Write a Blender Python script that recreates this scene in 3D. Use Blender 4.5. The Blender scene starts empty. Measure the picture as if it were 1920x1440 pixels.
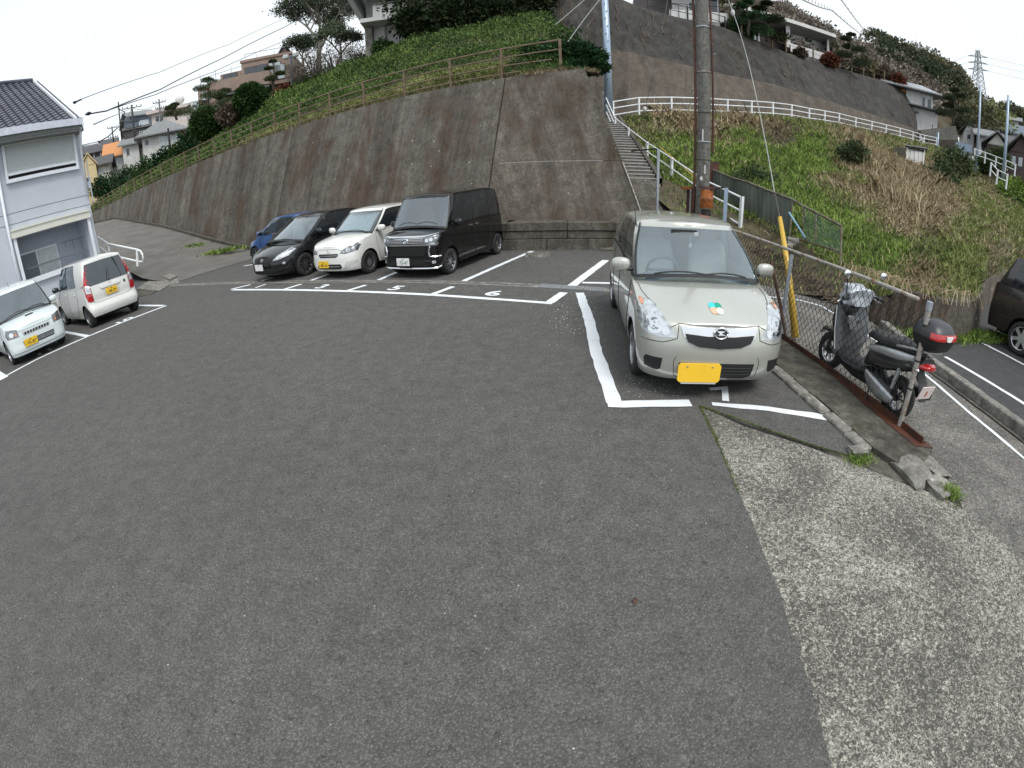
import bpy, bmesh, math, random
import numpy as np
from mathutils import Vector, Matrix
from mathutils.bvhtree import BVHTree
random.seed(7)
RNG = np.random.default_rng(11)
SC = bpy.context.scene
COL = SC.collection
rad = math.radians
# ---------------------------------------------------------------- camera (wide action-camera lens)
K1, K3 = 1.12024716, -0.04936013        # view angle = K1*r + K3*r^3, r = 1 at the picture's side
PITCH, ROLL, CAMH = 0.44807447, 0.04351293, 1.98
def lens_rot(d):
 c, s = math.cos(ROLL), math.sin(ROLL)
 x, y, z = c*d[0]+s*d[2], d[1], -s*d[0]+c*d[2]
 c, s = math.cos(PITCH), math.sin(PITCH)
 return Vector((x, c*y+s*z, -s*y+c*z))
cam_d = bpy.data.cameras.new('camera')
cam = bpy.data.objects.new('camera', cam_d)
COL.objects.link(cam)
R_, U_, B_ = lens_rot((1, 0, 0)), lens_rot((0, 0, 1)), -lens_rot((0, 1, 0))
cam.matrix_world = Matrix(((R_[0], U_[0], B_[0], 0), (R_[1], U_[1], B_[1], 0), (R_[2], U_[2], B_[2], CAMH), (0, 0, 0, 1)))
cam_d.type = 'PANO'
cam_d.panorama_type = 'FISHEYE_LENS_POLYNOMIAL'
cam_d.sensor_width = 36.0
cam_d.sensor_height = 27.0
cam_d.fisheye_fov = math.pi
cam_d.fisheye_polynomial_k0 = 0.0
cam_d.fisheye_polynomial_k1 = -K1/18.0
cam_d.fisheye_polynomial_k2 = 0.0
cam_d.fisheye_polynomial_k3 = -K3/18.0**3
cam_d.fisheye_polynomial_k4 = 0.0
cam_d.clip_start = 0.05
cam_d.clip_end = 2000
SC.camera = cam
# ---------------------------------------------------------------- light: bright overcast day
W = bpy.data.worlds.new('World'); SC.world = W; W.use_nodes = True
wt = W.node_tree; wt.nodes.clear()
wo = wt.nodes.new('ShaderNodeOutputWorld'); bg = wt.nodes.new('ShaderNodeBackground')
sky = wt.nodes.new('ShaderNodeTexSky'); sky.sky_type = 'NISHITA'; sky.sun_disc = False
SUN_EL, SUN_AZ = rad(58), rad(150)
sky.sun_elevation = SUN_EL; sky.sun_rotation = SUN_AZ; sky.dust_density = 3.0
hs = wt.nodes.new('ShaderNodeHueSaturation'); hs.inputs['Saturation'].default_value = 0.25; hs.inputs['Value'].default_value = 0.10
wt.links.new(sky.outputs[0], hs.inputs['Color'])
mx = wt.nodes.new('ShaderNodeMixRGB'); mx.inputs[0].default_value = 0.82
wt.links.new(hs.outputs[0], mx.inputs[1])
# cloud deck: broad soft variation of a white overcast
tc = wt.nodes.new('ShaderNodeTexCoord'); nz = wt.nodes.new('ShaderNodeTexNoise'); nz.inputs['Scale'].default_value = 1.6; nz.inputs['Detail'].default_value = 4
wt.links.new(tc.outputs['Generated'], nz.inputs['Vector'])
cr = wt.nodes.new('ShaderNodeValToRGB')
cr.color_ramp.elements[0].position = .3; cr.color_ramp.elements[0].color = (.70, .775, .83, 1)
cr.color_ramp.elements[1].position = .7; cr.color_ramp.elements[1].color = (.79, .835, .865, 1)
wt.links.new(nz.outputs['Fac'], cr.inputs[0]); wt.links.new(cr.outputs[0], mx.inputs[2])
wt.links.new(mx.outputs[0], bg.inputs[0]); bg.inputs[1].default_value = 0.9
wt.links.new(bg.outputs[0], wo.inputs[0])
sd = bpy.data.lights.new('sun', 'SUN'); sd.energy = 1.35; sd.angle = rad(22); sd.color = (1, .97, .92)
so = bpy.data.objects.new('sun', sd); COL.objects.link(so)
sdir = Vector((math.sin(SUN_AZ)*math.cos(SUN_EL), math.cos(SUN_AZ)*math.cos(SUN_EL), math.sin(SUN_EL)))
so.rotation_euler = sdir.to_track_quat('Z', 'Y').to_euler()
so.location = (0, 0, 30)
vs = SC.view_settings
SC.display_settings.display_device = 'sRGB'
vs.view_transform = 'Standard'; vs.look = 'None'; vs.gamma = 1; vs.use_curve_mapping = False
vs.exposure = 0.72
SC.cycles.use_denoising = True
SC.cycles.max_bounces = 6; SC.cycles.transparent_max_bounces = 24
SC.cycles.diffuse_bounces = 3; SC.cycles.glossy_bounces = 3
# ---------------------------------------------------------------- pixel <-> place helpers (photo pixels, 1920x1440)
def ray(px, py):
 x = (px-960)/960.; y = (720-py)/960.
 r = math.hypot(x, y)+1e-9
 th = K1*r+K3*r**3
 return lens_rot((math.sin(th)*x/r, math.cos(th), math.sin(th)*y/r))
CP = Vector((0, 0, CAMH))
def g(px, py, z=0.0):
 d = ray(px, py); return CP+d*((z-CAMH)/d.z)
def at(px, py, dist):
 d = ray(px, py); return CP+d*(dist/math.hypot(d.x, d.y))
def onp(px, py, p0, n):
 d = ray(px, py); n = Vector(n); return CP+d*((Vector(p0)-CP).dot(n)/d.dot(n))
# ---------------------------------------------------------------- object helpers
def tag(o, label=None, cat=None, group=None, kind=None):
 if label: o['label'] = label
 if cat: o['category'] = cat
 if group: o['group'] = group
 if kind: o['kind'] = kind
 return o
def thing(name, label, cat, loc=(0, 0, 0), rz=0.0, group=None):
 o = bpy.data.objects.new(name, None); COL.objects.link(o)
 o.empty_display_size = .2
 o.location = loc; o.rotation_euler = (0, 0, rz)
 o['_m'] = 1
 del o['_m']
 MW[o.name] = Matrix.Translation(Vector(loc)) @ Matrix.Rotation(rz, 4, 'Z')
 return tag(o, label, cat, group)
MW = {}
def copy_thing(o, loc=None, rz=None, label=None, parent=None):
 c = o.copy(); COL.objects.link(c)
 if parent is not None: c.parent = parent
 if loc is not None: c.location = loc
 if rz is not None: c.rotation_euler = (0, 0, rz)
 if label: c['label'] = label
 for ch in list(o.children):
  copy_thing(ch, parent=c)
 return c
class MB:
 def __init__(s): s.v = []; s.f = []; s.mi = []
 def _add(s, vs_, fs, mi=0):
  b = len(s.v); s.v.extend([tuple(p) for p in vs_])
  for f in fs: s.f.append([b+i for i in f]); s.mi.append(mi)
  return s
 def box(s, c, size, rot=None, bev=0.0, mi=0):
  hx, hy, hz = size[0]/2, size[1]/2, size[2]/2
  c = Vector(c)
  if bev <= 0:
   P = [Vector((x*hx, y*hy, z*hz)) for z in (-1, 1) for y in (-1, 1) for x in (-1, 1)]
   F = [(0, 2, 3, 1), (4, 5, 7, 6), (0, 1, 5, 4), (2, 6, 7, 3), (0, 4, 6, 2), (1, 3, 7, 5)]
  else:
   b = min(bev, hx*.9, hy*.9, hz*.9)
   def ring(ix, iy, z): return [Vector((sx*(hx-(ix if k else 0)), 0, z)) for sx in () for k in ()]
   P = []
   def oct_(ax, ay, z, cb):
    return [Vector((ax-cb, -ay, z)), Vector((ax, -ay+cb, z)), Vector((ax, ay-cb, z)), Vector((ax-cb, ay, z)),
      Vector((-ax+cb, ay, z)), Vector((-ax, ay-cb, z)), Vector((-ax, -ay+cb, z)), Vector((-ax+cb, -ay, z))]
   P = oct_(hx-b, hy-b, -hz, b*.4)+oct_(hx, hy, -hz+b, b)+oct_(hx, hy, hz-b, b)+oct_(hx-b, hy-b, hz, b*.4)
   F = [tuple(range(7, -1, -1)), tuple(range(24, 32))]
   for l in range(3):
    for i in range(8):
     j = (i+1) % 8; F.append((l*8+i, l*8+j, l*8+8+j, l*8+8+i))
  if rot is not None: P = [rot @ p for p in P]
  return s._add([c+p for p in P], F, mi)
 def tube(s, pts, r, n=8, cap=True, mi=0):
  pts = [Vector(p) for p in pts]; m = len(pts)
  rs = r if isinstance(r, (list, tuple)) else [r]*m
  V = []; F = []
  prev = None
  for i, p in enumerate(pts):
   t = (pts[min(i+1, m-1)]-pts[max(i-1, 0)])
   if t.length < 1e-9: t = Vector((0, 0, 1))
   t.normalize()
   a = Vector((0, 0, 1)) if abs(t.z) < .9 else Vector((1, 0, 0))
   if prev is not None: a = prev
   u = (a-t*a.dot(t))
   if u.length < 1e-6: u = Vector((0, 1, 0)).cross(t)
   u.normalize(); w = t.cross(u); prev = u
   for k in range(n):
    q = 2*math.pi*k/n; V.append(p+(u*math.cos(q)+w*math.sin(q))*rs[i])
  for i in range(m-1):
   for k in range(n):
    F.append((i*n+k, i*n+(k+1) % n, (i+1)*n+(k+1) % n, (i+1)*n+k))
  if cap: F.append(tuple(range(n-1, -1, -1))); F.append(tuple((m-1)*n+k for k in range(n)))
  return s._add(V, F, mi)
 def lathe(s, prof, c=(0, 0, 0), axis='Y', n=28, mi=0, closed=False):
  # prof: list of (radius, offset along axis)
  c = Vector(c); V = []; F = []; m = len(prof)
  for i, (r, h) in enumerate(prof):
   for k in range(n):
    q = 2*math.pi*k/n; a, b = r*math.cos(q), r*math.sin(q)
    V.append(c+(Vector((a, h, b)) if axis == 'Y' else Vector((a, b, h)) if axis == 'Z' else Vector((h, a, b))))
  for i in range(m-1 if not closed else m):
   i2 = (i+1) % m
   for k in range(n):
    F.append((i*n+k, i*n+(k+1) % n, i2*n+(k+1) % n, i2*n+k))
  return s._add(V, F, mi)
 def poly(s, pts, mi=0): return s._add(pts, [tuple(range(len(pts)))], mi)
 def prism(s, pts, h, mi=0):
  # pts: bottom loop, h: extrusion vector
  h = Vector(h); n = len(pts); V = [Vector(p) for p in pts]+[Vector(p)+h for p in pts]
  F = [tuple(range(n-1, -1, -1)), tuple(range(n, 2*n))]+[(i, (i+1) % n, n+(i+1) % n, n+i) for i in range(n)]
  return s._add(V, F, mi)
 def grid(s, G, mi=0, flip=False):
  a, b = len(G), len(G[0]); V = [p for row in G for p in row]; F = []
  for i in range(a-1):
   for j in range(b-1):
    f = (i*b+j, i*b+j+1, (i+1)*b+j+1, (i+1)*b+j); F.append(f[::-1] if flip else f)
  return s._add(V, F, mi)
 def blob(s, c, r, seg=12, rings=8, rot=None, pw=1.0, mi=0):
  V = []; F = []
  for i in range(rings+1):
   a = math.pi*i/rings
   for k in range(seg):
    q = 2*math.pi*k/seg
    def sp(v): return math.copysign(abs(v)**pw, v)
    p = Vector((r[0]*sp(math.sin(a))*sp(math.cos(q)), r[1]*sp(math.sin(a))*sp(math.sin(q)), r[2]*sp(math.cos(a))))
    if rot is not None: p = rot @ p
    V.append(Vector(c)+p)
  for i in range(rings):
   for k in range(seg): F.append((i*seg+k, (i+1)*seg+k, (i+1)*seg+(k+1) % seg, i*seg+(k+1) % seg))
  return s._add(V, F, mi)
 def build(s, name, mats, parent=None, smooth=False, world=False, sharp=None, weld=False):
  me = bpy.data.meshes.new(name)
  V = s.v
  if world and parent is not None:
   q_ = parent
   while q_.name not in MW: q_ = q_.parent
   inv = MW[q_.name].inverted(); V = [tuple(inv @ Vector(p)) for p in V]
  me.from_pydata([tuple(p) for p in V], [], s.f)
  if not isinstance(mats, (list, tuple)): mats = [mats]
  for m in mats: me.materials.append(m)
  if len(mats) > 1: me.polygons.foreach_set('material_index', s.mi)
  if weld:
   bm = bmesh.new(); bm.from_mesh(me); bmesh.ops.remove_doubles(bm, verts=bm.verts, dist=1e-4)
   bmesh.ops.recalc_face_normals(bm, faces=bm.faces); bm.to_mesh(me); bm.free()
  if smooth:
   me.polygons.foreach_set('use_smooth', [True]*len(me.polygons))
   if sharp: me.set_sharp_from_angle(angle=rad(sharp))
  me.update()
  o = bpy.data.objects.new(name, me); COL.objects.link(o)
  if parent is not None: o.parent = parent
  return o
def obj_mesh(name, me, parent=None):
 o = bpy.data.objects.new(name, me); COL.objects.link(o)
 if parent is not None: o.parent = parent
 return o
def np_mesh(name, V, F, mat, parent=None, smooth=False):
 """V (n,3) float, F (m,k) int: all faces with k corners"""
 me = bpy.data.meshes.new(name); n, m, k = len(V), len(F), F.shape[1]
 me.vertices.add(n); me.vertices.foreach_set('co', np.asarray(V, np.float32).ravel())
 me.loops.add(m*k); me.loops.foreach_set('vertex_index', F.astype(np.int32).ravel())
 me.polygons.add(m); me.polygons.foreach_set('loop_start', np.arange(0, m*k, k, dtype=np.int32))
 me.polygons.foreach_set('loop_total', np.full(m, k, np.int32))
 if smooth: me.polygons.foreach_set('use_smooth', np.ones(m, bool))
 me.update(calc_edges=True); me.materials.append(mat)
 return obj_mesh(name, me, parent)
def text_mb(txt, size, bold=0.0):
 cu = bpy.data.curves.new('t', 'FONT'); cu.body = txt; cu.size = size; cu.align_x = 'CENTER'; cu.align_y = 'CENTER'
 cu.offset = bold; cu.resolution_u = 3
 o = bpy.data.objects.new('t', cu); COL.objects.link(o)
 dg = bpy.context.evaluated_depsgraph_get(); me = bpy.data.meshes.new_from_object(o.evaluated_get(dg))
 V = [v.co.copy() for v in me.vertices]; F = [tuple(p.vertices) for p in me.polygons]
 bpy.data.objects.remove(o); bpy.data.curves.remove(cu); bpy.data.meshes.remove(me)
 return V, F
# ---------------------------------------------------------------- materials
def nodes(name):
 m = bpy.data.materials.new(name); m.use_nodes = True; t = m.node_tree
 b = t.nodes['Principled BSDF']; return m, t, b
def N(t, typ, **kw):
 n = t.nodes.new(typ)
 for k, v in kw.items():
  if k in n.inputs.keys(): n.inputs[k].default_value = v
  else: setattr(n, k, v)
 return n
def c4(c): return (c[0], c[1], c[2], 1)
def coords(t, scale=(1, 1, 1), rot=(0, 0, 0), kind='Object'):
 tcn = t.nodes.new('ShaderNodeTexCoord'); mp = t.nodes.new('ShaderNodeMapping')
 mp.inputs['Scale'].default_value = scale; mp.inputs['Rotation'].default_value = rot
 t.links.new(tcn.outputs[kind], mp.inputs['Vector']); return mp.outputs[0]
def ramp(t, fac, stops):
 r = t.nodes.new('ShaderNodeValToRGB'); e = r.color_ramp.elements
 while len(e) < len(stops): e.new(.5)
 for i, (p, c) in enumerate(stops): e[i].position = p; e[i].color = c4(c) if len(c) == 3 else c
 t.links.new(fac, r.inputs[0]); return r.outputs[0]
def mixc(t, fac, a, b, mode='MIX'):
 m = t.nodes.new('ShaderNodeMixRGB'); m.blend_type = mode
 for i, x in ((0, fac), (1, a), (2, b)):
  if isinstance(x, (int, float)): m.inputs[i].default_value = x
  elif isinstance(x, tuple): m.inputs[i].default_value = c4(x)
  else: t.links.new(x, m.inputs[i])
 return m.outputs[0]
def noise(t, vec, scale, detail=4, rough=.55, dist=0):
 n = N(t, 'ShaderNodeTexNoise', Scale=scale, Detail=detail, Roughness=rough, Distortion=dist); t.links.new(vec, n.inputs['Vector']); return n.outputs['Fac']
def bump(t, b, h, strength=.3, dist=.01):
 n = N(t, 'ShaderNodeBump', Strength=strength, Distance=dist); t.links.new(h, n.inputs['Height']); t.links.new(n.outputs[0], b.inputs['Normal'])
G3 = (0, 0, 0)
def plain(name, col, rough=.5, metal=0, coat=0, var=.12, scale=8, bmp=0, spec=None, streak=False, kind='Object'):
 m, t, b = nodes(name)
 v = coords(t, (1, 1, .25) if streak else (1, 1, 1), kind=kind)
 f = noise(t, v, scale, 5)
 lo = tuple(x*(1-var) for x in col); hi = tuple(min(1, x*(1+var)) for x in col)
 t.links.new(ramp(t, f, [(.3, lo), (.7, hi)]), b.inputs['Base Color'])
 b.inputs['Roughness'].default_value = rough; b.inputs['Metallic'].default_value = metal
 b.inputs['Coat Weight'].default_value = coat; b.inputs['Coat Roughness'].default_value = .04
 if spec is not None: b.inputs['Specular IOR Level'].default_value = spec
 if bmp: bump(t, b, noise(t, v, scale*6, 4), bmp, .01)
 return m
def glassy(name, tint, refl=.06, alpha=.5, rough=.02):
 """thin pane: tinted see-through plus mirror reflection by angle"""
 m, t, b = nodes(name); t.nodes.remove(b)
 o = t.nodes['Material Output']; tr = N(t, 'ShaderNodeBsdfTransparent'); tr.inputs[0].default_value = c4(tint)
 di = N(t, 'ShaderNodeBsdfPrincipled'); di.inputs['Base Color'].default_value = (.02, .025, .03, 1); di.inputs['Roughness'].default_value = .05
 gl = N(t, 'ShaderNodeBsdfGlossy'); gl.inputs['Roughness'].default_value = rough; gl.inputs['Color'].default_value = (.9, .96, 1, 1)
 ge = N(t, 'ShaderNodeNewGeometry'); dp = N(t, 'ShaderNodeVectorMath', operation='DOT_PRODUCT'); t.links.new(ge.outputs['Normal'], dp.inputs[0]); t.links.new(ge.outputs['Incoming'], dp.inputs[1])
 ab = N(t, 'ShaderNodeMath', operation='ABSOLUTE'); t.links.new(dp.outputs['Value'], ab.inputs[0])
 om = N(t, 'ShaderNodeMath', operation='SUBTRACT'); om.inputs[0].default_value = 1.0; t.links.new(ab.outputs[0], om.inputs[1])
 pw = N(t, 'ShaderNodeMath', operation='POWER'); pw.inputs[1].default_value = 4.0; t.links.new(om.outputs[0], pw.inputs[0])
 ma = N(t, 'ShaderNodeMath', operation='MULTIPLY_ADD'); ma.inputs[1].default_value = .9; ma.inputs[2].default_value = refl; ma.use_clamp = True
 t.links.new(pw.outputs[0], ma.inputs[0])
 m0 = N(t, 'ShaderNodeMixShader'); m0.inputs[0].default_value = 1-alpha; t.links.new(tr.outputs[0], m0.inputs[1]); t.links.new(di.outputs[0], m0.inputs[2])
 mm = N(t, 'ShaderNodeMixShader'); t.links.new(ma.outputs[0], mm.inputs[0]); t.links.new(m0.outputs[0], mm.inputs[1]); t.links.new(gl.outputs[0], mm.inputs[2])
 t.links.new(mm.outputs[0], o.inputs[0]); return m
def paint(name, col, metal=0.0, rough=.28, dirt=.08):
 m, t, b = nodes(name); v = coords(t)
 f = noise(t, v, 2.2, 5); lo = tuple(x*(1-dirt) for x in col)
 t.links.new(ramp(t, f, [(.35, lo), (.65, col)]), b.inputs['Base Color'])
 b.inputs['Metallic'].default_value = metal; b.inputs['Roughness'].default_value = rough
 b.inputs['Coat Weight'].default_value = 1.0; b.inputs['Coat Roughness'].default_value = .03
 return m
def rusty(name, base, rust=(.16, .05, .02), amt=.5, scale=5, rough=.6, metal=.3):
 m, t, b = nodes(name); v = coords(t)
 f = noise(t, v, scale, 6, .65)
 c = ramp(t, f, [(amt-.08, rust), (amt+.08, base)])
 c2 = mixc(t, .5, c, ramp(t, noise(t, v, 40, 3), [(.3, (.5, .5, .5)), (.7, (1, 1, 1))]), 'MULTIPLY')
 t.links.new(c2, b.inputs['Base Color']); b.inputs['Roughness'].default_value = rough; b.inputs['Metallic'].default_value = metal
 bump(t, b, f, .3, .004); return m
M = {}
def mats():
 # asphalt
 def asphalt(name, a, bcol, lite):
  m, t, b = nodes(name); v = coords(t)
  big = noise(t, v, .55, 5, .6); mid = noise(t, v, 6, 4, .6)
  c = mixc(t, big, a, bcol)
  c = mixc(t, .55, c, ramp(t, mid, [(.3, (.62, .62, .62)), (.7, (1.15, 1.15, 1.15))]), 'MULTIPLY')
  vo = N(t, 'ShaderNodeTexVoronoi', Scale=75.0); t.links.new(v, vo.inputs['Vector'])
  vo2 = N(t, 'ShaderNodeTexVoronoi', Scale=34.0); t.links.new(v, vo2.inputs['Vector'])
  gr = ramp(t, vo.outputs['Distance'], [(.12, (1.35, 1.35, 1.33)), (.5, (.6, .6, .6))])
  c = mixc(t, .75, c, gr, 'MULTIPLY')
  pits = ramp(t, noise(t, v, 30, 6, .8, 1.0), [(.30, (.12, .12, .12)), (.44, (.95, .95, .95)), (.56, (1.0, 1.0, 1.0)), (.70, (1.55, 1.53, 1.5))])
  c = mixc(t, .9, c, pits, 'MULTIPLY')
  gm = ramp(t, noise(t, v, 70, 4, .75, 1.2), [(.30, (.35, .35, .35)), (.5, (1, 1, 1)), (.7, (1.5, 1.5, 1.48))])
  c = mixc(t, .8, c, gm, 'MULTIPLY')
  # sparse pale stones
  wn = N(t, 'ShaderNodeTexWhiteNoise'); t.links.new(vo2.outputs['Color'], wn.inputs['Vector'])
  st = ramp(t, wn.outputs['Value'], [(.988, (0, 0, 0)), (.993, (1, 1, 1))])
  sm = ramp(t, vo2.outputs['Distance'], [(.10, (1, 1, 1)), (.2, (0, 0, 0))])
  c = mixc(t, mixc(t, 1.0, st, sm, 'MULTIPLY'), c, lite)
  t.links.new(c, b.inputs['Base Color']); b.inputs['Roughness'].default_value = .88; b.inputs['Specular IOR Level'].default_value = .3
  h = mixc(t, .5, vo.outputs['Distance'], noise(t, v, 26, 5, .7, .6), 'MIX')
  bump(t, b, h, .7, .012); return m
 M['asphalt'] = asphalt('asphalt', (.109, .105, .101), (.155, .149, .143), (.5, .49, .46))
 M['asphalt_low'] = asphalt('asphalt_lower', (.075, .075, .077), (.095, .094, .095), (.3, .3, .3))
 # exposed aggregate concrete
 def aggregate(name, dark, mid, lite, mixpos=(.42, .52, .62), worm=1.0):
  m, t, b = nodes(name); v = coords(t)
  vo = N(t, 'ShaderNodeTexVoronoi', Scale=62.0); t.links.new(v, vo.inputs['Vector'])
  n1 = noise(t, v, 48, 4, .7, 1.2); big = noise(t, v, 1.1, 5, .65, .4)
  s = N(t, 'ShaderNodeMath', operation='MULTIPLY_ADD'); s.inputs[1].default_value = .36; t.links.new(big, s.inputs[0]); t.links.new(n1, s.inputs[2])
  s2 = N(t, 'ShaderNodeMath', operation='SUBTRACT'); t.links.new(s.outputs[0], s2.inputs[0]); s2.inputs[1].default_value = .18
  c = ramp(t, s2.outputs[0], [(mixpos[0], dark), (mixpos[1], mid), (mixpos[2], lite)])
  c = mixc(t, .5, c, ramp(t, vo.outputs['Distance'], [(.1, (1.2, 1.2, 1.18)), (.55, (.55, .55, .55))]), 'MULTIPLY')
  t.links.new(c, b.inputs['Base Color']); b.inputs['Roughness'].default_value = .9; b.inputs['Specular IOR Level'].default_value = .25
  bump(t, b, mixc(t, .5, vo.outputs['Distance'], n1), .8, .012); return m
 M['agg'] = aggregate('aggregate_concrete', (.085, .081, .074), (.165, .156, .137), (.50, .475, .41), (.41, .50, .63))
 M['ramp'] = aggregate('ramp_concrete', (.08, .078, .074), (.18, .17, .155), (.38, .36, .32), (.38, .52, .68))
 # stained concrete of the big retaining wall
 def wallc(name, base, lite, darkc, rust, rustamt=.62, sc=1.0, lean=(0, 0)):
  m, t, b = nodes(name); v = coords(t); vs_ = coords(t, (1, 1, .10))
  if lean != (0, 0):   # grain runs down the sloping face
   sp = N(t, 'ShaderNodeSeparateXYZ'); t.links.new(coords(t), sp.inputs[0]); cb = N(t, 'ShaderNodeCombineXYZ')
   for i_, k_ in enumerate(lean):
    mm_ = N(t, 'ShaderNodeMath', operation='MULTIPLY_ADD'); mm_.inputs[1].default_value = -k_; t.links.new(sp.outputs[2], mm_.inputs[0]); t.links.new(sp.outputs[i_], mm_.inputs[2]); t.links.new(mm_.outputs[0], cb.inputs[i_])
   mz_ = N(t, 'ShaderNodeMath', operation='MULTIPLY'); mz_.inputs[1].default_value = .07; t.links.new(sp.outputs[2], mz_.inputs[0]); t.links.new(mz_.outputs[0], cb.inputs[2]); vs_ = cb.outputs[0]
  big = noise(t, v, .45*sc, 6, .7); st = noise(t, vs_, 1.3*sc, 7, .75, .5); fine = noise(t, v, 14, 6, .75); st2 = noise(t, vs_, 5*sc, 6, .8, .4); blot = noise(t, v, 2.6*sc, 6, .75)
  c = mixc(t, ramp(t, big, [(.3, G3), (.7, (1, 1, 1))]), base, lite)
  c = mixc(t, ramp(t, st, [(.36, (.8, .8, .8)), (.60, G3)]), c, darkc)
  c = mixc(t, ramp(t, st2, [(.34, (.5, .5, .5)), (.50, G3)]), c, darkc); c = mixc(t, .7, c, ramp(t, blot, [(.34, (.55, .54, .52)), (.5, (1, 1, 1)), (.68, (1.35, 1.35, 1.33))]), 'MULTIPLY')
  rz = N(t, 'ShaderNodeMath', operation='MULTIPLY'); t.links.new(noise(t, coords(t, (1, 1, .35)), .55*sc, 5, .7, .5), rz.inputs[0]); rz.inputs[1].default_value = 1.0
  rmask = ramp(t, rz.outputs[0], [(rustamt-.03, G3), (rustamt+.07, (.9, .9, .9))])
  c = mixc(t, mixc(t, 1.0, rmask, ramp(t, fine, [(.38, G3), (.6, (1, 1, 1))]), 'MULTIPLY'), c, rust)
  c = mixc(t, .75, c, ramp(t, fine, [(.32, (.42, .42, .42)), (.66, (1.35, 1.35, 1.35))]), 'MULTIPLY')
  # small lime specks
  vo = N(t, 'ShaderNodeTexVoronoi', Scale=3.1); t.links.new(v, vo.inputs['Vector'])
  wn = N(t, 'ShaderNodeTexWhiteNoise'); t.links.new(vo.outputs['Color'], wn.inputs['Vector'])
  k = mixc(t, 1.0, ramp(t, wn.outputs['Value'], [(.8, G3), (.82, (1, 1, 1))]), ramp(t, vo.outputs['Distance'], [(.05, (1, 1, 1)), (.09, G3)]), 'MULTIPLY')
  c = mixc(t, k, c, (.5, .49, .45))
  t.links.new(c, b.inputs['Base Color']); b.inputs['Roughness'].default_value = .93; b.inputs['Specular IOR Level'].default_value = .2
  bump(t, b, fine, .6, .03); return m
 M['wall'] = wallc('retaining_concrete', (.122, .110, .095), (.168, .154, .134), (.060, .050, .041), (.062, .032, .017), .55, 1.0, (.181, .340))
 M['wall_r'] = wallc('retaining_concrete_pale', (.140, .125, .105), (.190, .172, .147), (.078, .067, .055), (.055, .030, .016), .52, 1.0, (-.25, .31))
 M['upwall'] = wallc('upper_wall_concrete', (.115, .098, .082), (.135, .118, .098), (.085, .072, .06), (.09, .075, .06), .6, .5)
 M['shot'] = wallc('shotcrete_dark', (.06, .055, .05), (.085, .078, .07), (.03, .028, .027), (.04, .042, .042), .5, .6)
 M['conc'] = wallc('old_concrete', (.24, .23, .21), (.32, .31, .28), (.15, .14, .125), (.12, .09, .05), .66, 3)
 M['conc_dk'] = wallc('ledge_concrete', (.115, .105, .088), (.15, .14, .118), (.055, .05, .042), (.05, .04, .025), .6, 2)
 M['drive'] = plain('driveway_concrete', (.125, .117, .105), .92, var=.22, scale=1.1, bmp=.5)
 def road_paint(name, wear):
  m, t, b = nodes(name); v = coords(t)
  f = noise(t, v, 22, 6, .75)
  c = ramp(t, f, [(wear-.04, (.15, .15, .15)), (wear+.05, (.74, .77, .80))])
  c = mixc(t, .35, c, ramp(t, noise(t, v, 5, 4), [(.3, (.75, .75, .76)), (.7, (1, 1, 1))]), 'MULTIPLY')
  t.links.new(c, b.inputs['Base Color']); b.inputs['Roughness'].default_value = .75; bump(t, b, f, .4, .004); return m
 M['line'] = road_paint('road_paint', .345); M['line_new'] = road_paint('road_paint_new', .325)
 M['black'] = plain('black_plastic', (.018, .018, .019), .45, spec=.4); M['rubber'] = plain('rubber', (.022, .022, .022), .8, bmp=.2)
 M['dark'] = plain('dark_void', (.008, .008, .008), .9)
 M['chrome'] = plain('chrome', (.75, .76, .78), .12, 1.0, var=.04); M['alloy'] = plain('alloy', (.52, .53, .55), .28, 1.0, var=.08)
 M['alloy_dk'] = plain('alloy_dark', (.07, .07, .075), .35, .6)
 M['whitepaint'] = plain('white_rail_paint', (.78, .80, .82), .45, var=.1, scale=5); M['greysteel'] = plain('galvanised', (.42, .45, .50), .4, .5, var=.15, scale=6)
 M['rust'] = rusty('rusted_steel', (.06, .034, .026), (.125, .045, .026), .5); M['rustpipe'] = rusty('rusting_pipe', (.42, .40, .37), (.25, .11, .05), .42, 9)
 M['brownrail'] = rusty('brown_rail', (.20, .145, .095), (.13, .075, .04), .45, 6, .65, 0)
 M['orange_rust'] = rusty('orange_rust', (.42, .13, .03), (.2, .06, .02), .45, 14)
 M['mesh'] = plain('mesh_wire', (.018, .017, .016), .6, .2)
 M['pole'] = wallc('pole_concrete', (.17, .165, .15), (.20, .195, .18), (.12, .115, .105), (.1, .08, .05), .7, 3)
 M['steelpole'] = plain('pale_steel_pole', (.33, .42, .53), .4, .3, var=.08)
 M['yellow'] = rusty('yellow_guard', (.62, .40, .06), (.35, .2, .06), .30, 7, .5, 0)
 M['earth'] = plain('bare_earth', (.085, .055, .035), .95, var=.5, scale=5, bmp=.8)
 M['wire'] = plain('cable_black', (.03, .03, .03), .6); M['wire_grey'] = plain('wire_steel', (.35, .35, .33), .4, .6)
 M['cream'] = plain('cream_metal', (.66, .66, .58), .5, var=.05)
 M['shutter'] = plain('shutter_metal', (.50, .54, .55), .45, var=.04); M['whitetrim'] = plain('white_trim', (.74, .77, .82), .45, var=.05)
 M['tile'] = plain('roof_tile', (.10, .105, .135), .32, var=.35, scale=2.5); M['soffit'] = plain('soffit', (.16, .17, .165), .7)
 M['houseglass'] = glassy('house_glass', (.25, .3, .3), .12, .3); M['curtain'] = plain('curtain', (.55, .58, .58), .8)
 M['stonewhite'] = plain('white_stucco', (.58, .58, .57), .85, var=.12, scale=1.5, streak=True)
 M['brownwall'] = plain('brown_stucco', (.27, .20, .165), .85, var=.1, scale=1.5); M['pinkwall'] = plain('pale_pink_stucco', (.55, .49, .46), .85, var=.1)
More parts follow.
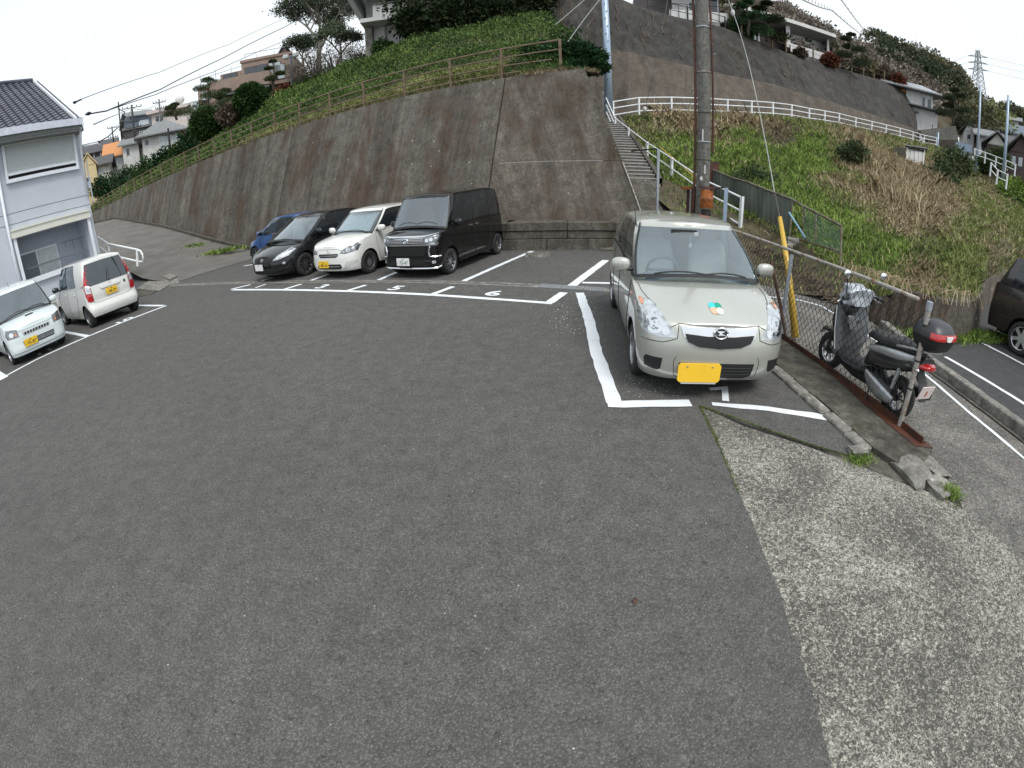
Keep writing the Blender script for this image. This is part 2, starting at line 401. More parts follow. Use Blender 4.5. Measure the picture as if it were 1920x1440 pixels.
 M['yellowwall'] = plain('yellow_stucco', (.62, .50, .28), .85); M['darkroof'] = plain('dark_roof', (.055, .052, .055), .55, var=.3, scale=3)
 M['greyroof'] = plain('grey_roof', (.16, .165, .17), .5, var=.3, scale=3); M['orangeroof'] = plain('orange_roof', (.50, .22, .08), .7, var=.2)
 M['bluewall'] = plain('slate_cladding', (.12, .15, .19), .7); M['redbrown'] = plain('redbrown_wood', (.16, .06, .04), .7, var=.2)
 M['brownclad'] = plain('brown_cladding', (.085, .06, .055), .7, var=.2); M['orange'] = plain('orange_board', (.55, .20, .04), .6, var=.15)
 M['bluesheet'] = plain('blue_sheet', (.28, .36, .47), .6); M['darkwin'] = glassy('dark_window', (.1, .12, .13), .10, .1)
 M['bark'] = plain('bark', (.10, .085, .065), .95, var=.4, scale=12, bmp=.6); M['palebark'] = plain('pale_bark', (.24, .22, .19), .9, var=.3, scale=9, bmp=.3)
 M['platew'] = plain('plate_white', (.75, .75, .74), .4, var=.02); M['platey'] = plain('plate_yellow', (.80, .50, .03), .4, var=.02)
 M['ink_green'] = plain('plate_green', (.02, .12, .06), .5); M['ink'] = plain('plate_ink', (.02, .02, .02), .5)
 M['red_lens'] = plain('red_lens', (.42, .012, .015), .12, coat=1, var=.15); M['orange_lens'] = plain('orange_lens', (.55, .22, .10), .15, coat=1, var=.1)
 M['lamp'] = plain('lamp_glass', (.50, .53, .55), .10, .55, 1, var=.35, scale=14); M['lamp_dark'] = plain('lamp_glass_dark', (.20, .21, .22), .10, .6, 1, var=.4, scale=14)
 M['silverpart'] = plain('satin_silver', (.45, .46, .47), .3, .6)
 # foliage: colour by place noise and by face
 def leaf(name, cols, scale=.5, fine=9, rough=.75, trans=.25):
  m, t, b = nodes(name); v = coords(t)
  f1 = noise(t, v, scale, 4, .6); f2 = noise(t, v, fine, 3, .7)
  ma = N(t, 'ShaderNodeMath', operation='MULTIPLY_ADD'); ma.inputs[1].default_value = .8; t.links.new(f2, ma.inputs[0]); t.links.new(f1, ma.inputs[2])
  mb = N(t, 'ShaderNodeMath', operation='SUBTRACT'); t.links.new(ma.outputs[0], mb.inputs[0]); mb.inputs[1].default_value = .4
  n = len(cols); c = ramp(t, mb.outputs[0], [(.25+.5*i/max(1, n-1), x) for i, x in enumerate(cols)])
  t.links.new(c, b.inputs['Base Color']); b.inputs['Roughness'].default_value = rough; b.inputs['Specular IOR Level'].default_value = .15
  b.inputs['Subsurface Weight'].default_value = 0
  return m
 M['leaf'] = leaf
 M['juniper'] = leaf('juniper_leaf', [(.028, .052, .018), (.060, .105, .030), (.115, .175, .045), (.17, .235, .07)], .8, 4)
 M['juniper_dk'] = leaf('juniper_dark_leaf', [(.012, .03, .012), (.02, .055, .02), (.035, .085, .03)], .8, 7)
 M['grass'] = leaf('grass_green', [(.085, .13, .032), (.155, .235, .052), (.24, .335, .08), (.32, .41, .12)], .6, 7)
 M['grassmix'] = leaf('grass_mixed', [(.10, .14, .045), (.18, .23, .07), (.27, .30, .11), (.37, .36, .17)], .7, 6)
 M['straw'] = leaf('straw', [(.18, .14, .085), (.33, .26, .16), (.47, .38, .25), (.56, .47, .33)], .8, 6)
 M['brush'] = leaf('brown_brush', [(.06, .046, .034), (.12, .09, .068), (.20, .155, .12)], 1.0, 6)
 M['bush'] = leaf('bush_leaf', [(.015, .035, .010), (.03, .065, .016), (.05, .095, .025)], 1.2, 9)
 M['pine'] = leaf('pine_leaf', [(.03, .045, .022), (.06, .085, .038), (.12, .14, .065)], 1.0, 9)
 M['treeleaf'] = leaf('tree_leaf', [(.045, .062, .042), (.09, .12, .075), (.16, .19, .125)], .8, 7)
 M['darkleaf'] = leaf('dark_evergreen_leaf', [(.008, .014, .006), (.016, .028, .010), (.035, .05, .016)], .8, 7)
 M['forest'] = leaf('forest_leaf', [(.05, .06, .034), (.10, .105, .058), (.17, .16, .095), (.21, .18, .13)], .07, 1.6); M['hilldark'] = leaf('hill_evergreen', [(.025, .038, .022), (.05, .066, .036), (.09, .105, .06)], .1, 2)
 M['forest_gray'] = leaf('bare_twig_crown', [(.12, .10, .082), (.21, .18, .15), (.29, .26, .22)], .12, 2)
 M['red_shrub'] = leaf('red_shrub_leaf', [(.07, .028, .02), (.14, .05, .03), (.2, .09, .05)], 1.5, 9)
 M['soil'] = plain('slope_soil', (.075, .062, .035), .95, var=.6, scale=3, bmp=.8)
 M['moss'] = leaf('moss', [(.05, .06, .02), (.09, .12, .03), (.14, .17, .05)], 4, 30)
mats()
# ================================================================ GROUND
def jitter_poly(P, step=.12, amp=.012, seed=1, keep=()):
 rnd = random.Random(seed); out = []
 for i in range(len(P)):
  a, b = Vector(P[i]), Vector(P[(i+1) % len(P)]); L = (b-a).length
  if i in keep or L > 14: out.append(a); continue
  n = max(1, int(L/step))
  for k in range(n):
   p = a.lerp(b, k/n)
   if k: p += Vector((rnd.uniform(-amp, amp), rnd.uniform(-amp, amp), 0))
   out.append(p)
 return out
def sheet(name, P, z, th, mat, label=None, kind='structure', parent=None):
 mb = MB(); mb.prism([Vector((p[0], p[1], z-th)) for p in P], (0, 0, th))
 o = mb.build(name, mat, parent)
 bm = bmesh.new(); bm.from_mesh(o.data); bmesh.ops.triangulate(bm, faces=[f for f in bm.faces if len(f.verts) > 4]); bm.to_mesh(o.data); bm.free()
 return tag(o, label, kind=kind) if kind else o
# concrete ramp and forecourt: everything low and flat around the lot
mb = MB(); mb.poly([(-160, -60, -.06), (240, -60, -.06), (240, 240, -.06), (-160, 240, -.06)][::1])
base = tag(mb.build('ground', M['earth']), 'brown earth under and around the parking lot', kind='structure')
E_apron = [g(1312, 760), g(1346, 830), g(1372, 895), g(1400, 957), g(1440, 1057), g(1472, 1145), g(1503, 1240), g(1535, 1340), g(1560, 1440)]
edgeA = [(1.72, 3.50)]+[(p.x, p.y) for p in E_apron[1:]]+[(1.20, -.3), (1.15, -8)]
sheet('ramp_concrete', [(3.5, -8), (5.2, -8), (5.26, 1.5), (5.36, 3.0), (5.55, 4.3), (5.78, 5.0), (6.1, 5.9), (6.2, 6.7), (5.9, 7.6), (5.0, 8.4), (4.6, 10.5), (4.3, 12.3), (3.0, 12.6), (3.55, 9), (3.55, 2.0), (3.35, 1.62), (3.5, .5)], -.012, .06, M['ramp'],
      'grey pebbly concrete ramp beyond the chain-link fence')
apr = [(edgeA[i][0], edgeA[i][1]) for i in range(len(edgeA))]+[(3.5, -8), (3.5, .5), (3.36, 1.62), (3.22, 1.85), (2.98, 2.07), (2.70, 2.40), (2.38, 2.74), (2.0, 3.08)]
sheet('concrete_apron', apr, -.008, .05, M['agg'], 'pale worn pebbly concrete apron in the lower right foreground')
sheet('concrete_patch', [(2.55, 2.6), (2.95, 2.05), (3.3, 1.6), (3.72, 1.7), (3.75, 2.7), (2.9, 2.85)], -.018, .05, M['conc_dk'], 'stained concrete between the broken kerb end and the ramp')
# asphalt lot with a rough edge
lot = [(1.72, 3.50)]+[(x, y) for x, y in edgeA[1:]]+[(-30, -8), (-30, 3), (-17, 12.5), (-13.2, 12.6), (-12.3, 12.55), (-11.5, 13.2), (-11.3, 14.6), (-10.6, 16.6), (-9.6, 17.9), (-5, 15.4), (0.0, 12.6), (2.9, 12.3), (3.02, 12.0), (2.93, 4.3), (2.95, 3.4), (2.96, 2.46),
       (2.78, 2.44), (2.40, 2.79), (2.02, 3.12)]
P3 = [Vector((x, y, 0)) for x, y in lot]
P3 = jitter_poly(P3, .09, .012, 3)
sheet('parking_lot', P3, 0.0, .045, M['asphalt'], 'rough grey asphalt of the parking lot')
PL = bpy.data.objects['parking_lot']
# kerb-side strip between the lot and the fence
strip = sheet('fence_strip', jitter_poly([Vector(p+(0,)) for p in [(3.03, 12.0), (3.03, 2.5), (3.12, 2.22), (3.4, 2.2), (3.70, 2.36), (3.70, 12.2)]], .15, .012, 5), .035, .12, M['conc_dk'], 'brown stained concrete strip carrying the chain-link fence')
# painted lines, parts of the lot
def line_strip(P, w, name='painted_line', z=.004, mat=None, parent=PL, seed=0, jag=.006):
 """polyline of xy with width w, ragged edges"""
 rnd = random.Random(seed); L_, R2 = [], []
 Q = []
 for i in range(len(P)-1):
  a, b = Vector(P[i]), Vector(P[i+1]); n = max(1, int((b-a).length/.12))
  for k in range(n): Q.append(a.lerp(b, k/n))
 Q.append(Vector(P[-1]))
 ww = w if isinstance(w, (list, tuple)) else (w, w)
 for i, p in enumerate(Q):
  t = (Q[min(i+1, len(Q)-1)]-Q[max(i-1, 0)]).normalized(); nn = Vector((-t.y, t.x))
  f = ww[0]+(ww[1]-ww[0])*i/max(1, len(Q)-1)
  L_.append(p+nn*(f/2+rnd.uniform(-jag, jag))); R2.append(p-nn*(f/2+rnd.uniform(-jag, jag)))
 mb = MB(); mb.grid([[(p.x, p.y, z) for p in L_], [(p.x, p.y, z) for p in R2]], flip=False)
 o = mb.build(name, mat or M['line'], parent)
 return o
def xy(px, py): p = g(px, py); return (p.x, p.y)
def ptl(a, b, w=.11, **k): return line_strip([xy(*a), xy(*b)], w, **k)
# row along the big wall
front = [xy(437, 543.5), xy(531, 543.6), xy(649, 546), xy(808, 553), xy(920, 560.5), xy(1036, 569)]
line_strip(front, .12, seed=1)
bdiv = [((433, 543), (470, 534)), ((533, 543), (565, 533)), ((650, 546), (686, 535)), ((809, 553), (850, 538)), ((1030, 568), (1057, 549))]
for i, (a, b) in enumerate(bdiv): ptl(a, b, .12 if i < 4 else .15, seed=10+i, z=.0072)
bd2 = [((490, 527), (512, 520)), ((583, 526), (617, 514)), ((710, 525), (750, 508)), ((870, 527), (998, 471)), ((1072, 536), (1136, 488))]
for i, (a, b) in enumerate(bd2): ptl(a, b, .12 if i < 4 else .17, seed=20+i)
ptl((1092, 530.5), (1150, 531.5), .13, seed=31, z=.0072)
ptl((457, 498.5), (492, 494), .12, seed=32)
# bay of the silver car
line_strip([(1.235, 7.62), xy(1106, 605), xy(1118, 660), (.93, 3.62)], .145, mat=M['line_new'], seed=40, jag=.007)
line_strip([(.86, 3.60), xy(1295, 757)], .125, mat=M['line_new'], seed=41, z=.0075, jag=.01)
line_strip([xy(1335, 758), xy(1440, 767), (2.92, 3.10)], (.07, .12), mat=M['line_new'], seed=42, jag=.008)
# row by the house
line_strip([(-11.9, 1.6), xy(0, 711), xy(71, 673), xy(166, 630.5), xy(312, 573)], .12, seed=50)
ptl((306, 573.5), (253, 573), .12, seed=51, z=.0072); ptl((166, 631), (118, 622), .12, seed=52, z=.0072); ptl((8, 710), (-20, 690), .2, seed=53, z=.0072)
# bay numbers
def number(txt, c, ang, size, sx=1.0, parent=PL, mat=None, z=.0085):
 V, F = text_mb(txt, size, .012*size/.4)
 mb = MB(); ca, sa = math.cos(ang), math.sin(ang)
 mb._add([(c[0]+ca*v.x*sx-sa*v.y, c[1]+sa*v.x*sx+ca*v.y, z) for v in V], F)
 o = mb.build('bay_number', mat or M['line'], parent); return o
bang = math.atan2(-.401, .916)
for txt, c in (('1', (488, 537)), ('3', (604, 538)), ('5', (742, 541)), ('6', (925, 551))): number(txt, xy(*c), bang, .46, 1.25)
number('7', (2.06, 3.66), 0.05, .40, 1.1, mat=M['line_new'])
lang = math.atan2(.931, .364)
number('10', xy(232, 602), lang, .42, 1.3); number('11', xy(84, 660), lang, .42, 1.3)
# drain channel across the lot
chn = [xy(300, 536), xy(380, 532.5), xy(520, 529), xy(700, 527.5), xy(880, 530.5), xy(1000, 535.5), xy(1060, 539), xy(1150, 545)]
ch = line_strip(chn, .24, name='drain_channel', z=.0028, mat=M['conc'], parent=PL, seed=60, jag=.01)
line_strip(chn[:6], .03, name='channel_joint', z=.0056, mat=M['dark'], parent=PL, seed=61, jag=.012)
# steel gratings at its right end
gd = (Vector(chn[7])-Vector(chn[5])).normalized(); gn = Vector((-gd.y, gd.x))
for k in range(3):
 c0 = Vector(chn[5])+gd*(.12+k*.42)
 mb = MB(); ang = math.atan2(gd.y, gd.x); Rm = Matrix.Rotation(ang, 3, 'Z')
 c3 = c0+gd*.2
 for s in (-1, 1): mb.box((c3.x+gn.x*s*.105, c3.y+gn.y*s*.105, .008), (.40, .02, .014), Rm)
 for q in range(9):
  cc = c0+gd*(.02+q*.045); mb.box((cc.x, cc.y, .007), (.014, .19, .012), Rm)
 mb.build('drain_grating', M['greysteel'], PL)
# concrete wheel stop
p = g(1008, 482)
t = thing('wheel_stop', 'low pale concrete wheel stop alone at the back of the empty bay 6', 'wheel stop', (p.x, p.y, 0), bang*.35)
mb = MB()
for i, (a, b) in enumerate([(-.30, .30)]):
 mb.prism([(a, -.075, 0), (b, -.075, 0), (b, .075, 0), (a, .075, 0)], (0, 0, .07)); mb.prism([(a+.01, -.055, .07), (b-.01, -.055, .07), (b-.01, .055, .07), (a+.01, .055, .07)], (0, 0, .04))
mb.build('stop_block', M['conc'], t)
# lower parking area to the right
sheet('lower_parking_lot', [(5.30, -8), (5.42, 2), (5.60, 4.5), (6.05, 5.6), (6.4, 5.85), (7.0, 5.25), (8.2, 5.4), (9.6, 6.1), (12.5, 7.9), (16, 9.2), (30, 6), (30, -8)], -.004, .05, M['asphalt_low'], 'smooth grey asphalt of the neighbouring car park on the right')
LP = bpy.data.objects['lower_parking_lot']
line_strip([(6.36, -4), (6.37, 2.9), (6.33, 4.40)], .09, parent=LP, seed=70, z=.002)
line_strip([(8.22, -4), (8.2, 4.0), (8.15, 4.95)], .09, parent=LP, seed=71, z=.002)
RC = bpy.data.objects['ramp_concrete']
wl = [(4.86, -6), (4.90, 2.02), (5.02, 2.93), xy(1725, 693), xy(1600, 610), xy(1541, 573)]
line_strip(wl, .055, parent=RC, seed=72, z=-.007, name='white_edge_line')
line_strip([xy(1541, 573), xy(1500, 562), xy(1433, 554.5)], .06, parent=RC, seed=73, z=-.007, name='white_edge_line')
# kerb between ramp and lower lot with a gutter
t = thing('kerb', 'grey concrete kerb with a dark gutter between the ramp and the right-hand car park', 'kerb', (5.5, 3, 0))
kl = [(5.16, -6), (5.22, 1.5), (5.33, 3.0), (5.52, 4.3), (5.75, 5.0), (6.0, 5.7)]
for i in range(len(kl)-1):
 a, b = Vector(kl[i]), Vector(kl[i+1]); n = max(1, int((b-a).length/.62))
 for k in range(n):
  p, q = a.lerp(b, k/n), a.lerp(b, (k+1)/n); d = (q-p); L = d.length; ang = math.atan2(d.y, d.x); m_ = (p+q)/2; nn = Vector((-d.y, d.x)).normalized()
  mb = MB(); c = m_-nn*.12; mb.box((c.x, c.y, .03), (L-.008, .15, .17), Matrix.Rotation(ang, 3, 'Z'), .012); mb.build('kerb_block', M['conc'], t, world=True)
line_strip([(x+.0, y) for x, y in kl], .11, name='gutter', z=.0035, mat=M['conc_dk'], parent=None, seed=75)
o = bpy.data.objects['gutter']; o.parent = t; o.data.transform(MW[t.name].inverted())
# kerb stones along the right side of the lot
t = thing('kerb_stones', 'row of weathered kerb stones between the asphalt and the fence strip', 'kerb', (2.97, 3.5, 0))
y = 2.50; k = 0
while y < 7.6:
 L = .30+.12*((k*37) % 5)/5; mb = MB()
 mb.box((2.955+.008*math.sin(k*2.1), y+L/2, -.012+.004*math.sin(k*3.3)), (.135, L-.014, .10), Matrix.Rotation(.02*math.sin(k*1.7), 3, 'Z'), .016); mb.build('kerb_stone', M['conc'], t, world=True); y += L; k += 1
def rock(c, r, seed, mat, name, parent=None, rz=0, flat=.0):
 rnd = random.Random(seed); bm = bmesh.new(); bmesh.ops.create_icosphere(bm, subdivisions=3, radius=1)
 ph = [rnd.uniform(0, 6) for _ in range(6)]
 for v in bm.verts:
  p = v.co.normalized(); d = 1+.14*math.sin(3*p.x+ph[0])*math.cos(2.6*p.y+ph[1])+.10*math.sin(6*p.z+ph[2]+3*p.x)+.06*math.sin(11*p.y+ph[3])*math.sin(9*p.x)
  q = [math.copysign(min(abs(c_)*1.25, .86), c_) for c_ in p]
  v.co = Vector((q[0]*r[0]*d, q[1]*r[1]*d, q[2]*r[2]*d))
 bmesh.ops.rotate(bm, verts=bm.verts, cent=(0, 0, 0), matrix=Matrix.Rotation(rz, 3, 'Z'))
 bmesh.ops.translate(bm, verts=bm.verts, vec=c)
 me = bpy.data.meshes.new(name); bm.to_mesh(me); bm.free(); me.materials.append(mat)
 for p_ in me.polygons: p_.use_smooth = True
 me.set_sharp_from_angle(angle=rad(38))
 return obj_mesh(name, me, parent)
for (c, r, rz, lab) in [((3.20, 2.14, -.02), (.15, .20, .085), .5, 'squared lump of broken grey concrete at the end of the fence strip'),
      ((3.33, 1.90, -.02), (.15, .14, .06), -.4, 'smooth hump of broken concrete nearest the camera beside the pebbly ramp'),
      ((3.50, 2.16, -.02), (.12, .18, .05), .3, 'low rough concrete lump beside the foot of the end fence post')]:
 o = rock(c, r, int(c[1]*100), M['conc'], 'concrete_rubble'); tag(o, lab, 'rubble', 'broken concrete at the end of the fence strip')
o = rock((2.86, 2.52, .02), (.11, .06, .035), 9, M['conc'], 'kerb_fragment'); tag(o, 'pale broken end piece of kerb stone at the tip of the asphalt wedge', 'kerb stone')
# fallen leaf and small litter
p = g(1190, 1130)
mb = MB(); G_ = []
for i in range(7):
 u = i/6; w = .009*math.sin(math.pi*u)**.8+.0004; G_.append([(p.x+(u-.5)*.008+s*w, p.y+(u-.5)*.055, .006+.010*abs(s)+.004*math.sin(u*5)) for s in (-1, -.4, 0, .4, 1)])
mb.grid(G_); o = mb.build('fallen_leaf', plain('dry_leaf', (.16, .075, .045), .7, var=.3, scale=40), smooth=True); tag(o, 'single dry brown leaf lying on the open asphalt', 'leaf')
# scattered pale chips near bay 6 corner and over the asphalt (uncountable)
mb = MB(); rnd = random.Random(5)
def chip(x, y, s):
 a = rnd.uniform(0, 3.1); Rm = Matrix.Rotation(a, 3, 'Z'); mb.box((x, y, s*.35), (s, s*rnd.uniform(.5, .9), s*.6), Rm, s*.25)
for i in range(150):
 q = xy(rnd.gauss(1062, 26), rnd.gauss(590, 22)); chip(q[0], q[1], rnd.uniform(.006, .018))
for i in range(160):
 x, y_ = rnd.uniform(-9, 1.2), rnd.uniform(.4, 9); chip(x, y_, rnd.uniform(.003, .008)*(1+.05*y_))
for i in range(60):
 q = xy(rnd.uniform(1170, 1280), rnd.uniform(700, 745)); chip(q[0], q[1], rnd.uniform(.004, .012))
tag(mb.build('gravel_chips', plain('pale_chip', (.5, .48, .44), .8, var=.3)), 'pale stone chips scattered over the asphalt', kind='stuff')
# ================================================================ DRIVEWAY AND MAIN RETAINING WALL
NW = Vector((.47, .883, 0)).normalized(); DW = Vector((-.883, .47, 0)).normalized()   # wall normal (away from lot) and run (to the left)
def wall_pt(s, off, z): # s metres to the left of x=0 along the wall
 return DW*(s+7.0)+NW*off+Vector((0, 0, z))
# height of the driveway by the wall, s metres along it
def drv_z(s):
 import bisect
 X = [(-50, 0), (9.0, 0.0), (12, .12), (15.4, .6), (23, 1.85), (36, 3.6), (60, 4.7), (90, 5.2)]
 for (a, za), (b, zb) in zip(X, X[1:]):
  if s <= b: return za+(zb-za)*(s-a)/(b-a)
 return 5.2
BAT = .385
def wall_face(s, z):
 return wall_pt(s, 11.40+BAT*(z-.0), z)
ZT = 5.22
def wpanel(s0, s1, parent):
 G_ = []; ns = max(2, int((s1-s0)/.5));
 for i in range(ns+1):
  s = s0+(s1-s0)*i/ns; zb = min(drv_z(s)-.1, ZT-.3); row = []
  for k in range(9):
   z = zb+(ZT-zb)*k/8; p = wall_face(s, z); row.append(p)
  row.append(wall_pt(s, 11.40+BAT*ZT+.38, ZT)); row.append(wall_pt(s, 11.40+BAT*ZT+.38, ZT-.6))
  G_.append(row)
 mb = MB(); mb.grid(G_, flip=False)
 # closing sides of the panel so the joint reads as a groove
 for row in (G_[0], G_[-1]):
  n = len(row[:9]); mb._add(row[:9]+[p+NW*.25 for p in row[:9]], [(k, k+1, n+k+1, n+k) for k in range(8)])
 return mb.build('wall_panel', M['wall'], parent, world=True)
RW = thing('retaining_wall', 'tall sloping brown-grey retaining wall running along the back of the parking lot', 'wall', tuple(wall_face(8, 0)))
joints = [-.10, 10.25, 21.6, 33.0, 45, 58, 78]
for a, b in zip(joints, joints[1:]): wpanel(a+.035, b-.035, RW)
# dark backing seen in the joints
mb = MB(); mb.grid([[wall_face(s, z)+NW*.16 for z in (-.1, 5.0)] for s in (-.2, 20, 40, 78)]); mb.build('joint_filler', M['dark'], RW, world=True)
# right-hand panels, turned square to the lot
def rp(u, z, out=0.0):
 b0, b1 = wall_face(-.1, 0)+Vector((.02, 0, 0)), Vector((4.02, 12.05, 0))
 t0, t1 = wall_face(-.1, ZT)+Vector((.02, 0, 0)), Vector((2.46, 13.88, ZT))
 a, b = b0.lerp(b1, u), t0.lerp(t1, u); p = a.lerp(b, z/ZT); return Vector((p.x+out*.2, p.y-out, z))
def rpanel(z0, z1, out, name='wall_panel'):
 G_ = []
 for i in range(13):
  u = i/12; row = [rp(u, z0, -.2)]+[rp(u, z0+(z1-z0)*k/8, out) for k in range(9)]
  row += [rp(u, z1, -.38 if z1 >= ZT else -.2)]; G_.append(row)
 mb = MB(); mb.grid(G_, flip=True)
 r = G_[-1]; r0 = G_[0]
 for q, n_ in ((r, 1), (r0, 0)):
  back = [p+Vector((.25, .9, 0))*(1 if n_ else .3) for p in q]; n = len(q); mb._add(q+back, [(k, k+1, n+k+1, n+k) for k in range(n-1)])
 return mb.build(name, M['wall_r'], RW, world=True)
rpanel(-.1, 2.425, .003); rpanel(2.435, ZT, 0)
mb = MB(); mb.tube([rp(.995, z, .03) for z in (.2, 1.2, 2.4)], .022, 6); mb.build('rusty_edge_pipe', M['rustpipe'], RW, world=True)
# ledge blocks at the foot, behind bays 5 and 6
LB = thing('ledge_wall', 'low stepped block ledge at the foot of the retaining wall behind the empty bay', 'wall', (1.4, 12.4, 0))
def ledge_row(z0, z1, y_off, L, seed, depth):
 A, B = Vector((-3.2, 13.98)), Vector((0.0, 12.52)); C = Vector((3.3, 12.12))
 segs = [(A, B), (B, C)]; rnd = random.Random(seed)
 for a, b in segs:
  tot = (b-a).length; n = max(1, round(tot/L)); d = (b-a).normalized(); nn = Vector((-d.y, d.x)); ang = math.atan2(d.y, d.x)
  for k in range(n):
   c = a+d*(tot*(k+.5)/n)+nn*(y_off+depth/2)+nn*rnd.uniform(-.006, .006)
   mb = MB(); mb.box((c.x, c.y, (z0+z1)/2), (tot/n-.012, depth, z1-z0-.012), Matrix.Rotation(ang, 3, 'Z'), .012); mb.build('ledge_block', M['conc_dk'], LB, world=True)
ledge_row(-.02, .30, 0, .95, 1, .6); ledge_row(.30, .52, .035, 1.4, 2, .6); ledge_row(.52, .76, .0, 1.7, 3, 1.0)
# driveway climbing along the wall
G_ = []
for i in range(46):
 s = 9.2+i*1.0; row = []
 left = 5.0
 for k in range(9):
  w = k/8
  off = 11.40+BAT*drv_z(s)-.0-(left)*w if s > 9.5 else 11.4-(left)*w
  p = wall_pt(s, off, 0); z = drv_z(s-1.2*w)+.012
  row.append(Vector((p.x, p.y, z)))
 G_.append(row)
mb = MB(); mb.grid(G_, flip=True); tag(mb.build('driveway', M['drive'], None, smooth=True), 'worn concrete driveway climbing along the retaining wall behind the house', kind='structure')
# kerb under the wall beside the driveway
t = thing('driveway_kerb', 'low mossy concrete kerb between the driveway and the tall wall', 'kerb', tuple(wall_face(24, drv_z(24))))
s = 9.4
while s < 48:
 L = 1.2; mb = MB()
 a = wall_pt(s, 11.40+BAT*drv_z(s)-.28, drv_z(s)); b = wall_pt(s+L-.02, 11.40+BAT*drv_z(s+L)-.28, drv_z(s+L))
 n = NW*.16; u = Vector((0, 0, .15)); dz = Vector((0, 0, -.05))
 V = [a+dz, b+dz, b+n+dz, a+n+dz, a+u, b+u, b+n+u, a+n+u]
 mb._add(V, [(0, 3, 2, 1), (4, 5, 6, 7), (0, 1, 5, 4), (2, 3, 7, 6), (0, 4, 7, 3), (1, 2, 6, 5)]); mb.build('kerb_block', M['conc_dk'], t, world=True); s += L
# crumbled concrete steps and slab at the mouth of the driveway by the house
DS = thing('concrete_slabs', 'cracked concrete slabs at the mouth of the driveway beside the white railing', 'slab', (-12.2, 13.2, 0))
def slab(pix, z, th, mat='conc'):
 P = [g(x, y, z) for x, y in pix]; mb = MB(); mb.prism([Vector((p.x, p.y, z-th)) for p in P], (0, 0, th)); mb.build('slab', M[mat], DS, world=True)
slab([(256, 541), (300, 512), (333, 522), (336, 530), (318, 533), (300, 545)], .03, .06)
slab([(298, 513), (312, 509), (332, 517), (318, 524)], .09, .08); slab([(250, 551), (262, 543), (300, 538), (312, 535), (285, 551), (262, 556)], .02, .05, 'conc_dk')
# sunken area way between house and driveway
mb = MB(); P = [g(x, y, .01) for x, y in [(215, 560), (258, 545), (280, 522), (258, 505), (225, 490), (200, 500)]]
o = mb.poly(P).build('sunken_yard', plain('dark_concrete', (.045, .045, .04), .6, var=.4, scale=3)); tag(o, 'dark yard between the house and the driveway', kind='structure')  # flat sheet in a mottled dark grey
# brown railing along the wall top
RT = thing('wall_top_railing', 'brown painted pipe railing with four rails along the top of the retaining wall', 'railing', tuple(wall_pt(10, 13.6, ZT)))
def crest(s):
 if s < -.1: p = rp(min(1, (-.1-s)/2.62), ZT, -.18); return Vector((p.x, p.y, ZT))
 return wall_pt(s, 11.40+BAT*ZT+.2, ZT)
posts = []
for (px, py) in [(1051, 128), (941, 143), (846, 160), (759, 178), (683, 198), (620, 217), (564, 236), (517, 250)]:
 d = ray(px, py); best = min((abs(math.atan2(crest(s/50).x, crest(s/50).y)-math.atan2(d.x, d.y)), s/50) for s in range(-130, 1400)); posts.append(best[1])
st = posts[-1]-posts[-2]
while posts[-1] < 62: posts.append(posts[-1]+2.05)
for s in posts:
 p = crest(s); mb = MB(); mb.box(p+Vector((0, 0, .50)), (.065, .065, 1.12), Matrix.Rotation(math.atan2(DW.y, DW.x), 3, 'Z')); mb.build('post', M['brownrail'], RT, world=True)
for hgt in (.18, .44, .72, 1.02):
 pts = [crest(s)+Vector((0, 0, hgt)) for s in [posts[0]]+[q for q in posts[1:] if True]]
 if hgt in (.18, .44): pts = [crest(posts[0])+Vector((-.25, .1, hgt-.02))]+pts[1:]
 mb = MB(); mb.tube(pts, .024 if hgt < 1 else .03, 6); mb.build('rail', M['brownrail'], RT, world=True)
# short stub fence running up behind the bank's right end
t = thing('stub_fence', 'row of short weathered posts climbing behind the green bank', 'fence', tuple(at(1000, 80, 19)))
for i, (px, py, h) in enumerate([(1052, 95, .9), (1036, 78, .55), (1024, 72, .55), (1010, 66, .5), (998, 58, .5), (987, 50, .45), (980, 46, .45)]):
 p = at(px, py, 18+i*1.0); mb = MB(); mb.tube([p-Vector((0, 0, h)), p], .05, 6); mb.build('post', M['brownrail'], t, world=True)
# ================================================================ RIGHT SIDE: stairs, path, slope, upper walls
# guard-rail line (photo pixels of the post feet, distance)
GR = [(1150, 224, 25.6), (1198, 216, 26), (1259, 214, 27.2), (1364, 216, 30), (1409, 217.5, 31.6), (1449, 219, 33.4), (1484, 222, 35.5), (1517, 227.5, 37.5), (1546, 231, 39.6), (1573, 235, 41.8), (1604, 242, 44), (1634, 248, 46.5), (1661, 253.5, 49), (1687, 259, 51.5), (1711, 265, 54), (1732, 271, 56), (1755, 275, 58)]
GRP = [at(*q) for q in GR]
class TPS:
 def __init__(s, pts, lam=.02):
  A = np.array([tuple(p) for p in pts], float); s.X = A[:, :2]; n = len(A)
  D = np.linalg.norm(s.X[:, None]-s.X[None], axis=2); K = D  # biharmonic in 3D kernel r
  K = K+np.eye(n)*lam*0
  Pm = np.hstack([np.ones((n, 1)), s.X]); L = np.zeros((n+3, n+3)); L[:n, :n] = K-np.eye(n)*lam; L[:n, n:] = Pm; L[n:, :n] = Pm.T
  s.w = np.linalg.solve(L, np.concatenate([A[:, 2], np.zeros(3)]))
 def __call__(s, x, y):
  q = np.stack([np.asarray(x, float).ravel(), np.asarray(y, float).ravel()], 1)
  D = np.linalg.norm(q[:, None]-s.X[None], axis=2); n = len(s.X)
  return (D @ s.w[:n]+s.w[n]+q @ s.w[n+1:]).reshape(np.shape(x))
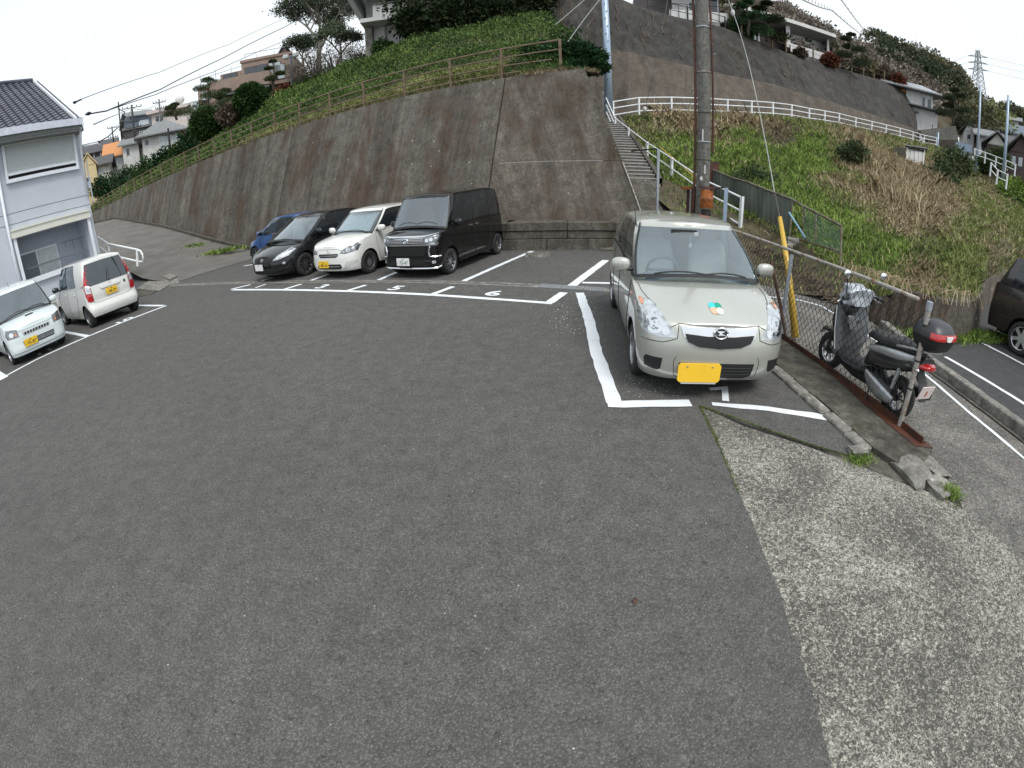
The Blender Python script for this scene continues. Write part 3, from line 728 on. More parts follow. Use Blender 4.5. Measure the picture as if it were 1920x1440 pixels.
SLP = [(1240, 330, 17.6), (1300, 345, 17.0), (1345, 372, 15.6), (1398, 392, 14.6), (1440, 420, 13.6), (1490, 447, 12.6), (1578, 478, 11.2),
       (1430, 470, 12.6), (1470, 520, 10.8), (1530, 547, 9.7), (1590, 566, 8.9), (1641, 570, 8.3), (1700, 570, 8.2), (1751, 565, 8.9), (1800, 560, 9.8), (1877, 549, 11.6), (1960, 535, 14), (2020, 530, 17),
       (1180, 262, 23.5), (1200, 250, 24), (1215, 290, 20.5), (1250, 300, 20),
       (1290, 300, 20.5), (1290, 262, 23.5), (1360, 330, 18), (1360, 262, 25), (1420, 350, 16.8), (1420, 300, 20.8), (1420, 250, 27),
       (1500, 420, 14.2), (1500, 360, 17.5), (1500, 300, 23), (1500, 255, 31), (1600, 520, 10), (1600, 470, 11.7), (1600, 420, 13.8), (1600, 360, 18), (1600, 305, 25.5), (1600, 265, 38),
       (1680, 520, 10.2), (1680, 440, 13.6), (1680, 380, 18), (1680, 320, 27), (1680, 285, 42), (1750, 500, 11.4), (1750, 430, 15.6), (1750, 370, 22), (1750, 320, 34), (1750, 296, 50),
       (1830, 480, 13.6), (1830, 420, 19), (1830, 375, 29), (1830, 350, 45), (1905, 505, 13.5), (1900, 530, 12.2), (1960, 505, 17), (1940, 470, 20), (2010, 480, 30), (1905, 470, 16), (1905, 420, 25), (1905, 385, 44), (1905, 365, 60), (1980, 470, 24), (1980, 430, 50)]
SL_P = [at(*q) for q in SLP]+GRP
slope_z = TPS(SL_P, .03)
# block wall that holds the foot of the slope
BW = [(4.95, 7.9), (5.65, 7.35), (6.0, 6.7), (6.25, 6.0), (6.75, 5.25), (7.5, 5.05), (8.3, 5.32), (9.3, 5.85), (11, 6.9), (13, 8.0), (16, 9.2)]
def smooth2(P, n=6):
 P = [Vector(p) for p in P]; out = []
 for i in range(len(P)-1):
  p0, p1, p2, p3 = P[max(i-1, 0)], P[i], P[i+1], P[min(i+2, len(P)-1)]
  for k in range(n):
   t = k/n; out.append(.5*((2*p1)+(p2-p0)*t+(2*p0-5*p1+4*p2-p3)*t*t+(3*p1-p0-3*p2+p3)*t**3))
 out.append(P[-1]); return out
bw = smooth2(BW, 5)
BWT = thing('block_foot_wall', 'curved grey-brown concrete wall of upright ribs holding the foot of the grassy slope', 'wall', (8, 5.1, 0))
def bw_h(i): return .02+.62*min(1, max(0, (i-11)/6.))
cum = 0; acc = []
for i in range(len(bw)-1):
 a, b = bw[i], bw[i+1]; d = b-a; L = d.length; nn = Vector((-d.y, d.x)).normalized(); m_ = max(1, int(L/.21))
 for k in range(m_):
  p, q = a.lerp(b, k/m_), a.lerp(b, (k+1)/m_); h = bw_h(i+k/m_)
  if h < .06: continue
  o_ = nn*.10; c_ = (p+q)/2; gap = (q-p)*.03; p2, q2 = p+gap, q-gap
  V = [(p2.x, p2.y, -.05), (q2.x, q2.y, -.05), ((q2+o_).x, (q2+o_).y, h), ((p2+o_).x, (p2+o_).y, h)]
  mid0 = c_-nn*.035; mid1 = c_+o_-nn*.035
  mb = MB(); back = nn*.25
  Vb = [(p2.x, p2.y, -.05), (mid0.x, mid0.y, -.05), (q2.x, q2.y, -.05), ((q2+o_).x, (q2+o_).y, h), (mid1.x, mid1.y, h), ((p2+o_).x, (p2+o_).y, h),
              ((q2+o_+back).x, (q2+o_+back).y, h), ((p2+o_+back).x, (p2+o_+back).y, h), ((p2+back).x, (p2+back).y, -.05), ((q2+back).x, (q2+back).y, -.05)]
  mb._add(Vb, [(0, 1, 4, 5), (1, 2, 3, 4), (5, 4, 3, 6, 7), (0, 5, 7, 8), (2, 9, 6, 3)])
  mb.build('wall_block', M['conc'] if False else M['wall_r'], BWT, world=True)
mb = MB(); mb.grid([[(p.x+nn_.x, p.y+nn_.y, z) for z in (-.05, bw_h(i)-.03)] for i, p in enumerate(bw) for nn_ in [Vector((-(bw[min(i+1, len(bw)-1)]-bw[max(i-1, 0)]).y, (bw[min(i+1, len(bw)-1)]-bw[max(i-1, 0)]).x)).normalized()*.12]]); mb.build('wall_backing', M['dark'], BWT, world=True)
# slope terrain: lofted between foot line and guard-rail line
foot = [Vector(p) for p in [(3.95, 17.1), (4.45, 16.0), (4.75, 14.6), (4.95, 12.6), (5.0, 10.6), (5.0, 9.0)]]+[p+Vector((-(bw[min(i+1, len(bw)-1)]-bw[max(i-1, 0)]).y, (bw[min(i+1, len(bw)-1)]-bw[max(i-1, 0)]).x)).normalized()*.13 for i, p in enumerate(bw)]+[Vector((20, 9.6)), Vector((26, 11)), Vector((40, 14)), Vector((70, 22))]
crest = [Vector((p.x, p.y)) for p in GRP]+[Vector((52, 38)), Vector((64, 42)), Vector((85, 50))]
def resample(P, n):
 L = [0]
 for a, b in zip(P, P[1:]): L.append(L[-1]+(b-a).length)
 out = []
 for i in range(n):
  s = L[-1]*i/(n-1); k = max(j for j in range(len(L)) if L[j] <= s+1e-9); k = min(k, len(P)-2)
  out.append(P[k].lerp(P[k+1], (s-L[k])/(L[k+1]-L[k])))
 return out
# pair the two lines by bearing from the camera so the rows stay even
def by_bearing(P, az):
 A = [math.atan2(p.x, p.y) for p in P]
 for i in range(len(P)-1):
  if A[i] <= az <= A[i+1]:
   t = (az-A[i])/(A[i+1]-A[i]+1e-9); return P[i].lerp(P[i+1], t)
 return P[0] if az < A[0] else P[-1]
NA, ND = 130, 46
azs = np.linspace(rad(13.2), rad(72), NA)
fA = sorted(foot, key=lambda p: math.atan2(p.x, p.y))
GX = np.zeros((NA, ND)); GY = np.zeros((NA, ND))
for i, a in enumerate(azs):
 f_, c_ = by_bearing(fA, a), by_bearing(crest, a)
 for k in range(ND):
  t = (k/(ND-1))**1.5; p = f_.lerp(c_, t); GX[i, k], GY[i, k] = p.x, p.y
GZ = slope_z(GX, GY)
D0 = np.hypot(GX-GX[:, :1], GY-GY[:, :1]); GZ = np.where((azs > rad(46))[:, None], np.minimum(np.maximum(GZ, .12), .56+.42*D0), GZ); GZ[azs > rad(57.2), 0] = -.1
GZ = GZ+.05*np.sin(GX*1.7+GY*.6)*np.sin(GY*1.3-GX*.8)*np.clip(np.linspace(0, 1, ND)*4, 0, 1)
idx = np.arange(NA*ND).reshape(NA, ND)
Vt = np.stack([GX.ravel(), GY.ravel(), GZ.ravel()], 1)
Ft = np.stack([idx[:-1, :-1].ravel(), idx[:-1, 1:].ravel(), idx[1:, 1:].ravel(), idx[1:, :-1].ravel()], 1)[:, ::-1]
tag(np_mesh('slope', Vt, Ft, M['soil'], smooth=True), 'rough hillside slope under the grass on the right', kind='structure')
def slope_grid_sample(n, kfun=None):
 i = RNG.random(n)*(NA-1); k = RNG.random(n)*(ND-1)
 i0, k0 = i.astype(int), k.astype(int); fi, fk = i-i0, k-k0
 P = [(A[i0, k0]*(1-fi)*(1-fk)+A[i0+1, k0]*fi*(1-fk)+A[i0, k0+1]*(1-fi)*fk+A[i0+1, k0+1]*fi*fk) for A in (GX, GY, GZ)]
 # area weight
 e1 = np.stack([GX[i0+1, k0]-GX[i0, k0], GY[i0+1, k0]-GY[i0, k0]], 1); e2 = np.stack([GX[i0, k0+1]-GX[i0, k0], GY[i0, k0+1]-GY[i0, k0]], 1)
 ar = np.abs(e1[:, 0]*e2[:, 1]-e1[:, 1]*e2[:, 0])
 return np.stack(P, 1), ar
# path behind the guard rail
pd = []
for i, p in enumerate(GRP):
 r = Vector((p.x, p.y)).normalized()*2.6; pd.append(p+Vector((r.x, r.y, 0)))
mb = MB(); mb.grid([[p+Vector((0, 0, -.35)) for p in GRP], [p+Vector((0, 0, -.02)) for p in GRP], pd]); tag(mb.build('hillside_path', M['conc']), 'narrow concrete path behind the white guard rail', kind='structure')
# upper retaining walls
T1 = [(1040, 74, 31), (1076, 83, 30.5), (1178, 97, 30.5), (1282, 121, 32.5), (1366, 141, 35), (1450, 158, 38.5), (1532, 183, 43), (1605, 205, 49), (1661, 222, 54.5), (1700, 236, 59), (1726, 245, 63)]
B1 = [(1040, 235, 28.2), (1076, 235, 28.2), (1178, 228, 28.2), (1282, 222, 30.0), (1366, 224, 32.3), (1450, 230, 35.9), (1532, 240, 40.9), (1605, 254, 47.0), (1661, 264, 52.3), (1700, 273, 57), (1730, 279, 61.4)]
T2 = [(930, -20, 33), (1010, -25, 34), (1100, -22, 35.5), (1150, -8, 36), (1197, 12, 36.5), (1265, 31, 38), (1352, 50, 41), (1410, 72, 44), (1473, 98, 48), (1549, 121, 54), (1619, 141, 60), (1675, 157, 65), (1703, 174, 68), (1716, 200, 68.5), (1722, 240, 69)]
def interp_line(L, x):
 for a, b in zip(L, L[1:]):
  if x <= b[0]:
   t = max(0, (x-a[0])/(b[0]-a[0])); return tuple(a[k]+(b[k]-a[k])*t for k in range(3))
 return L[-1]
def tier(name, lab, LT, LBm, mat, x0, x1, step, nz_, amp, seed, col='wall'):
 t = thing(name, lab, 'wall', tuple(at(*interp_line(LBm, (x0+x1)/2))))
 xs = np.arange(x0, x1+.1, step); G_ = []; rnd = random.Random(seed)
 for x in xs:
  a, b = at(*interp_line(LBm, x)), at(*interp_line(LT, x)); row = []
  for k in range(nz_+1):
   p = a.lerp(b, k/nz_)
   if 0 < k < nz_:
    r = Vector((p.x, p.y)).normalized(); w = amp*(math.sin(x*.09+k*1.9)+math.sin(x*.23-k*.8)+rnd.uniform(-.7, .7)); p = p+Vector((r.x*w, r.y*w, 0))
   row.append(p)
  r = Vector((b.x, b.y)).normalized(); row.append(b+Vector((r.x, r.y, 0))*.8)
  G_.append(row)
 return t, G_
t, G_ = tier('lower_hill_wall', 'smooth brown concrete lower tier of the hillside wall behind the white guard rail', T1, B1, None, 1040, 1726, 6, 6, .02, 3)
cuts = [0, 13, 41, 66, 88, len(G_)-1]
for a, b in zip(cuts, cuts[1:]):
 sub = G_[a:b+1]; sh = [list(r) for r in sub]
 sh[-1] = [p.lerp(q, .012/ max(.02, (p-q).length) if False else .06) for p, q in zip(sub[-1], sub[-2])]
 mb = MB(); mb.grid(sh); mb.build('wall_panel', M['upwall'], t, world=True, smooth=False)
mb = MB(); mb.grid([[p+Vector((p.x, p.y, 0)).normalized()*.2 for p in r[:7]] for r in G_]); mb.build('joint_filler', M['dark'], t, world=True)
t, G_ = tier('upper_hill_wall', 'dark mottled sprayed-concrete upper tier of the hillside wall below the white houses', T2, T1, None, 960, 1722, 5, 12, .16, 4)
mb = MB(); mb.grid(G_); mb.build('wall_face', M['shot'], t, world=True, smooth=True)
# roots and netting lines hanging on it
mb = MB(); rnd = random.Random(3)
for i in range(60):
 a = rnd.randrange(3, len(G_)-4); k0 = rnd.randrange(4, 12); p = [G_[a][k0]]
 aa, kk = a, k0
 for s in range(rnd.randrange(3, 7)):
  aa = max(0, min(len(G_)-1, aa+rnd.choice((-1, 0, 1, 1)))); kk = max(0, kk-1); q = G_[aa][kk]; p.append(q-Vector((q.x, q.y, 0)).normalized()*.12)
 mb.tube(p, rnd.uniform(.015, .04), 4)
tag(mb.build('hanging_roots', M['brush'], t, world=True), kind='stuff')
# grassy fringe strands later (foliage)
# ---------------------------------------------------------------- staircase
ST = thing('staircase', 'straight flight of narrow concrete steps climbing beside the end of the retaining wall', 'stairs', (4.3, 15.6, 1.9))
s0, s1 = Vector((4.42, 15.5, 1.93)), Vector((5.35, 25.3, 5.40)); nst = 26
sd_ = (s1-s0); sdir2 = Vector((sd_.x, sd_.y, 0)).normalized(); sn = Vector((sdir2.y, -sdir2.x, 0)); ang = math.atan2(sdir2.y, sdir2.x)
stepm = plain('step_concrete', (.20, .19, .17), .9, var=.3, scale=5, bmp=.3); nosem = plain('step_nosing', (.45, .44, .42), .8, var=.15)
for k in range(nst):
 c = s0+sd_*(k/nst); z0 = s0.z+sd_.z*k/nst; tr = Vector((sd_.x, sd_.y, 0)).length/nst
 mb = MB(); mb.box((c.x+sdir2.x*tr/2, c.y+sdir2.y*tr/2, z0-.12), (tr+.02, 1.5, .28), Matrix.Rotation(ang, 3, 'Z'));
 o = mb.build('step', stepm, ST, world=True)
 mb = MB(); mb.box((c.x-.01*sdir2.x, c.y-.01*sdir2.y, z0+.022), (.06, 1.48, .03), Matrix.Rotation(ang, 3, 'Z')); mb.build('nosing', nosem, o, world=True)
# side wall of the stairs and bare sloped approach below the lowest step
mb = MB()
mb.grid([[(2.5, 12.15, .02), (3.3, 11.9, .03), (4.0, 11.3, .03), (4.75, 10.9, .05)], [(3.2, 12.9, .62), (3.9, 12.75, .5), (4.6, 12.4, .42), (5.0, 12.2, .40)], [(3.3, 14.2, 1.32), (4.1, 14.1, 1.25), (4.75, 13.9, 1.1), (5.1, 13.8, 1.0)], [(3.5, 15.45, 1.93), (4.3, 15.45, 1.93), (4.95, 15.4, 1.93), (5.2, 15.3, 1.6)]])
tag(mb.build('stair_approach', M['conc_dk'], None, smooth=True), 'sloped brown concrete approach below the lowest step', kind='structure')
mb = MB(); q = [s0+sn*.78, s1+sn*.78]
mb.grid([[q[0]+Vector((0, 0, -1.2)), q[1]+Vector((0, 0, -1.0))], [q[0]+Vector((0, 0, .05)), q[1]+Vector((0, 0, .05))], [q[0]+sn*.15+Vector((0, 0, .05)), q[1]+sn*.15+Vector((0, 0, .05))], [q[0]+sn*.15+Vector((0, 0, -1.2)), q[1]+sn*.15+Vector((0, 0, -1.0))]]); mb.build('stair_side', M['conc_dk'], ST, world=True)
# dark infill terrain between the wall return and the stairs
mb = MB(); mb.grid([[(2.46, 13.9, 5.2), (3.3, 14.6, 3.0), (3.7, 15.4, 1.9)], [(3.1, 17, 5.3), (3.6, 17.5, 3.6), (3.8, 18, 2.7)], [(3.6, 21, 5.4), (4.1, 21.5, 4.6), (4.4, 22, 4.1)], [(3.0, 29, 6.0), (4.4, 27, 5.5), (4.7, 26, 5.3)]]); tag(mb.build('stair_bank', M['conc_dk']), 'dark bank between the retaining wall and the stairs', kind='structure')
# ---------------------------------------------------------------- white railings
def rail_fence(name, label, pts, h, rails, mat, pr=.035, rr=.022, group=None, extra=0.0, square=True):
 t = thing(name, label, 'railing', tuple(pts[0]), group=group)
 for p in pts:
  mb = MB()
  if square: mb.box(p+Vector((0, 0, h/2)), (pr*2, pr*2, h+.04), Matrix.Rotation(.3, 3, 'Z'))
  else: mb.tube([p, p+Vector((0, 0, h))], pr, 8)
  mb.build('post', mat, t, world=True)
 for f in rails:
  mb = MB(); mb.tube([p+Vector((0, 0, h*f)) for p in pts], rr, 6); mb.build('rail', mat, t, world=True)
 return t
rail_fence('guard_rail', 'long white three-rail guard rail curving along the hillside path', GRP, .98, (.98, .62, .24), M['whitepaint'], .045, .034)
SR = [(1132, 206, 25.2), (1153.5, 257, 23.7), (1178.5, 280, 21.8), (1213, 311, 19.7), (1258.6, 346, 17.6), (1318, 394, 15.4), (1387, 436, 13.4)]
rail_fence('stair_railing', 'white three-rail railing descending beside the concrete stairs', [at(*q) for q in SR], .98, (.98, .60, .22), M['whitepaint'], .042, .030)
# small white hand railing by the house
pts = [g(1, 1, 0)]*0
hp = [at(258, 499, 17.4), at(207, 484, 19.2), at(183, 474, 20.4)]
t = thing('white_handrail', 'small white tubular handrail on the driveway edge behind the white hatchback', 'railing', tuple(hp[0]))
hh = [at(257, 468, 17.4), at(203, 457, 19.2), at(183, 444, 20.4)]
mb = MB(); mb.tube([hp[0], hh[0]], .045, 8); mb.build('post', M['whitepaint'], t, world=True)
mb = MB(); mb.tube([hp[1], hh[1]], .045, 8); mb.build('post', M['whitepaint'], t, world=True)
e = (hh[0]-hh[1]).normalized()*.22
mb = MB(); mb.tube([hh[2], hh[1], hh[0], hh[0]+e+Vector((0, 0, -.03)), hh[0]+e*1.35+Vector((0, 0, -.14)), hh[0]+e*1.35+Vector((0, 0, -.26)), hh[0]+e+Vector((0, 0, -.38)), hh[0]+Vector((0, 0, -.42)), hh[1]+Vector((0, 0, -.42)), hh[2]+Vector((0, 0, -.42))], .035, 8); mb.build('rail', M['whitepaint'], t, world=True)
# ---------------------------------------------------------------- chain-link fence
CF = thing('chain_link_fence', 'rusty black chain-link fence with a sagging top rail beside the parked scooter', 'fence', (3.62, 2.7, .03))
def cf_top(y):   # height of the top rail above the strip
 return .03+(1.17 if y > 3 else 1.10)
FY0, FY1 = 2.72, 9.6; FX = 3.62
tp = [onp(x, y, (FX, 0, 0), (1, 0, 0)) for x, y in [(1722, 561), (1604, 514), (1489, 472), (1400, 440)]]
topz = lambda y: np.interp(y, sorted([p.y for p in tp])+[9.6], [p.z for p in sorted(tp, key=lambda q: q.y)]+[1.25])
def fpost(y, z1, r, mat, name='post', lean=(0, 0), cap=False):
 mb = MB(); a = Vector((FX, y, -.02)); b = Vector((FX+lean[0], y+lean[1], z1)); mb.tube([a, b], r, 10); o = mb.build(name, mat, CF, world=True, smooth=True, sharp=40)
 if cap:
  mb = MB(); mb.tube([b-Vector((0, 0, .045)), b+Vector((0, 0, .03))], r*1.25, 10); mb.build('post_cap', M['greysteel'], o, world=True)
  for f in (.36, .58, .85):
   mb = MB(); c = a.lerp(b, f); mb.lathe([(r*1.08, -.008), (r*1.25, -.006), (r*1.25, .006), (r*1.08, .008)], c, 'Z', 12); mb.build('tie_wire', M['mesh'], o, world=True)
ep = onp(1684, 806, (FX, 0, 0), (1, 0, 0)); eb = onp(1743, 572, (FX, 0, 0), (1, 0, 0))
fpost(ep.y, eb.z, .026, M['rustpipe'], lean=(0, eb.y-ep.y), cap=True)
fpost(onp(1473, 560, (FX, 0, 0), (1, 0, 0)).y, topz(5.0)-.05, .028, M['greysteel']); fpost(7.2, 1.1, .026, M['rustpipe']); fpost(9.5, 1.2, .026, M['rustpipe'])
mb = MB(); mb.tube([Vector((FX+.02, 4.98, .0)), Vector((FX-.12, 5.45, 1.0))][::1], .02, 6); mb.build('brace', M['rust'], CF, world=True)
mb = MB(); ys = [tp[0].y, 3.3, 4.0, 5.0, 6.6, 8, 9.6]; mb.tube([Vector((FX, y, float(topz(y)))) for y in ys], .021, 8); mb.build('top_rail', M['rustpipe'], CF, world=True, smooth=True)
mb = MB(); mb.box((FX, (2.45+9.8)/2, .062), (.012, 7.35, .075)); mb.box((FX+.03, (2.45+9.8)/2, .048), (.06, 7.35, .010)); mb.build('base_rail', M['rust'], CF, world=True)
mb = MB(); mb.poly([(3.50, 2.42, .040), (3.70, 2.36, .040), (3.72, 3.3, .040), (3.60, 4.0, .040), (3.50, 3.2, .040)]); mb.build('rust_stain', M['rust'], strip)
# diamond mesh of crossed wires
mb = MB(); pit = .088
def zt_(y): return float(topz(y))-.03
y = FY0-1.4
wires = []
while y < FY1:
 for sgn in (1, -1):
  # wire rises .9 in z per .9 in y (steeper: zigzag 1:1.25)
  P0 = None; pts = []
  ya = y if sgn > 0 else y+1.4
  n = 16
  for k in range(n+1):
   z = .09+k*(1.25/n); yy = ya+sgn*(z-.09)*.80
   if yy < FY0+.02+(z*.03) or yy > FY1 or z > zt_(max(yy, 2.7)):
    if len(pts) > 1: wires.append(pts)
    pts = []; continue
   sag = .012*math.sin(yy*2.3)*math.sin(z*2.6)
   pts.append(Vector((FX+sag+.003*sgn, yy, z)))
  if len(pts) > 1: wires.append(pts)
 y += pit
for w in wires: mb.tube(w, .0034, 3, cap=False)
mb.build('wire_mesh', M['mesh'], CF, world=True)
# ---------------------------------------------------------------- utility pole with conduits
pc = Vector((5.02, 11.35, 0)); d_ = ray(1318, 337); az_ = math.atan2(d_.x, d_.y); pc = Vector((math.sin(az_)*12.2, math.cos(az_)*12.2, .25))
UP = thing('utility_pole', 'thick grey concrete utility pole with rusty conduits, standing behind the silver car', 'utility pole', tuple(pc))
tn = Vector((math.cos(az_), -math.sin(az_), 0)); tw = Vector((-math.sin(az_), -math.cos(az_), 0))
mb = MB(); mb.tube([pc, pc+Vector((0, 0, 4)), pc+Vector((0, 0, 12))], [.175, .165, .13], 20); mb.build('pole_shaft', M['pole'], UP, world=True, smooth=True, sharp=40)
def up_at(py): # z on the pole for a photo row
 return onp(1320, py, pc-Vector((0, 0, 0)), (math.sin(az_), math.cos(az_), 0)).z
for py in (52, 136, 266):
 mb = MB(); z = up_at(py); r = .172; mb.lathe([(r, -.014), (r+.008, -.012), (r+.008, .012), (r, .014)], (pc.x, pc.y, z), 'Z', 20); mb.build('band', M['greysteel'] if py != 136 else M['rustpipe'], UP, world=True)
for py in (212, 300): mb = MB(); z = up_at(py); mb.lathe([(.174, -.008), (.18, 0), (.174, .008)], (pc.x, pc.y, z), 'Z', 20); mb.build('band', M['mesh'], UP, world=True)
for (py, h, w, m_) in ((255, .30, .035, 'stonewhite'), (318, .22, .035, 'stonewhite')):
 mb = MB(); z = up_at(py); c = pc+tw*.172+tn*(-.03 if py == 255 else .04); mb.box((c.x, c.y, z), (w, .006, h), Matrix.Rotation(-az_, 3, 'Z')); mb.build('pole_sticker', M[m_], UP, world=True)
mb = MB(); z = up_at(335); c = pc+tw*.175+tn*(-.03); mb.lathe([(0, 0), (.05, 0), (.05, .012), (0, .012)], (c.x, c.y, z), 'Y', 12); mb.build('pole_badge', M['stonewhite'], UP, world=True)
for side, r, z1, mt in ((-1, .035, 12, 'rust'), (1, .028, 12, 'rust')):
 a = pc+tn*side*.215+tw*.02; mb = MB(); zb = .1 if side < 0 else up_at(285); mb.tube([Vector((a.x, a.y, zb)), Vector((a.x, a.y, 4)), Vector((a.x, a.y, z1))-tn*side*.04], r, 8); mb.build('conduit', M[mt], UP, world=True)
 if side > 0:
  mb = MB(); mb.tube([Vector((a.x, a.y, up_at(290))), Vector((a.x, a.y, 3)), Vector((a.x, a.y, z1-1))], r*.6, 6); mb.build('thin_conduit', M['mesh'], UP, world=True)
for k in range(9):  # climbing bolts
 z = 3.4+k*.9; s = -1 if k % 2 else 1; a = pc+tn*s*.15; mb = MB(); mb.tube([Vector((a.x, a.y, z)), Vector((a.x, a.y, z))+tn*s*.16], .010, 5); mb.build('step_bolt', M['greysteel'], UP, world=True)
# steel uprights left of the pole
t = thing('rusty_uprights', 'cluster of dark red rusted steel uprights left of the utility pole', 'post', tuple(at(1300, 430, 12.3)))
for (px, py0, py1, r, d) in ((1291, 354, 420, .045, 12.6), (1303, 350, 420, .075, 12.4), (1312, 352, 410, .05, 12.2)):
 a, b = at(px, py0, d), at(px, py1, d); mb = MB(); mb.box((a.x, a.y, (a.z+.1)/2), (r*2, r*1.4, a.z-.1), Matrix.Rotation(-az_, 3, 'Z')); mb.build('upright', M['rust'], t, world=True)
a = at(1289, 353, 12.5); mb = MB(); mb.box(a, (.34, .16, .07), Matrix.Rotation(-az_, 3, 'Z')); mb.build('capping', M['orange_rust'], t, world=True)
a = at(1295, 355, 12.25); mb = MB(); mb.tube([Vector((a.x, a.y, .2)), a], .018, 6); mb.build('thin_pipe', M['greysteel'], t, world=True)
# orange rusted drum
a = at(1325, 373, 11.7)
t = thing('orange_drum', 'rust-orange metal drum wired to the foot of the utility pole', 'drum', tuple(a))
mb = MB(); mb.lathe([(0, -.22), (.15, -.22), (.158, -.20), (.158, -.02), (.165, 0), (.158, .02), (.158, .20), (.15, .22), (0, .22)], a, 'Z', 20); mb.build('drum_body', M['orange_rust'], t, world=True, smooth=True, sharp=35)
mb = MB(); mb.lathe([(.16, -.006), (.17, 0), (.16, .006)], a+Vector((0, 0, .03)), 'Z', 20); mb.build('wire_band', M['wire_grey'], t, world=True)
mb = MB(); mb.box(a+Vector((0, 0, .27)), (.42, .3, .05), Matrix.Rotation(-az_, 3, 'Z')); mb.build('drum_lid', M['rust'], t, world=True)
mb = MB(); mb.lathe([(.11, -.26), (.13, -.42), (.18, -.9)], a, 'Z', 12); mb.build('drum_foot', M['mesh'], t, world=True)
# galvanised gate posts
t = thing('steel_gate_post', 'square pale-blue galvanised post in front of the lower end of the stair railing', 'post', tuple(at(1357, 440, 12.2)))
a, b = at(1361, 352, 12.2), at(1357, 445, 12.2); mb = MB(); mb.box(((a.x+b.x)/2, (a.y+b.y)/2, (a.z+.2)/2), (.095, .095, a.z-.2), Matrix.Rotation(-az_, 3, 'Z')); mb.build('post', M['steelpole'], t, world=True)
mb = MB(); mb.tube([a, at(1304, 352, 12.35)], .018, 6); mb.build('crossbar', M['mesh'], t, world=True)
t = thing('thin_grey_post', 'thin grey post with a dark bar at the foot of the stairs', 'post', tuple(at(1234, 396, 14.2)))
a, b = at(1231, 279, 14.2), at(1235, 396, 14.2); mb = MB(); mb.box(((a.x+b.x)/2, (a.y+b.y)/2, (a.z+.3)/2), (.07, .07, a.z-.3)); mb.build('post', M['greysteel'], t, world=True)
mb = MB(); mb.tube([a, at(1184, 283, 14.6)], .022, 6); mb.build('crossbar', M['mesh'], t, world=True)
# pale-blue steel pole by the stairs
a = at(1141.5, 214, 25.0); t = thing('steel_pole', 'slim pale-blue steel pole rising at the top of the stairs', 'pole', tuple(a))
tt = at(1132.5, -40, 25.0)
mb = MB(); mb.tube([a, Vector((a.x, a.y, a.z+3)), Vector((a.x, a.y, 13))], [.23, .20, .155], 14); mb.build('pole_shaft', M['steelpole'], t, world=True, smooth=True)
for k in range(14):
 z = a.z+1.8+k*.42; mb = MB(); mb.box((a.x-.02+(.05 if k % 2 else -.05), a.y-.2, z), (.04, .05, .04)); mb.build('bolt_hole', M['mesh'], t, world=True)
# guy wires with yellow guard
def cable(name, label, P, r, mat, sag=0.0, group=None, cat='cable', n=16):
 pts = []
 for a, b in zip(P, P[1:]):
  a, b = Vector(a), Vector(b)
  for k in range(n): u = k/n; pts.append(a.lerp(b, u)-Vector((0, 0, sag*4*u*(1-u))))
 pts.append(Vector(P[-1])); mb = MB(); mb.tube(pts, r, 5); o = mb.build(name, mat, None); return tag(o, label, cat, group)
gb = onp(1487, 655, (FX+.25, 0, 0), (1, 0, 0));
t = thing('guy_wire', 'steel guy wire with a yellow guard sleeve rising beside the chain-link fence', 'guy wire', tuple(gb))
g1 = at(1462, 407, math.hypot(gb.x, gb.y)*1.10); top = Vector((pc.x+.0, pc.y, 10.5));
gb0 = Vector((gb.x, gb.y, .03))
mb = MB(); mb.tube([gb0, g1], [.058, .032], 10); mb.build('yellow_guard', M['yellow'], t, world=True, smooth=True)
mb = MB(); q = [g1]+[at(x, y, dd) for x, y, dd in ((1452, 360, 6.9), (1432, 250, 8.2), (1404, 120, 10.2), (1384, 50, 12), (1366, 0, 13.5), (1355, -40, 15))]; mb.tube(q, .009, 6); mb.build('wire', M['wire_grey'], t, world=True)
a = at(1374, 24, 12.9); mb = MB(); mb.blob(a, (.055, .055, .09)); mb.build('insulator', M['stonewhite'], t, world=True)
t2 = cable('guy_wire', 'thin slack guy wire crossing the sky left of the concrete utility pole', [at(1256, -20, 17), at(1235, 90, 18.2), at(1211, 200, 20), at(1201, 262, 21)], .012, M['wire_grey'], cat='guy wire')
o = MB().blob(at(1209, 205, 20), (.09, .09, .12)).build('wire_insulator', M['stonewhite']); tag(o, 'white insulator on the thin guy wire above the stairs', 'insulator')
# sheet fence at the foot of the slope and the pipe frame
SF = thing('sheet_fence', 'mossy grey-green sheet fence with pipe top rail between the bare earth and the grassy slope', 'fence', tuple(at(1420, 410, 13.9)))
top_ = [(1336, 318, 15.6), (1372, 333, 15.0), (1400, 341, 14.4), (1440, 357, 13.7), (1486, 374, 12.9)]
bot_ = [(1336, 368, 15.6), (1372, 385, 15.0), (1400, 396, 14.4), (1440, 420, 13.7), (1480, 446, 12.9)]
fenm = wallc_ = plain('mossy_sheet', (.11, .125, .105), .85, var=.55, scale=2.2, streak=True, bmp=.3)
for i in range(4):
 a, b = at(*top_[i]), at(*top_[i+1]); c, d = at(*bot_[i+1]), at(*bot_[i]); c.z -= .25; d.z -= .25
 G_ = []; n = 10
 for k in range(n+1):
  u = k/n; p, q = a.lerp(b, u), d.lerp(c, u); w = Vector((math.sin(az_+.3), math.cos(az_+.3), 0))*(.03 if k % 2 else 0); G_.append([p+w, q+w])
 mb = MB(); mb.grid(G_); mb.build('sheet_panel', fenm, SF, world=True)
mb = MB(); mb.tube([at(*q) for q in top_]+[at(1507, 387, 12.3), at(1578, 424, 10.8)], .03, 6); mb.build('top_rail', M['greysteel'] if False else rusty('weathered_pipe', (.22, .21, .17), (.13, .10, .06), .5, 5), SF, world=True)
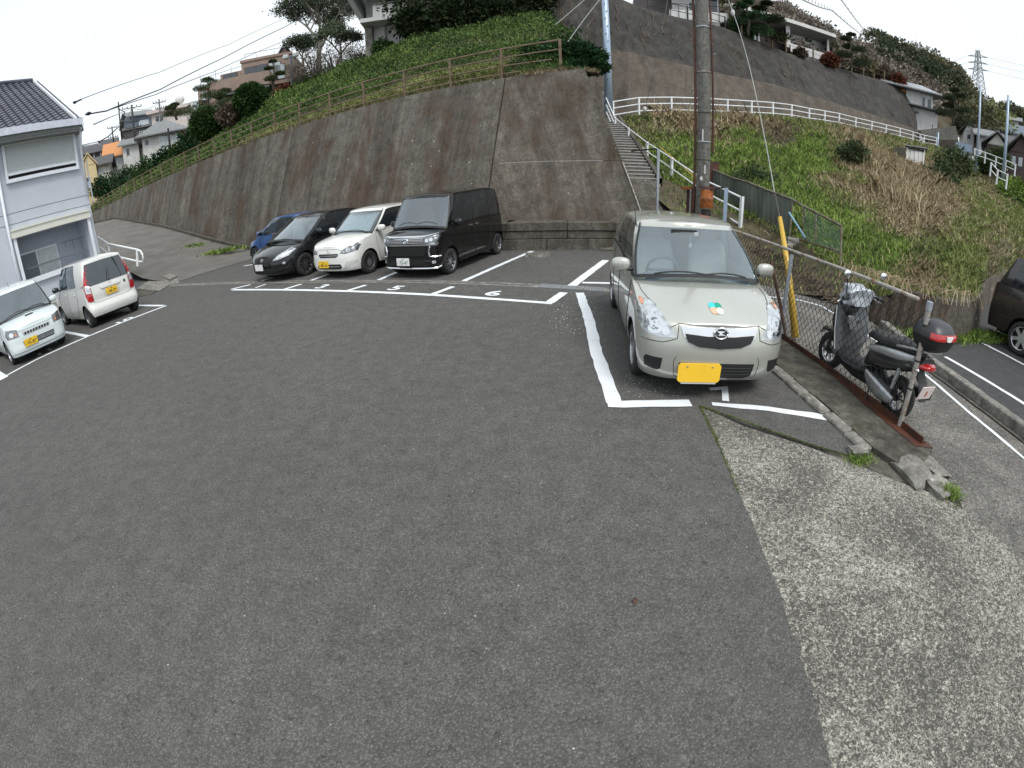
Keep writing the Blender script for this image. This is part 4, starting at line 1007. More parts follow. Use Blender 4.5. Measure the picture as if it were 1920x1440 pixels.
PF = thing('pipe_frame', 'weathered pipe frame with torn netting at the end of the mossy sheet fence', 'frame', tuple(at(1500, 440, 12.3)))
wp = bpy.data.materials['weathered_pipe']
for (p0, p1) in (((1486, 374, 12.9), (1480, 446, 12.7)), ((1507, 387, 12.3), (1505, 462, 12.0)), ((1578, 424, 10.8), (1575, 500, 10.5)), ((1486, 445, 12.6), (1575, 472, 10.7)), ((1530, 400, 11.8), (1529, 450, 11.6))):
 mb = MB(); mb.tube([at(*p0), at(*p1)], .026, 6); mb.build('pipe', wp, PF, world=True)
mb = MB(); rnd = random.Random(8)
for k in range(22):
 a = at(1506, 388+k*3.2, 12.3); b = at(1577, 425+k*2.4, 10.8); mb.tube([a, a.lerp(b, .5)+Vector((0, 0, rnd.uniform(-.05, .05))), b], .004, 3)
for k in range(26):
 u = k/26; a = at(1506+71*u, 388+37*u, 12.3-1.5*u); b = at(1506+70*u, 455+15*u, 12.2-1.5*u); mb.tube([a, b], .004, 3)
mb.build('netting', plain('green_net', (.10, .17, .14), .7), PF, world=True)
a, b = at(1479, 398, 12.2), at(1510, 446, 11.9); mb = MB(); mb.tube([a, b], .024, 8); tag(mb.build('blue_pipe', plain('blue_pipe', (.22, .42, .55), .5)), 'pale blue pipe leaning in the pipe frame', 'pipe')
a = at(1338, 312, 15.7); mb = MB(); mb.box((a.x, a.y, a.z-.5), (.30, .2, 1.3)); tag(mb.build('rusty_box', M['rust']), 'dark red rusted box just right of the concrete utility pole', 'box')
p = [at(1237, 275, 19), at(1300, 330, 16.5), at(1318, 345, 15.8)]; mb = MB(); mb.tube(p, .02, 5); tag(mb.build('yellow_pole', M['yellow']), 'thin yellowish pole leaning across the stair railing', 'pole')
# dirt debris stones and litter on the bare earth
for i, (px, py, dd, r) in enumerate([(1484, 452, 11.9, .16), (1478, 462, 11.6, .12), (1735, 500, 10.6, .0), (1548, 470, 11.0, .0)]):
 if r: tag(rock(at(px, py, dd), (r, r*.8, r*.6), 40+i, M['conc'], 'stone'), ['larger pale stone at the foot of the pipe frame', 'smaller pale stone beside the pipe frame'][i], 'stone')
# ================================================================ CARS  (local: X forward, Y left, Z up)
def pl(P, x):
 """piecewise smooth interpolation"""
 if x <= P[0][0]: return P[0][1]
 for (a, va), (b, vb) in zip(P, P[1:]):
  if x <= b:
   t = (x-a)/(b-a); return va+(vb-va)*t
 return P[-1][1]
def cat_(P, n=60):
 """smoothed lookup table through P (monotone x)"""
 xs = np.array([p[0] for p in P], float); ys = np.array([p[1] for p in P], float)
 m = np.gradient(ys, xs)
 def f(x):
  x = min(max(x, xs[0]), xs[-1]); i = min(max(int(np.searchsorted(xs, x)-1), 0), len(xs)-2); h = xs[i+1]-xs[i]; t = (x-xs[i])/h
  return float((2*t**3-3*t**2+1)*ys[i]+(t**3-2*t**2+t)*h*m[i]+(-2*t**3+3*t**2)*ys[i+1]+(t**3-t**2)*h*m[i+1])
 return f
class Car: pass
def make_car(S, name, label, loc, rz, group=None):
 T = thing(name, label, 'car', loc, rz, group)
 L, Wd, wb, fo, R = S['L'], S['W'], S['wb'], S['fo'], S['R']
 xf, xr = L/2, -L/2; xa = xf-fo; xb = xa-wb; w0 = Wd/2
 nose = cat_(S['nose']); tail = cat_(S['tail']); wid = cat_(S['wid']); top = cat_(S['top'])
 nf, nr = S.get('nf', 3.2), S.get('nr', 4.5); cf, crr = S.get('cf', .72), S.get('cr', .5)
 sill = S.get('sill', .22); RA = R+S.get('arch', .055); lip = S.get('lip', .19); rlip = S.get('rlip', .28)
 def outl(q, z):
  # q in [0,1] front corner, [1,2] side, [2,3] rear corner
  w = w0*wid(z)
  X0, X1 = xf-nose(z), xr+tail(z)
  if q <= 1:
   a = q*math.pi/2; return X0-cf+(cf)*math.cos(a)**(2/nf), w*math.sin(a)**(2/nf)
  if q <= 2:
   t = q-1; return (X0-cf)+((X1+crr)-(X0-cf))*t, w
  a = (q-2)*math.pi/2; return X1+crr-crr*math.sin(a)**(2/nr), w*math.cos(a)**(2/nr)
 # parameter samples with even spacing
 qs = []; fine = [i/400*3 for i in range(401)]; pts = [outl(q, .55) for q in fine]; acc = 0; qs.append(0); last = pts[0]
 for q, p in zip(fine[1:], pts[1:]):
  acc += math.hypot(p[0]-last[0], p[1]-last[1]); last = p
  if acc >= .038: qs.append(q); acc = 0
 qs[-1] = 3.0
 K = 14; rows = []
 def zb_(x, y):
  base = lip if x > xa else (rlip if x < xb else sill)
  for xc in (xa, xb):
   dx = abs(x-xc)
   if dx < RA and y > w0*.72: base = max(base, R+math.sqrt(max(0, RA*RA-dx*dx)))
   elif dx < RA+.1: base = max(base, base if y > w0*.72 else base)
  if x > xa+RA: base = lip
  return base
 def ringpt(q, k):
  xm, ym = outl(q, .55); zt = top(xm); zb = zb_(xm, ym); t = k/K
  z = zb+(zt-zb)*t; x, y = outl(q, z)
  # crease and flare
  return Vector((x, y, z))
 NQ = len(qs)
 half = [[ringpt(q, k) for k in range(K+1)] for q in qs]
 full = [[Vector((p.x, -p.y, p.z)) for p in r] for r in half[:0:-1]]+half   # right rear ... front ... left rear
 mb = MB(); mb.grid(full, flip=False);
 # hood / shoulder surface
 crown = cat_(S['crown'])
 def chord(i, ncol=13):
  a = half[i][K]; r = []
  for j in range(ncol):
   u = -1+2*j/(ncol-1); y = a.y*u; xx = a.x+S.get('hoodbulge', .05)*(1-u*u)*min(1, a.y/w0*1.0)*(0 if a.x > 0 else 0)
   r.append(Vector((xx, y, a.z+crown(a.x)*(1-u*u)*min(1, (i+.0)/6))))
  return r
 xc = S['xcowl']; iA = max(i for i in range(NQ) if half[i][K].x > xc and qs[i] < 1.9)
 hood = [chord(i) for i in range(iA+2)]; mb.grid(hood)
 body = mb.build('body', [S['paint']], T, smooth=True, sharp=42, weld=True)
 # greenhouse columns
 belt = [h[K] for h in half]
 def belt_at(x):   # point on side shoulder
  for i in range(NQ-1):
   if belt[i].x >= x >= belt[i+1].x and qs[i] < 2.6:
    t = (belt[i].x-x)/(belt[i].x-belt[i+1].x+1e-9); return belt[i].lerp(belt[i+1], t)
  return belt[-1]
 ztop = cat_(S['roofz']); wr = S['wr']; xrf, xrr = S['xrf'], S['xrr']; ins = S.get('inset', .02)
 cols = []   # (bottom, top, tag of span to next)
 A = S['A']  # (x_bottom, x_top) of windscreen edge
 nW = 8; bA = belt_at(A[0]); yA = bA.y-ins;
 bul = S.get('wsbulge', .16); bult = S.get('wsbulget', .10)
 for i in range(nW+1):
  u = i/nW; xb_ = A[0]+bul*(1-u**2.2); yb = yA*u; zb2 = top(A[0])+crown(A[0])*(1-u*u)-.004
  xt = A[1]+bult*(1-u**2.4); yt = (wr-.03)*u
  cols.append((Vector((xb_, yb, zb2)), Vector((xt, yt, ztop(xt)+.028*(1-u*u))), 'windscreen' if i < nW else 'pillar'))
 for (bx, tx, tg, nsub) in S['side']:
  # spans start at the listed x; each span subdivided
  cols.append((bx, tx, tg, nsub))
 side = []; src = cols[nW+1:]; cols = cols[:nW+1]
 def sidecol(bx, tx):
  b = belt_at(bx).copy(); b.y -= ins; z = ztop(tx); y = wr*S.get('wrf', 1.0) if False else wr
  # roof narrows towards the rear
  f = max(0, (S['x_narrow']-tx))/(abs(xrr-S['x_narrow'])+1e-6); y = wr-(S.get('rnarrow', .05))*min(1, f)**2
  return b, Vector((tx, y, z))
 for j, (bx, tx, tg, ns) in enumerate(src):
  nx = src[j+1] if j+1 < len(src) else None
  if nx is None:
   b, t_ = sidecol(bx, tx); cols.append((b, t_, tg)); break
  for s in range(ns):
   u = s/ns; b, t_ = sidecol(bx+(nx[0]-bx)*u, tx+(nx[1]-tx)*u); cols.append((b, t_, tg))
 # rear corner and tailgate glass
 bl, tl, _ = cols[-1]; cols.pop()
 RB = S['rearb']; RTp = S['reart']; nR = 9     # x of the tailgate centre line at belt and roof
 for i in range(nR+1):
  u = i/nR; e = S.get('rc', 5.)
  a = u*math.pi/2; cy, sx = math.cos(a)**(2/e), math.sin(a)**(2/e)
  b = Vector((bl.x+(RB-bl.x)*sx, bl.y*cy, bl.z+(top(RB)-bl.z)*sx)); t_ = Vector((tl.x+(RTp-tl.x)*sx, tl.y*cy, tl.z+(ztop(RTp)-tl.z)*sx+.02*(1-cy)))
  cols.append((b, t_, 'pillar' if cy > S.get('rglass', .86) else 'rear_window'))
 tv = [0, .06, .2, .36, .52, .68, .82, .93, 1.0]; KT = len(tv)-1
 def gp_(b, t_, v, tg=''):
  p = b.lerp(t_, v); r = Vector((p.x*.0, p.y, 0)); out = .028*math.sin(math.pi*v)
  if abs(p.y) > .3: p = p+Vector((0, out, 0))
  return p
 gh = [[gp_(b, t_, v) for v in tv] for b, t_, g_ in cols]
 tags = [c[2] for c in cols]; NC = len(cols)
 fullg = [[Vector((p.x, -p.y, p.z)) for p in r] for r in gh[:0:-1]]+gh
 ftag = [tags[i-1] for i in range(NC-1, 0, -1)]+tags[:-1]
 V = [p for r in fullg for p in r]; nb = KT+1
 groups = {}
 def add(gk, f): groups.setdefault(gk, []).append(f)
 run = 0; prevt = None
 kr = {'windscreen': (1, KT-1), 'side_window': (S.get('swb', 1), KT-1), 'rear_window': S.get('rwk', (1, KT-1)), 'dark_pillar': (1, KT-1), 'quarter': (2, KT-1)}
 for i in range(len(fullg)-1):
  tg = ftag[i]
  if tg != prevt: run += 1; prevt = tg
  for k in range(KT):
   f = (i*nb+k, i*nb+k+1, (i+1)*nb+k+1, (i+1)*nb+k); rng = kr.get(tg)
   if rng and rng[0] <= k < rng[1]:
    add((tg, run), f)
   elif tg == 'windscreen' and k == 0: add(('cowl', 0), f)
   elif rng and S.get('dark_surround', False) and tg in ('side_window', 'dark_pillar', 'quarter'): add(('frame', run), f)
   elif tg == 'pillar' and S.get('blackA', False) and i < 0: pass
   else: add(('shell', 0), f)
 # windscreen black border: outermost columns
 def sub(name_, faces, mat, parent, off=0.0, inward=0.0, thick=True):
  used = sorted({v for f in faces for v in f}); mp = {v: i for i, v in enumerate(used)}
  me = bpy.data.meshes.new(name_); me.from_pydata([tuple(V[v]) for v in used], [], [tuple(mp[v] for v in f) for f in faces]); me.materials.append(mat)
  me.update(); me.polygons.foreach_set('use_smooth', [True]*len(me.polygons))
  o = obj_mesh(name_, me, parent)
  return o
 roofmb = MB()
 rows_ = []
 top_ring = [r[-1] for r in gh]
 for i in range(NC):
  a = top_ring[i]; row = []
  for j in range(13):
   u = -1+2*j/12; row.append(Vector((a.x, a.y*u, a.z+S.get('roofcrown', .045)*(1-abs(u)**2.2)*min(1, a.y/.35)*min(1, (NC-i)/5))))
  rows_.append(row)
 # the roof surface and shell are one painted piece
 mbs = MB(); mbs.v = [tuple(p) for p in V]; mbs.f = [list(f) for f in groups.get(('shell', 0), [])]; mbs.mi = [0]*len(mbs.f)
 mbs.grid(rows_); shell = mbs.build('roof_and_pillars', S.get('roofpaint', S['paint']), T, smooth=True, sharp=50, weld=True)
 bm = bmesh.new(); bm.from_mesh(shell.data); loose = [v for v in bm.verts if not v.link_faces]; bmesh.ops.delete(bm, geom=loose, context='VERTS'); bm.to_mesh(shell.data); bm.free()
 shell.data.polygons.foreach_set('use_smooth', [True]*len(shell.data.polygons)); shell.data.set_sharp_from_angle(angle=rad(50))
 for (gk, run_), faces in groups.items():
  if gk == 'shell': continue
  mat = {'windscreen': S['glass_f'], 'side_window': S['glass_s'], 'quarter': S['glass_s'], 'rear_window': S['glass_r'], 'dark_pillar': M['black'], 'cowl': M['black'], 'frame': M['black']}[gk]
  nm = {'quarter': 'side_window', 'dark_pillar': 'pillar', 'frame': 'window_frame'}.get(gk, gk)
  sub(nm, faces, mat, T)
 # black frit round the windscreen
 wsl = [gh[nW][k] for k in range(KT+1)]
 for s in (1, -1):
  mb = MB(); mb.grid([[Vector((p.x+.006, s*(p.y-.0), p.z+.006)) for p in wsl], [Vector((q.x+.008, s*(q.y-.0), q.z+.008)) for q in [wsl[k].lerp(gh[nW-1][k], .22) for k in range(KT+1)]]]); mb.build('screen_edge', M['black'], T)
 # collision tree for fitted parts
 bmx = bmesh.new(); bmx.from_mesh(body.data); bmx.from_mesh(shell.data)
 for (gk, run_), faces in groups.items():
  if gk != 'shell':
   vv = {}
   for f in faces:
    fv = []
    for v in f:
     if v not in vv: vv[v] = bmx.verts.new(V[v])
     fv.append(vv[v])
    try: bmx.faces.new(fv)
    except ValueError: pass
 tree = BVHTree.FromBMesh(bmx); bmx.free()
 dirs = {'front': (Vector((-1, 0, 0)), lambda a, b: Vector((3, a, b))), 'rear': (Vector((1, 0, 0)), lambda a, b: Vector((-3, a, b))),
   'left': (Vector((0, -1, 0)), lambda a, b: Vector((a, 2, b))), 'right': (Vector((0, 1, 0)), lambda a, b: Vector((a, -2, b))), 'up': (Vector((0, 0, -1)), lambda a, b: Vector((a, b, 3)))}
 def proj(side, a, b, off):
  d, f = dirs[side]; o = f(a, b); h, nrm, _, _ = tree.ray_cast(o, d)
  if h is None:
   return None
  if nrm.dot(d) > 0: nrm = -nrm
  return h+nrm*off
 def decal(nm, side, P, mat, off=.006, parent=T, cut=.05, rim=.012, mirror=False, world_pts=None):
  for ms in ((1, -1) if mirror else (1,)):
   if side in ('left', 'right'): PP = P
   else: PP = [(p[0], p[1]*ms) for p in P] if side == 'up' else [(p[0]*ms, p[1]) for p in P]
   sd2 = side
   if mirror and side in ('left', 'right'): sd2 = 'left' if ms == 1 else 'right'
   bm = bmesh.new(); vs_ = [bm.verts.new((p[0], p[1], 0)) for p in PP]
   try: bm.faces.new(vs_)
   except ValueError: bm.free(); continue
   bmesh.ops.triangulate(bm, faces=bm.faces[:])
   for _ in range(4):
    ed = [e for e in bm.edges if e.calc_length() > cut]
    if not ed: break
    bmesh.ops.subdivide_edges(bm, edges=ed, cuts=1); bmesh.ops.triangulate(bm, faces=[f for f in bm.faces if len(f.verts) > 3])
   ok = True; bad = []
   for v in bm.verts:
    p = proj(sd2, v.co.x, v.co.y, off)
    if p is None: bad.append(v)
    else: v.co = p
   axk = 0 if sd2 in ('front', 'rear') else 1 if sd2 in ('left', 'right') else 2; good = [v for v in bm.verts if v not in bad]
   if not good: bm.free(); continue
   med = sorted(v.co[axk] for v in good)[len(good)//2]; bad += [v for v in good if abs(v.co[axk]-med) > .30]
   if bad: bmesh.ops.delete(bm, geom=bad, context='VERTS')
   if rim and bm.edges:
    d = dirs[sd2][0]; be = [e for e in bm.edges if len(e.link_faces) == 1]
    r_ = bmesh.ops.extrude_edge_only(bm, edges=be);
    for v in [x for x in r_['geom'] if isinstance(x, bmesh.types.BMVert)]: v.co += d*rim
   bmesh.ops.recalc_face_normals(bm, faces=bm.faces)
   me = bpy.data.meshes.new(nm); bm.to_mesh(me); bm.free(); me.materials.append(mat)
   me.polygons.foreach_set('use_smooth', [True]*len(me.polygons)); me.set_sharp_from_angle(angle=rad(45))
   o = obj_mesh(nm, me, parent)
  return o
 def seam(side, pts, w=.007, mat=M['black'], off=.002, nm='door_seam', mirror=True):
  for sd2 in (('left', 'right') if mirror and side in ('left', 'right') else (side,)):
   q = []
   for a, b in zip(pts, pts[1:]):
    n = max(1, int(math.hypot(b[0]-a[0], b[1]-a[1])/.04))
    for k in range(n): q.append((a[0]+(b[0]-a[0])*k/n, a[1]+(b[1]-a[1])*k/n))
   q.append(pts[-1]); Pp = [proj(sd2, a, b, off) for a, b in q]; Pp = [p for p in Pp if p is not None]
   if len(Pp) > 1: mb = MB(); mb.tube(Pp, w/2, 4); mb.build(nm, mat, T)
 C = Car(); C.T = T; C.decal = decal; C.seam = seam; C.proj = proj; C.body = body; C.S = S; C.half = half; C.belt_at = belt_at; C.xa = xa; C.xb = xb
 # wheels
 def wheel(x, s, steer=0):
  y = (w0-.095-S.get('track_in', 0))*s; tw_ = S.get('tw', .155); Rr = R*S.get('rimr', .66)
  e = bpy.data.objects.new('wheel', None)
  mbw = MB()
  o_ = s
  mbw.lathe([(Rr*.98, -tw_/2*o_), (Rr*.98, tw_/2*o_*.98), (Rr*.93, tw_/2*o_*.92), (Rr*.9, tw_*.2*o_)], (0, 0, 0), 'Y', 32)
  rim = mbw
  hub = MB(); hub.lathe([(0, tw_*.36*o_), (.055, tw_*.36*o_), (.06, tw_*.26*o_), (.065, 0)], (0, 0, 0), 'Y', 20)
  style = S.get('rim', 'steel5'); n = S.get('spokes', 5)
  wo = rim.build('wheel', S.get('rimedge', M['alloy']), T, smooth=True, sharp=35); wo.location = (x, y, R); wo.rotation_euler = (S.get('rimrot', .3)*0, 0, steer)
  MW_ = None
  ty = MB(); hw = tw_/2
  prof = [(Rr*.95, -hw*.8), (Rr*1.02, -hw*.98), (R*.90, -hw*1.04), (R*.97, -hw*.86), (R, -hw*.55), (R, hw*.55), (R*.97, hw*.86), (R*.90, hw*1.04), (Rr*1.02, hw*.98), (Rr*.95, hw*.8)]
  ty.lathe(prof, (0, 0, 0), 'Y', 36); ty.build('tyre', M['rubber'], wo, smooth=True, sharp=60)
  disc = MB();
  if style == 'cover':   # full plastic cover with slots
   disc.lathe([(0, hw*.80*o_), (Rr*.35, hw*.78*o_), (Rr*.8, hw*.68*o_), (Rr*.97, hw*.80*o_)], (0, 0, 0), 'Y', 36); disc.build('wheel_cover', S.get('rimmat', M['alloy']), wo, smooth=True, sharp=40)
   sl = MB()
   for i in range(n):
    a = 2*math.pi*i/n;
    for da in (-.16, .16):
     sl._add([Vector(((r_)*math.cos(a+dd), (hw*.80 if r_ < Rr*.6 else hw*.725)*o_+.003*o_, r_*math.sin(a+dd))) for r_, dd in ((Rr*.45, da-.07), (Rr*.45, da+.07), (Rr*.86, da+.10), (Rr*.86, da-.10))], [(0, 1, 2, 3), (3, 2, 1, 0)])
   sl.build('slot', M['black'], wo)
  else:
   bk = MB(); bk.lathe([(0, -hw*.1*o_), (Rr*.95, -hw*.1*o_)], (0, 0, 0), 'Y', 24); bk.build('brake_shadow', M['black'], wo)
   for i in range(n):
    a = 2*math.pi*i/n+.3; ca, sa = math.cos(a), math.sin(a); wd0, wd1 = S.get('spw', (.028, .020))
    P = []
    for r_, wd, yy in ((.03, wd0, hw*.72), (Rr*.55, (wd0+wd1)/2, hw*.70), (Rr*.95, wd1*1.3, hw*.62)):
     for sg in (-1, 1):
      for dy in (0, -.03): P.append(Vector((r_*ca-sg*wd*sa, (yy+dy)*o_, r_*sa+sg*wd*ca)))
    F = []
    for k in range(2): b_ = k*4; F += [(b_, b_+2, b_+6, b_+4), (b_+1, b_+5, b_+7, b_+3), (b_, b_+4, b_+5, b_+1), (b_+2, b_+3, b_+7, b_+6)]
    m3 = MB(); m3._add(P, F); m3.build('spoke', S.get('rimmat', M['alloy']), wo)
  hub.build('hub', S.get('rimmat', M['alloy']), wo, smooth=True, sharp=40)
  return wo
 for s in (1, -1):
  wheel(xa, s, S.get('steer', 0)); wheel(xb, s, 0)
  for xc_ in (xa, xb):   # wheel housings
   m3 = MB(); pr = []
   G_ = []
   for k in range(15):
    a = math.pi*k/14; G_.append([Vector((xc_+math.cos(a)*(RA+.004), s*(w0-.022), R+math.sin(a)*(RA+.004))), Vector((xc_+math.cos(a)*(RA+.004), s*(w0-.30), R+math.sin(a)*(RA+.004)))])
   m3.grid(G_); m3.grid([[r[1] for r in G_], [Vector((r[1].x, r[1].y, .16)) for r in G_]]); m3.build('wheel_housing', M['dark'], T)
 # underside and cabin tub
 m3 = MB(); m3.box(((xf+xr)/2-.02, 0, .30), (L-.34, Wd-.62, .22)); m3.box(((xa+xb)/2, 0, .28), (wb-2*RA-.03, Wd-.16, .16)); m3.build('underbody', M['dark'], T)
 # cabin interior
 im = S.get('interior', plain('cabin_dark', (.05, .05, .05), .8) if 'cabin_dark' not in bpy.data.materials else bpy.data.materials['cabin_dark'])
 zf = top(0)-.28
 m3 = MB(); m3.poly([(A[0]+.02, -w0+.12, zf), (A[0]+.02, w0-.12, zf), (RB+.1, w0-.12, zf), (RB+.1, -w0+.12, zf)]); m3.build('cabin_floor', im, T)
 m3 = MB(); z0 = top(A[0]); m3.box((A[0]-.14, 0, z0-.06), (.42, Wd-.30, .14), Matrix.Rotation(-.08, 3, 'Y'), .04); m3.build('dashboard', S.get('dash', M['black']), T)
 seats = S.get('seatx', A[0]-.75)
 for (sx_, ys) in ((seats, (-.34, .34)), (seats-.85, (-.32, .32))):
  for y_ in ys:
   m3 = MB(); m3.blob((sx_-.12, y_, zf+.16), (.10, .25, .40), 14, 8, Matrix.Rotation(-.2, 3, 'Y'), .6); o = m3.build('seat', im, T, smooth=True)
   m3 = MB(); m3.blob((sx_-.20, y_, zf+.60), (.055, .13, .09), 12, 8, None, .7); m3.build('headrest', im, o, smooth=True)
 m3 = MB(); c = Vector((seats+.42, -.34, z0+.02)); Rm = Matrix.Rotation(-1.15, 3, 'Y')
 ring = [c+Rm @ Vector((.175*math.cos(a), .175*math.sin(a), 0)) for a in [2*math.pi*i/20 for i in range(21)]]; m3.tube(ring, .016, 6)
 m3.tube([c+Rm @ Vector((-.16, 0, 0)), c, c+Rm @ Vector((.0, .16, 0))], .018, 5); m3.tube([c, c+Rm @ Vector((0, -.16, 0))], .018, 5); m3.build('steering_wheel', S.get('wheelmat', M['black']), T, smooth=True)
 m3 = MB(); xm = A[1]+bult-.12; m3.box((xm, 0, ztop(A[1])-.09), (.03, .24, .07), None, .012); m3.build('rear_view_mirror', M['black'], T)
 # mirrors
 if S.get('mirror', True):
  mx_, mz_ = S.get('mirx', A[0]-.18), S.get('mirz', top(A[0])+.09)
  for s in (1, -1):
   y_ = belt_at(mx_).y; m3 = MB(); m3.blob((mx_, s*(y_+.115), mz_), (.062, .105, .075), 16, 10, Matrix.Rotation(s*.15, 3, 'Z'), .75); o = m3.build('door_mirror', S.get('mirmat', S['paint']), T, smooth=True)
   m3 = MB(); m3.box((mx_+.01, s*(y_+.015), mz_-.05), (.06, .09, .035), None, .01); m3.build('mirror_foot', M['black'], o)
   m3 = MB(); m3.blob((mx_-.045, s*(y_+.118), mz_), (.025, .09, .062), 14, 8, None, .7); m3.build('mirror_glass', M['darkchrome'] if 'darkchrome' in M else M['chrome'], o, smooth=True)
 # wipers
 if S.get('wipers', True):
  for (y0, y1, zz) in ((-.50, .02, .0), (.02, .50, .0)):
   P = []
   for k in range(7):
    u = k/6; y_ = y0+(y1-y0)*u; p = proj('up', A[0]+bul*(1-(abs(y_)/yA)**2.2)-.045-.03*math.sin(math.pi*u), y_, .02); P.append(p) if p is not None else None
   if len(P) > 1: m3 = MB(); m3.tube(P, .009, 4); m3.build('wiper', M['black'], T)
 return C
def plate(C, side, y, z, w, h, mat, top_txt, txt, ink, off=.02, hira=True, tilt=0):
 """number plate standing proud of the bumper"""
 p = C.proj(side, y, z, 0); p2 = C.proj(side, y+w*.4, z, 0); p3 = C.proj(side, y-w*.4, z, 0)
 s = 1 if side == 'front' else -1; xs = [q.x for q in (p, p2, p3) if q is not None]; x = (max(xs) if s > 0 else min(xs))+s*off
 mb = MB(); mb.box((x, y, z), (.012, w, h), None, .008); o = mb.build('number_plate', mat, C.T)
 def put(t_, size, cy, cz, m, sx=1.0, nm='plate_digits'):
  V, F = text_mb(t_, size, size*.012); mb = MB()
  mb._add([Vector((x+s*.0075, y+s*(v.x*sx)+cy*s, z+cz+v.y)) for v in V], F); return mb.build(nm, m, o)
 if top_txt: put(top_txt, h*.24, 0, h*.32, ink, nm='plate_line')
 if txt: put(txt, h*.62, w*.055, -h*.13, ink, .92)
 if hira: put('o', h*.3, -w*.40, -h*.14, ink, nm='plate_mark')
 return o
M['darkchrome'] = plain('mirror_dark', (.12, .13, .14), .08, 1.0)
def ell(cx, cz, a, b, n=18, ph=0): return [(cx+a*math.cos(2*math.pi*i/n+ph), cz+b*math.sin(2*math.pi*i/n+ph)) for i in range(n)]
def emblem_ring(C, side, y, z, a, b, mat, off=.012, r=.007):
 P = [C.proj(side, yy, zz, off) for yy, zz in ell(y, z, a, b, 22)]
 P = [p for p in P if p is not None]
 x = sum(p.x for p in P)/len(P); P = [Vector((x*.6+p.x*.4, p.y, p.z)) for p in P]
 mb = MB(); mb.tube(P+[P[0]], r, 6); return mb.build('emblem', mat, C.T, smooth=True)
def place(front_l, rear_l=None, wb=2.45, track_out=.72, heading=None, front_r=None):
 pass
G_S = dict(clear=glassy('screen_glass', (.72, .82, .86), .22, .92), tint=glassy('tinted_glass', (.18, .21, .22), .10, .5), dark=glassy('privacy_glass', (.03, .03, .035), .03, .15), mid=glassy('green_glass', (.42, .50, .50), .12, .7))
# ---------------------------------------------------------------- the cars
def V2(x, y): return Vector((x, y))
def pose(axle_center, h, xaxle):
 h = Vector(h).normalized(); c = Vector(axle_center)-h*xaxle; return (c.x, c.y, 0.0), math.atan2(h.y, h.x)
beige = plain('beige_cabin', (.52, .51, .46), .8, var=.1); greycab = plain('grey_cabin', (.17, .17, .17), .8);
# ---- silver-green kei hatchback
S1 = dict(L=3.395, W=1.475, wb=2.49, fo=.64, R=.27, paint=paint('paint_champagne', (.50, .505, .46), .5, .3), nf=3.9, cf=.52, nr=5, cr=.35,
 nose=[(.15, .10), (.22, .035), (.40, .0), (.55, .012), (.68, .05), (.78, .11), (.90, .20), (1.1, .3)], tail=[(.2, .05), (.4, 0), (.7, .01), (1.1, .05)],
 wid=[(.15, .93), (.25, .965), (.42, 1.0), (.62, 1.0), (.80, .985), (.98, .955), (1.15, .93)],
 top=[(-1.7, 1.04), (-1.2, 1.05), (-.4, 1.03), (.3, .995), (.80, .955), (1.05, .905), (1.35, .835), (1.55, .765), (1.70, .70)],
 crown=[(-1.7, 0), (.6, .05), (.95, .075), (1.3, .07), (1.6, .035), (1.7, .01)],
 xcowl=.70, A=(.80, .10), wsbulge=.20, wsbulget=.12, wr=.585, xrf=.1, xrr=-1.45, x_narrow=-.4, rnarrow=.03, roofcrown=.035,
 roofz=[(-1.6, 1.42), (-1.3, 1.47), (-.6, 1.495), (0, 1.475), (.15, 1.45), (.3, 1.42)],
 side=[(.74, .04, 'side_window', 6), (-.16, -.28, 'dark_pillar', 1), (-.24, -.34, 'side_window', 5), (-1.02, -.92, 'pillar', 1), (-1.12, -1.0, 'quarter', 2), (-1.38, -1.15, 'pillar', 1), (-1.48, -1.25, 'end', 1)],
 rearb=-1.64, reart=-1.42, glass_f=G_S['clear'], glass_s=G_S['mid'], glass_r=G_S['mid'], interior=beige, dash=plain('dash_blue_grey', (.16, .20, .24), .7), rim='cover', spokes=9, mirx=.62, mirz=1.06, wheelmat=plain('grey_wheel', (.14, .15, .15), .6))
loc, rz = pose((1.965, 4.20), (-.135, -.991), S1['L']/2-S1['fo'])
C1 = make_car(S1, 'compact_hatchback', 'champagne-silver hatchback with a four-leaf sticker on its bonnet, in bay 7 by the fence', loc, rz)
hl = [(.41, .61), (.56, .60), (.69, .62), (.727, .69), (.728, .80), (.71, .88), (.66, .895), (.595, .85), (.52, .77), (.455, .69)]
def headlight(C, P, lens, inner, mirror=True, off=.004, surround=None):
 for ms in (1, -1):
  o = C.decal('headlight', 'front', [(p[0]*ms, p[1]) for p in P], lens, off=off, cut=.035)
  for (cy, cz, r, m) in inner:
   q = ell(cy*ms, cz, r, r*1.05, 14); C.decal('lamp_bowl', 'front', q, m, off=off+.005, parent=o, rim=.003)
 return
headlight(C1, hl, M['lamp'], [(.60, .70, .075, M['chrome']), (.60, .70, .045, M['lamp_dark']), (.505, .655, .035, M['chrome']), (.685, .83, .019, M['orange_lens'])])
C1.decal('upper_grille_bar', 'front', [(-.37, .70), (.37, .70), (.34, .62), (.2, .585), (-.2, .585), (-.34, .62)], M['chrome'], off=.010)
C1.decal('grille', 'front', [(-.335, .645), (-.12, .628), (.12, .628), (.335, .645), (.30, .575), (.2, .535), (0, .52), (-.2, .535), (-.30, .575)], M['black'], off=.016)
emblem_ring(C1, 'front', 0, .655, .062, .046, M['chrome'], .03, .010)
C1.decal('emblem_plate', 'front', ell(0, .655, .055, .040), M['ink'], off=.026); C1.decal('emblem_bar', 'front', [(-.045, .672), (.04, .672), (.0, .655), (.045, .640), (-.03, .640), (-.012, .655)], M['chrome'], off=.031)
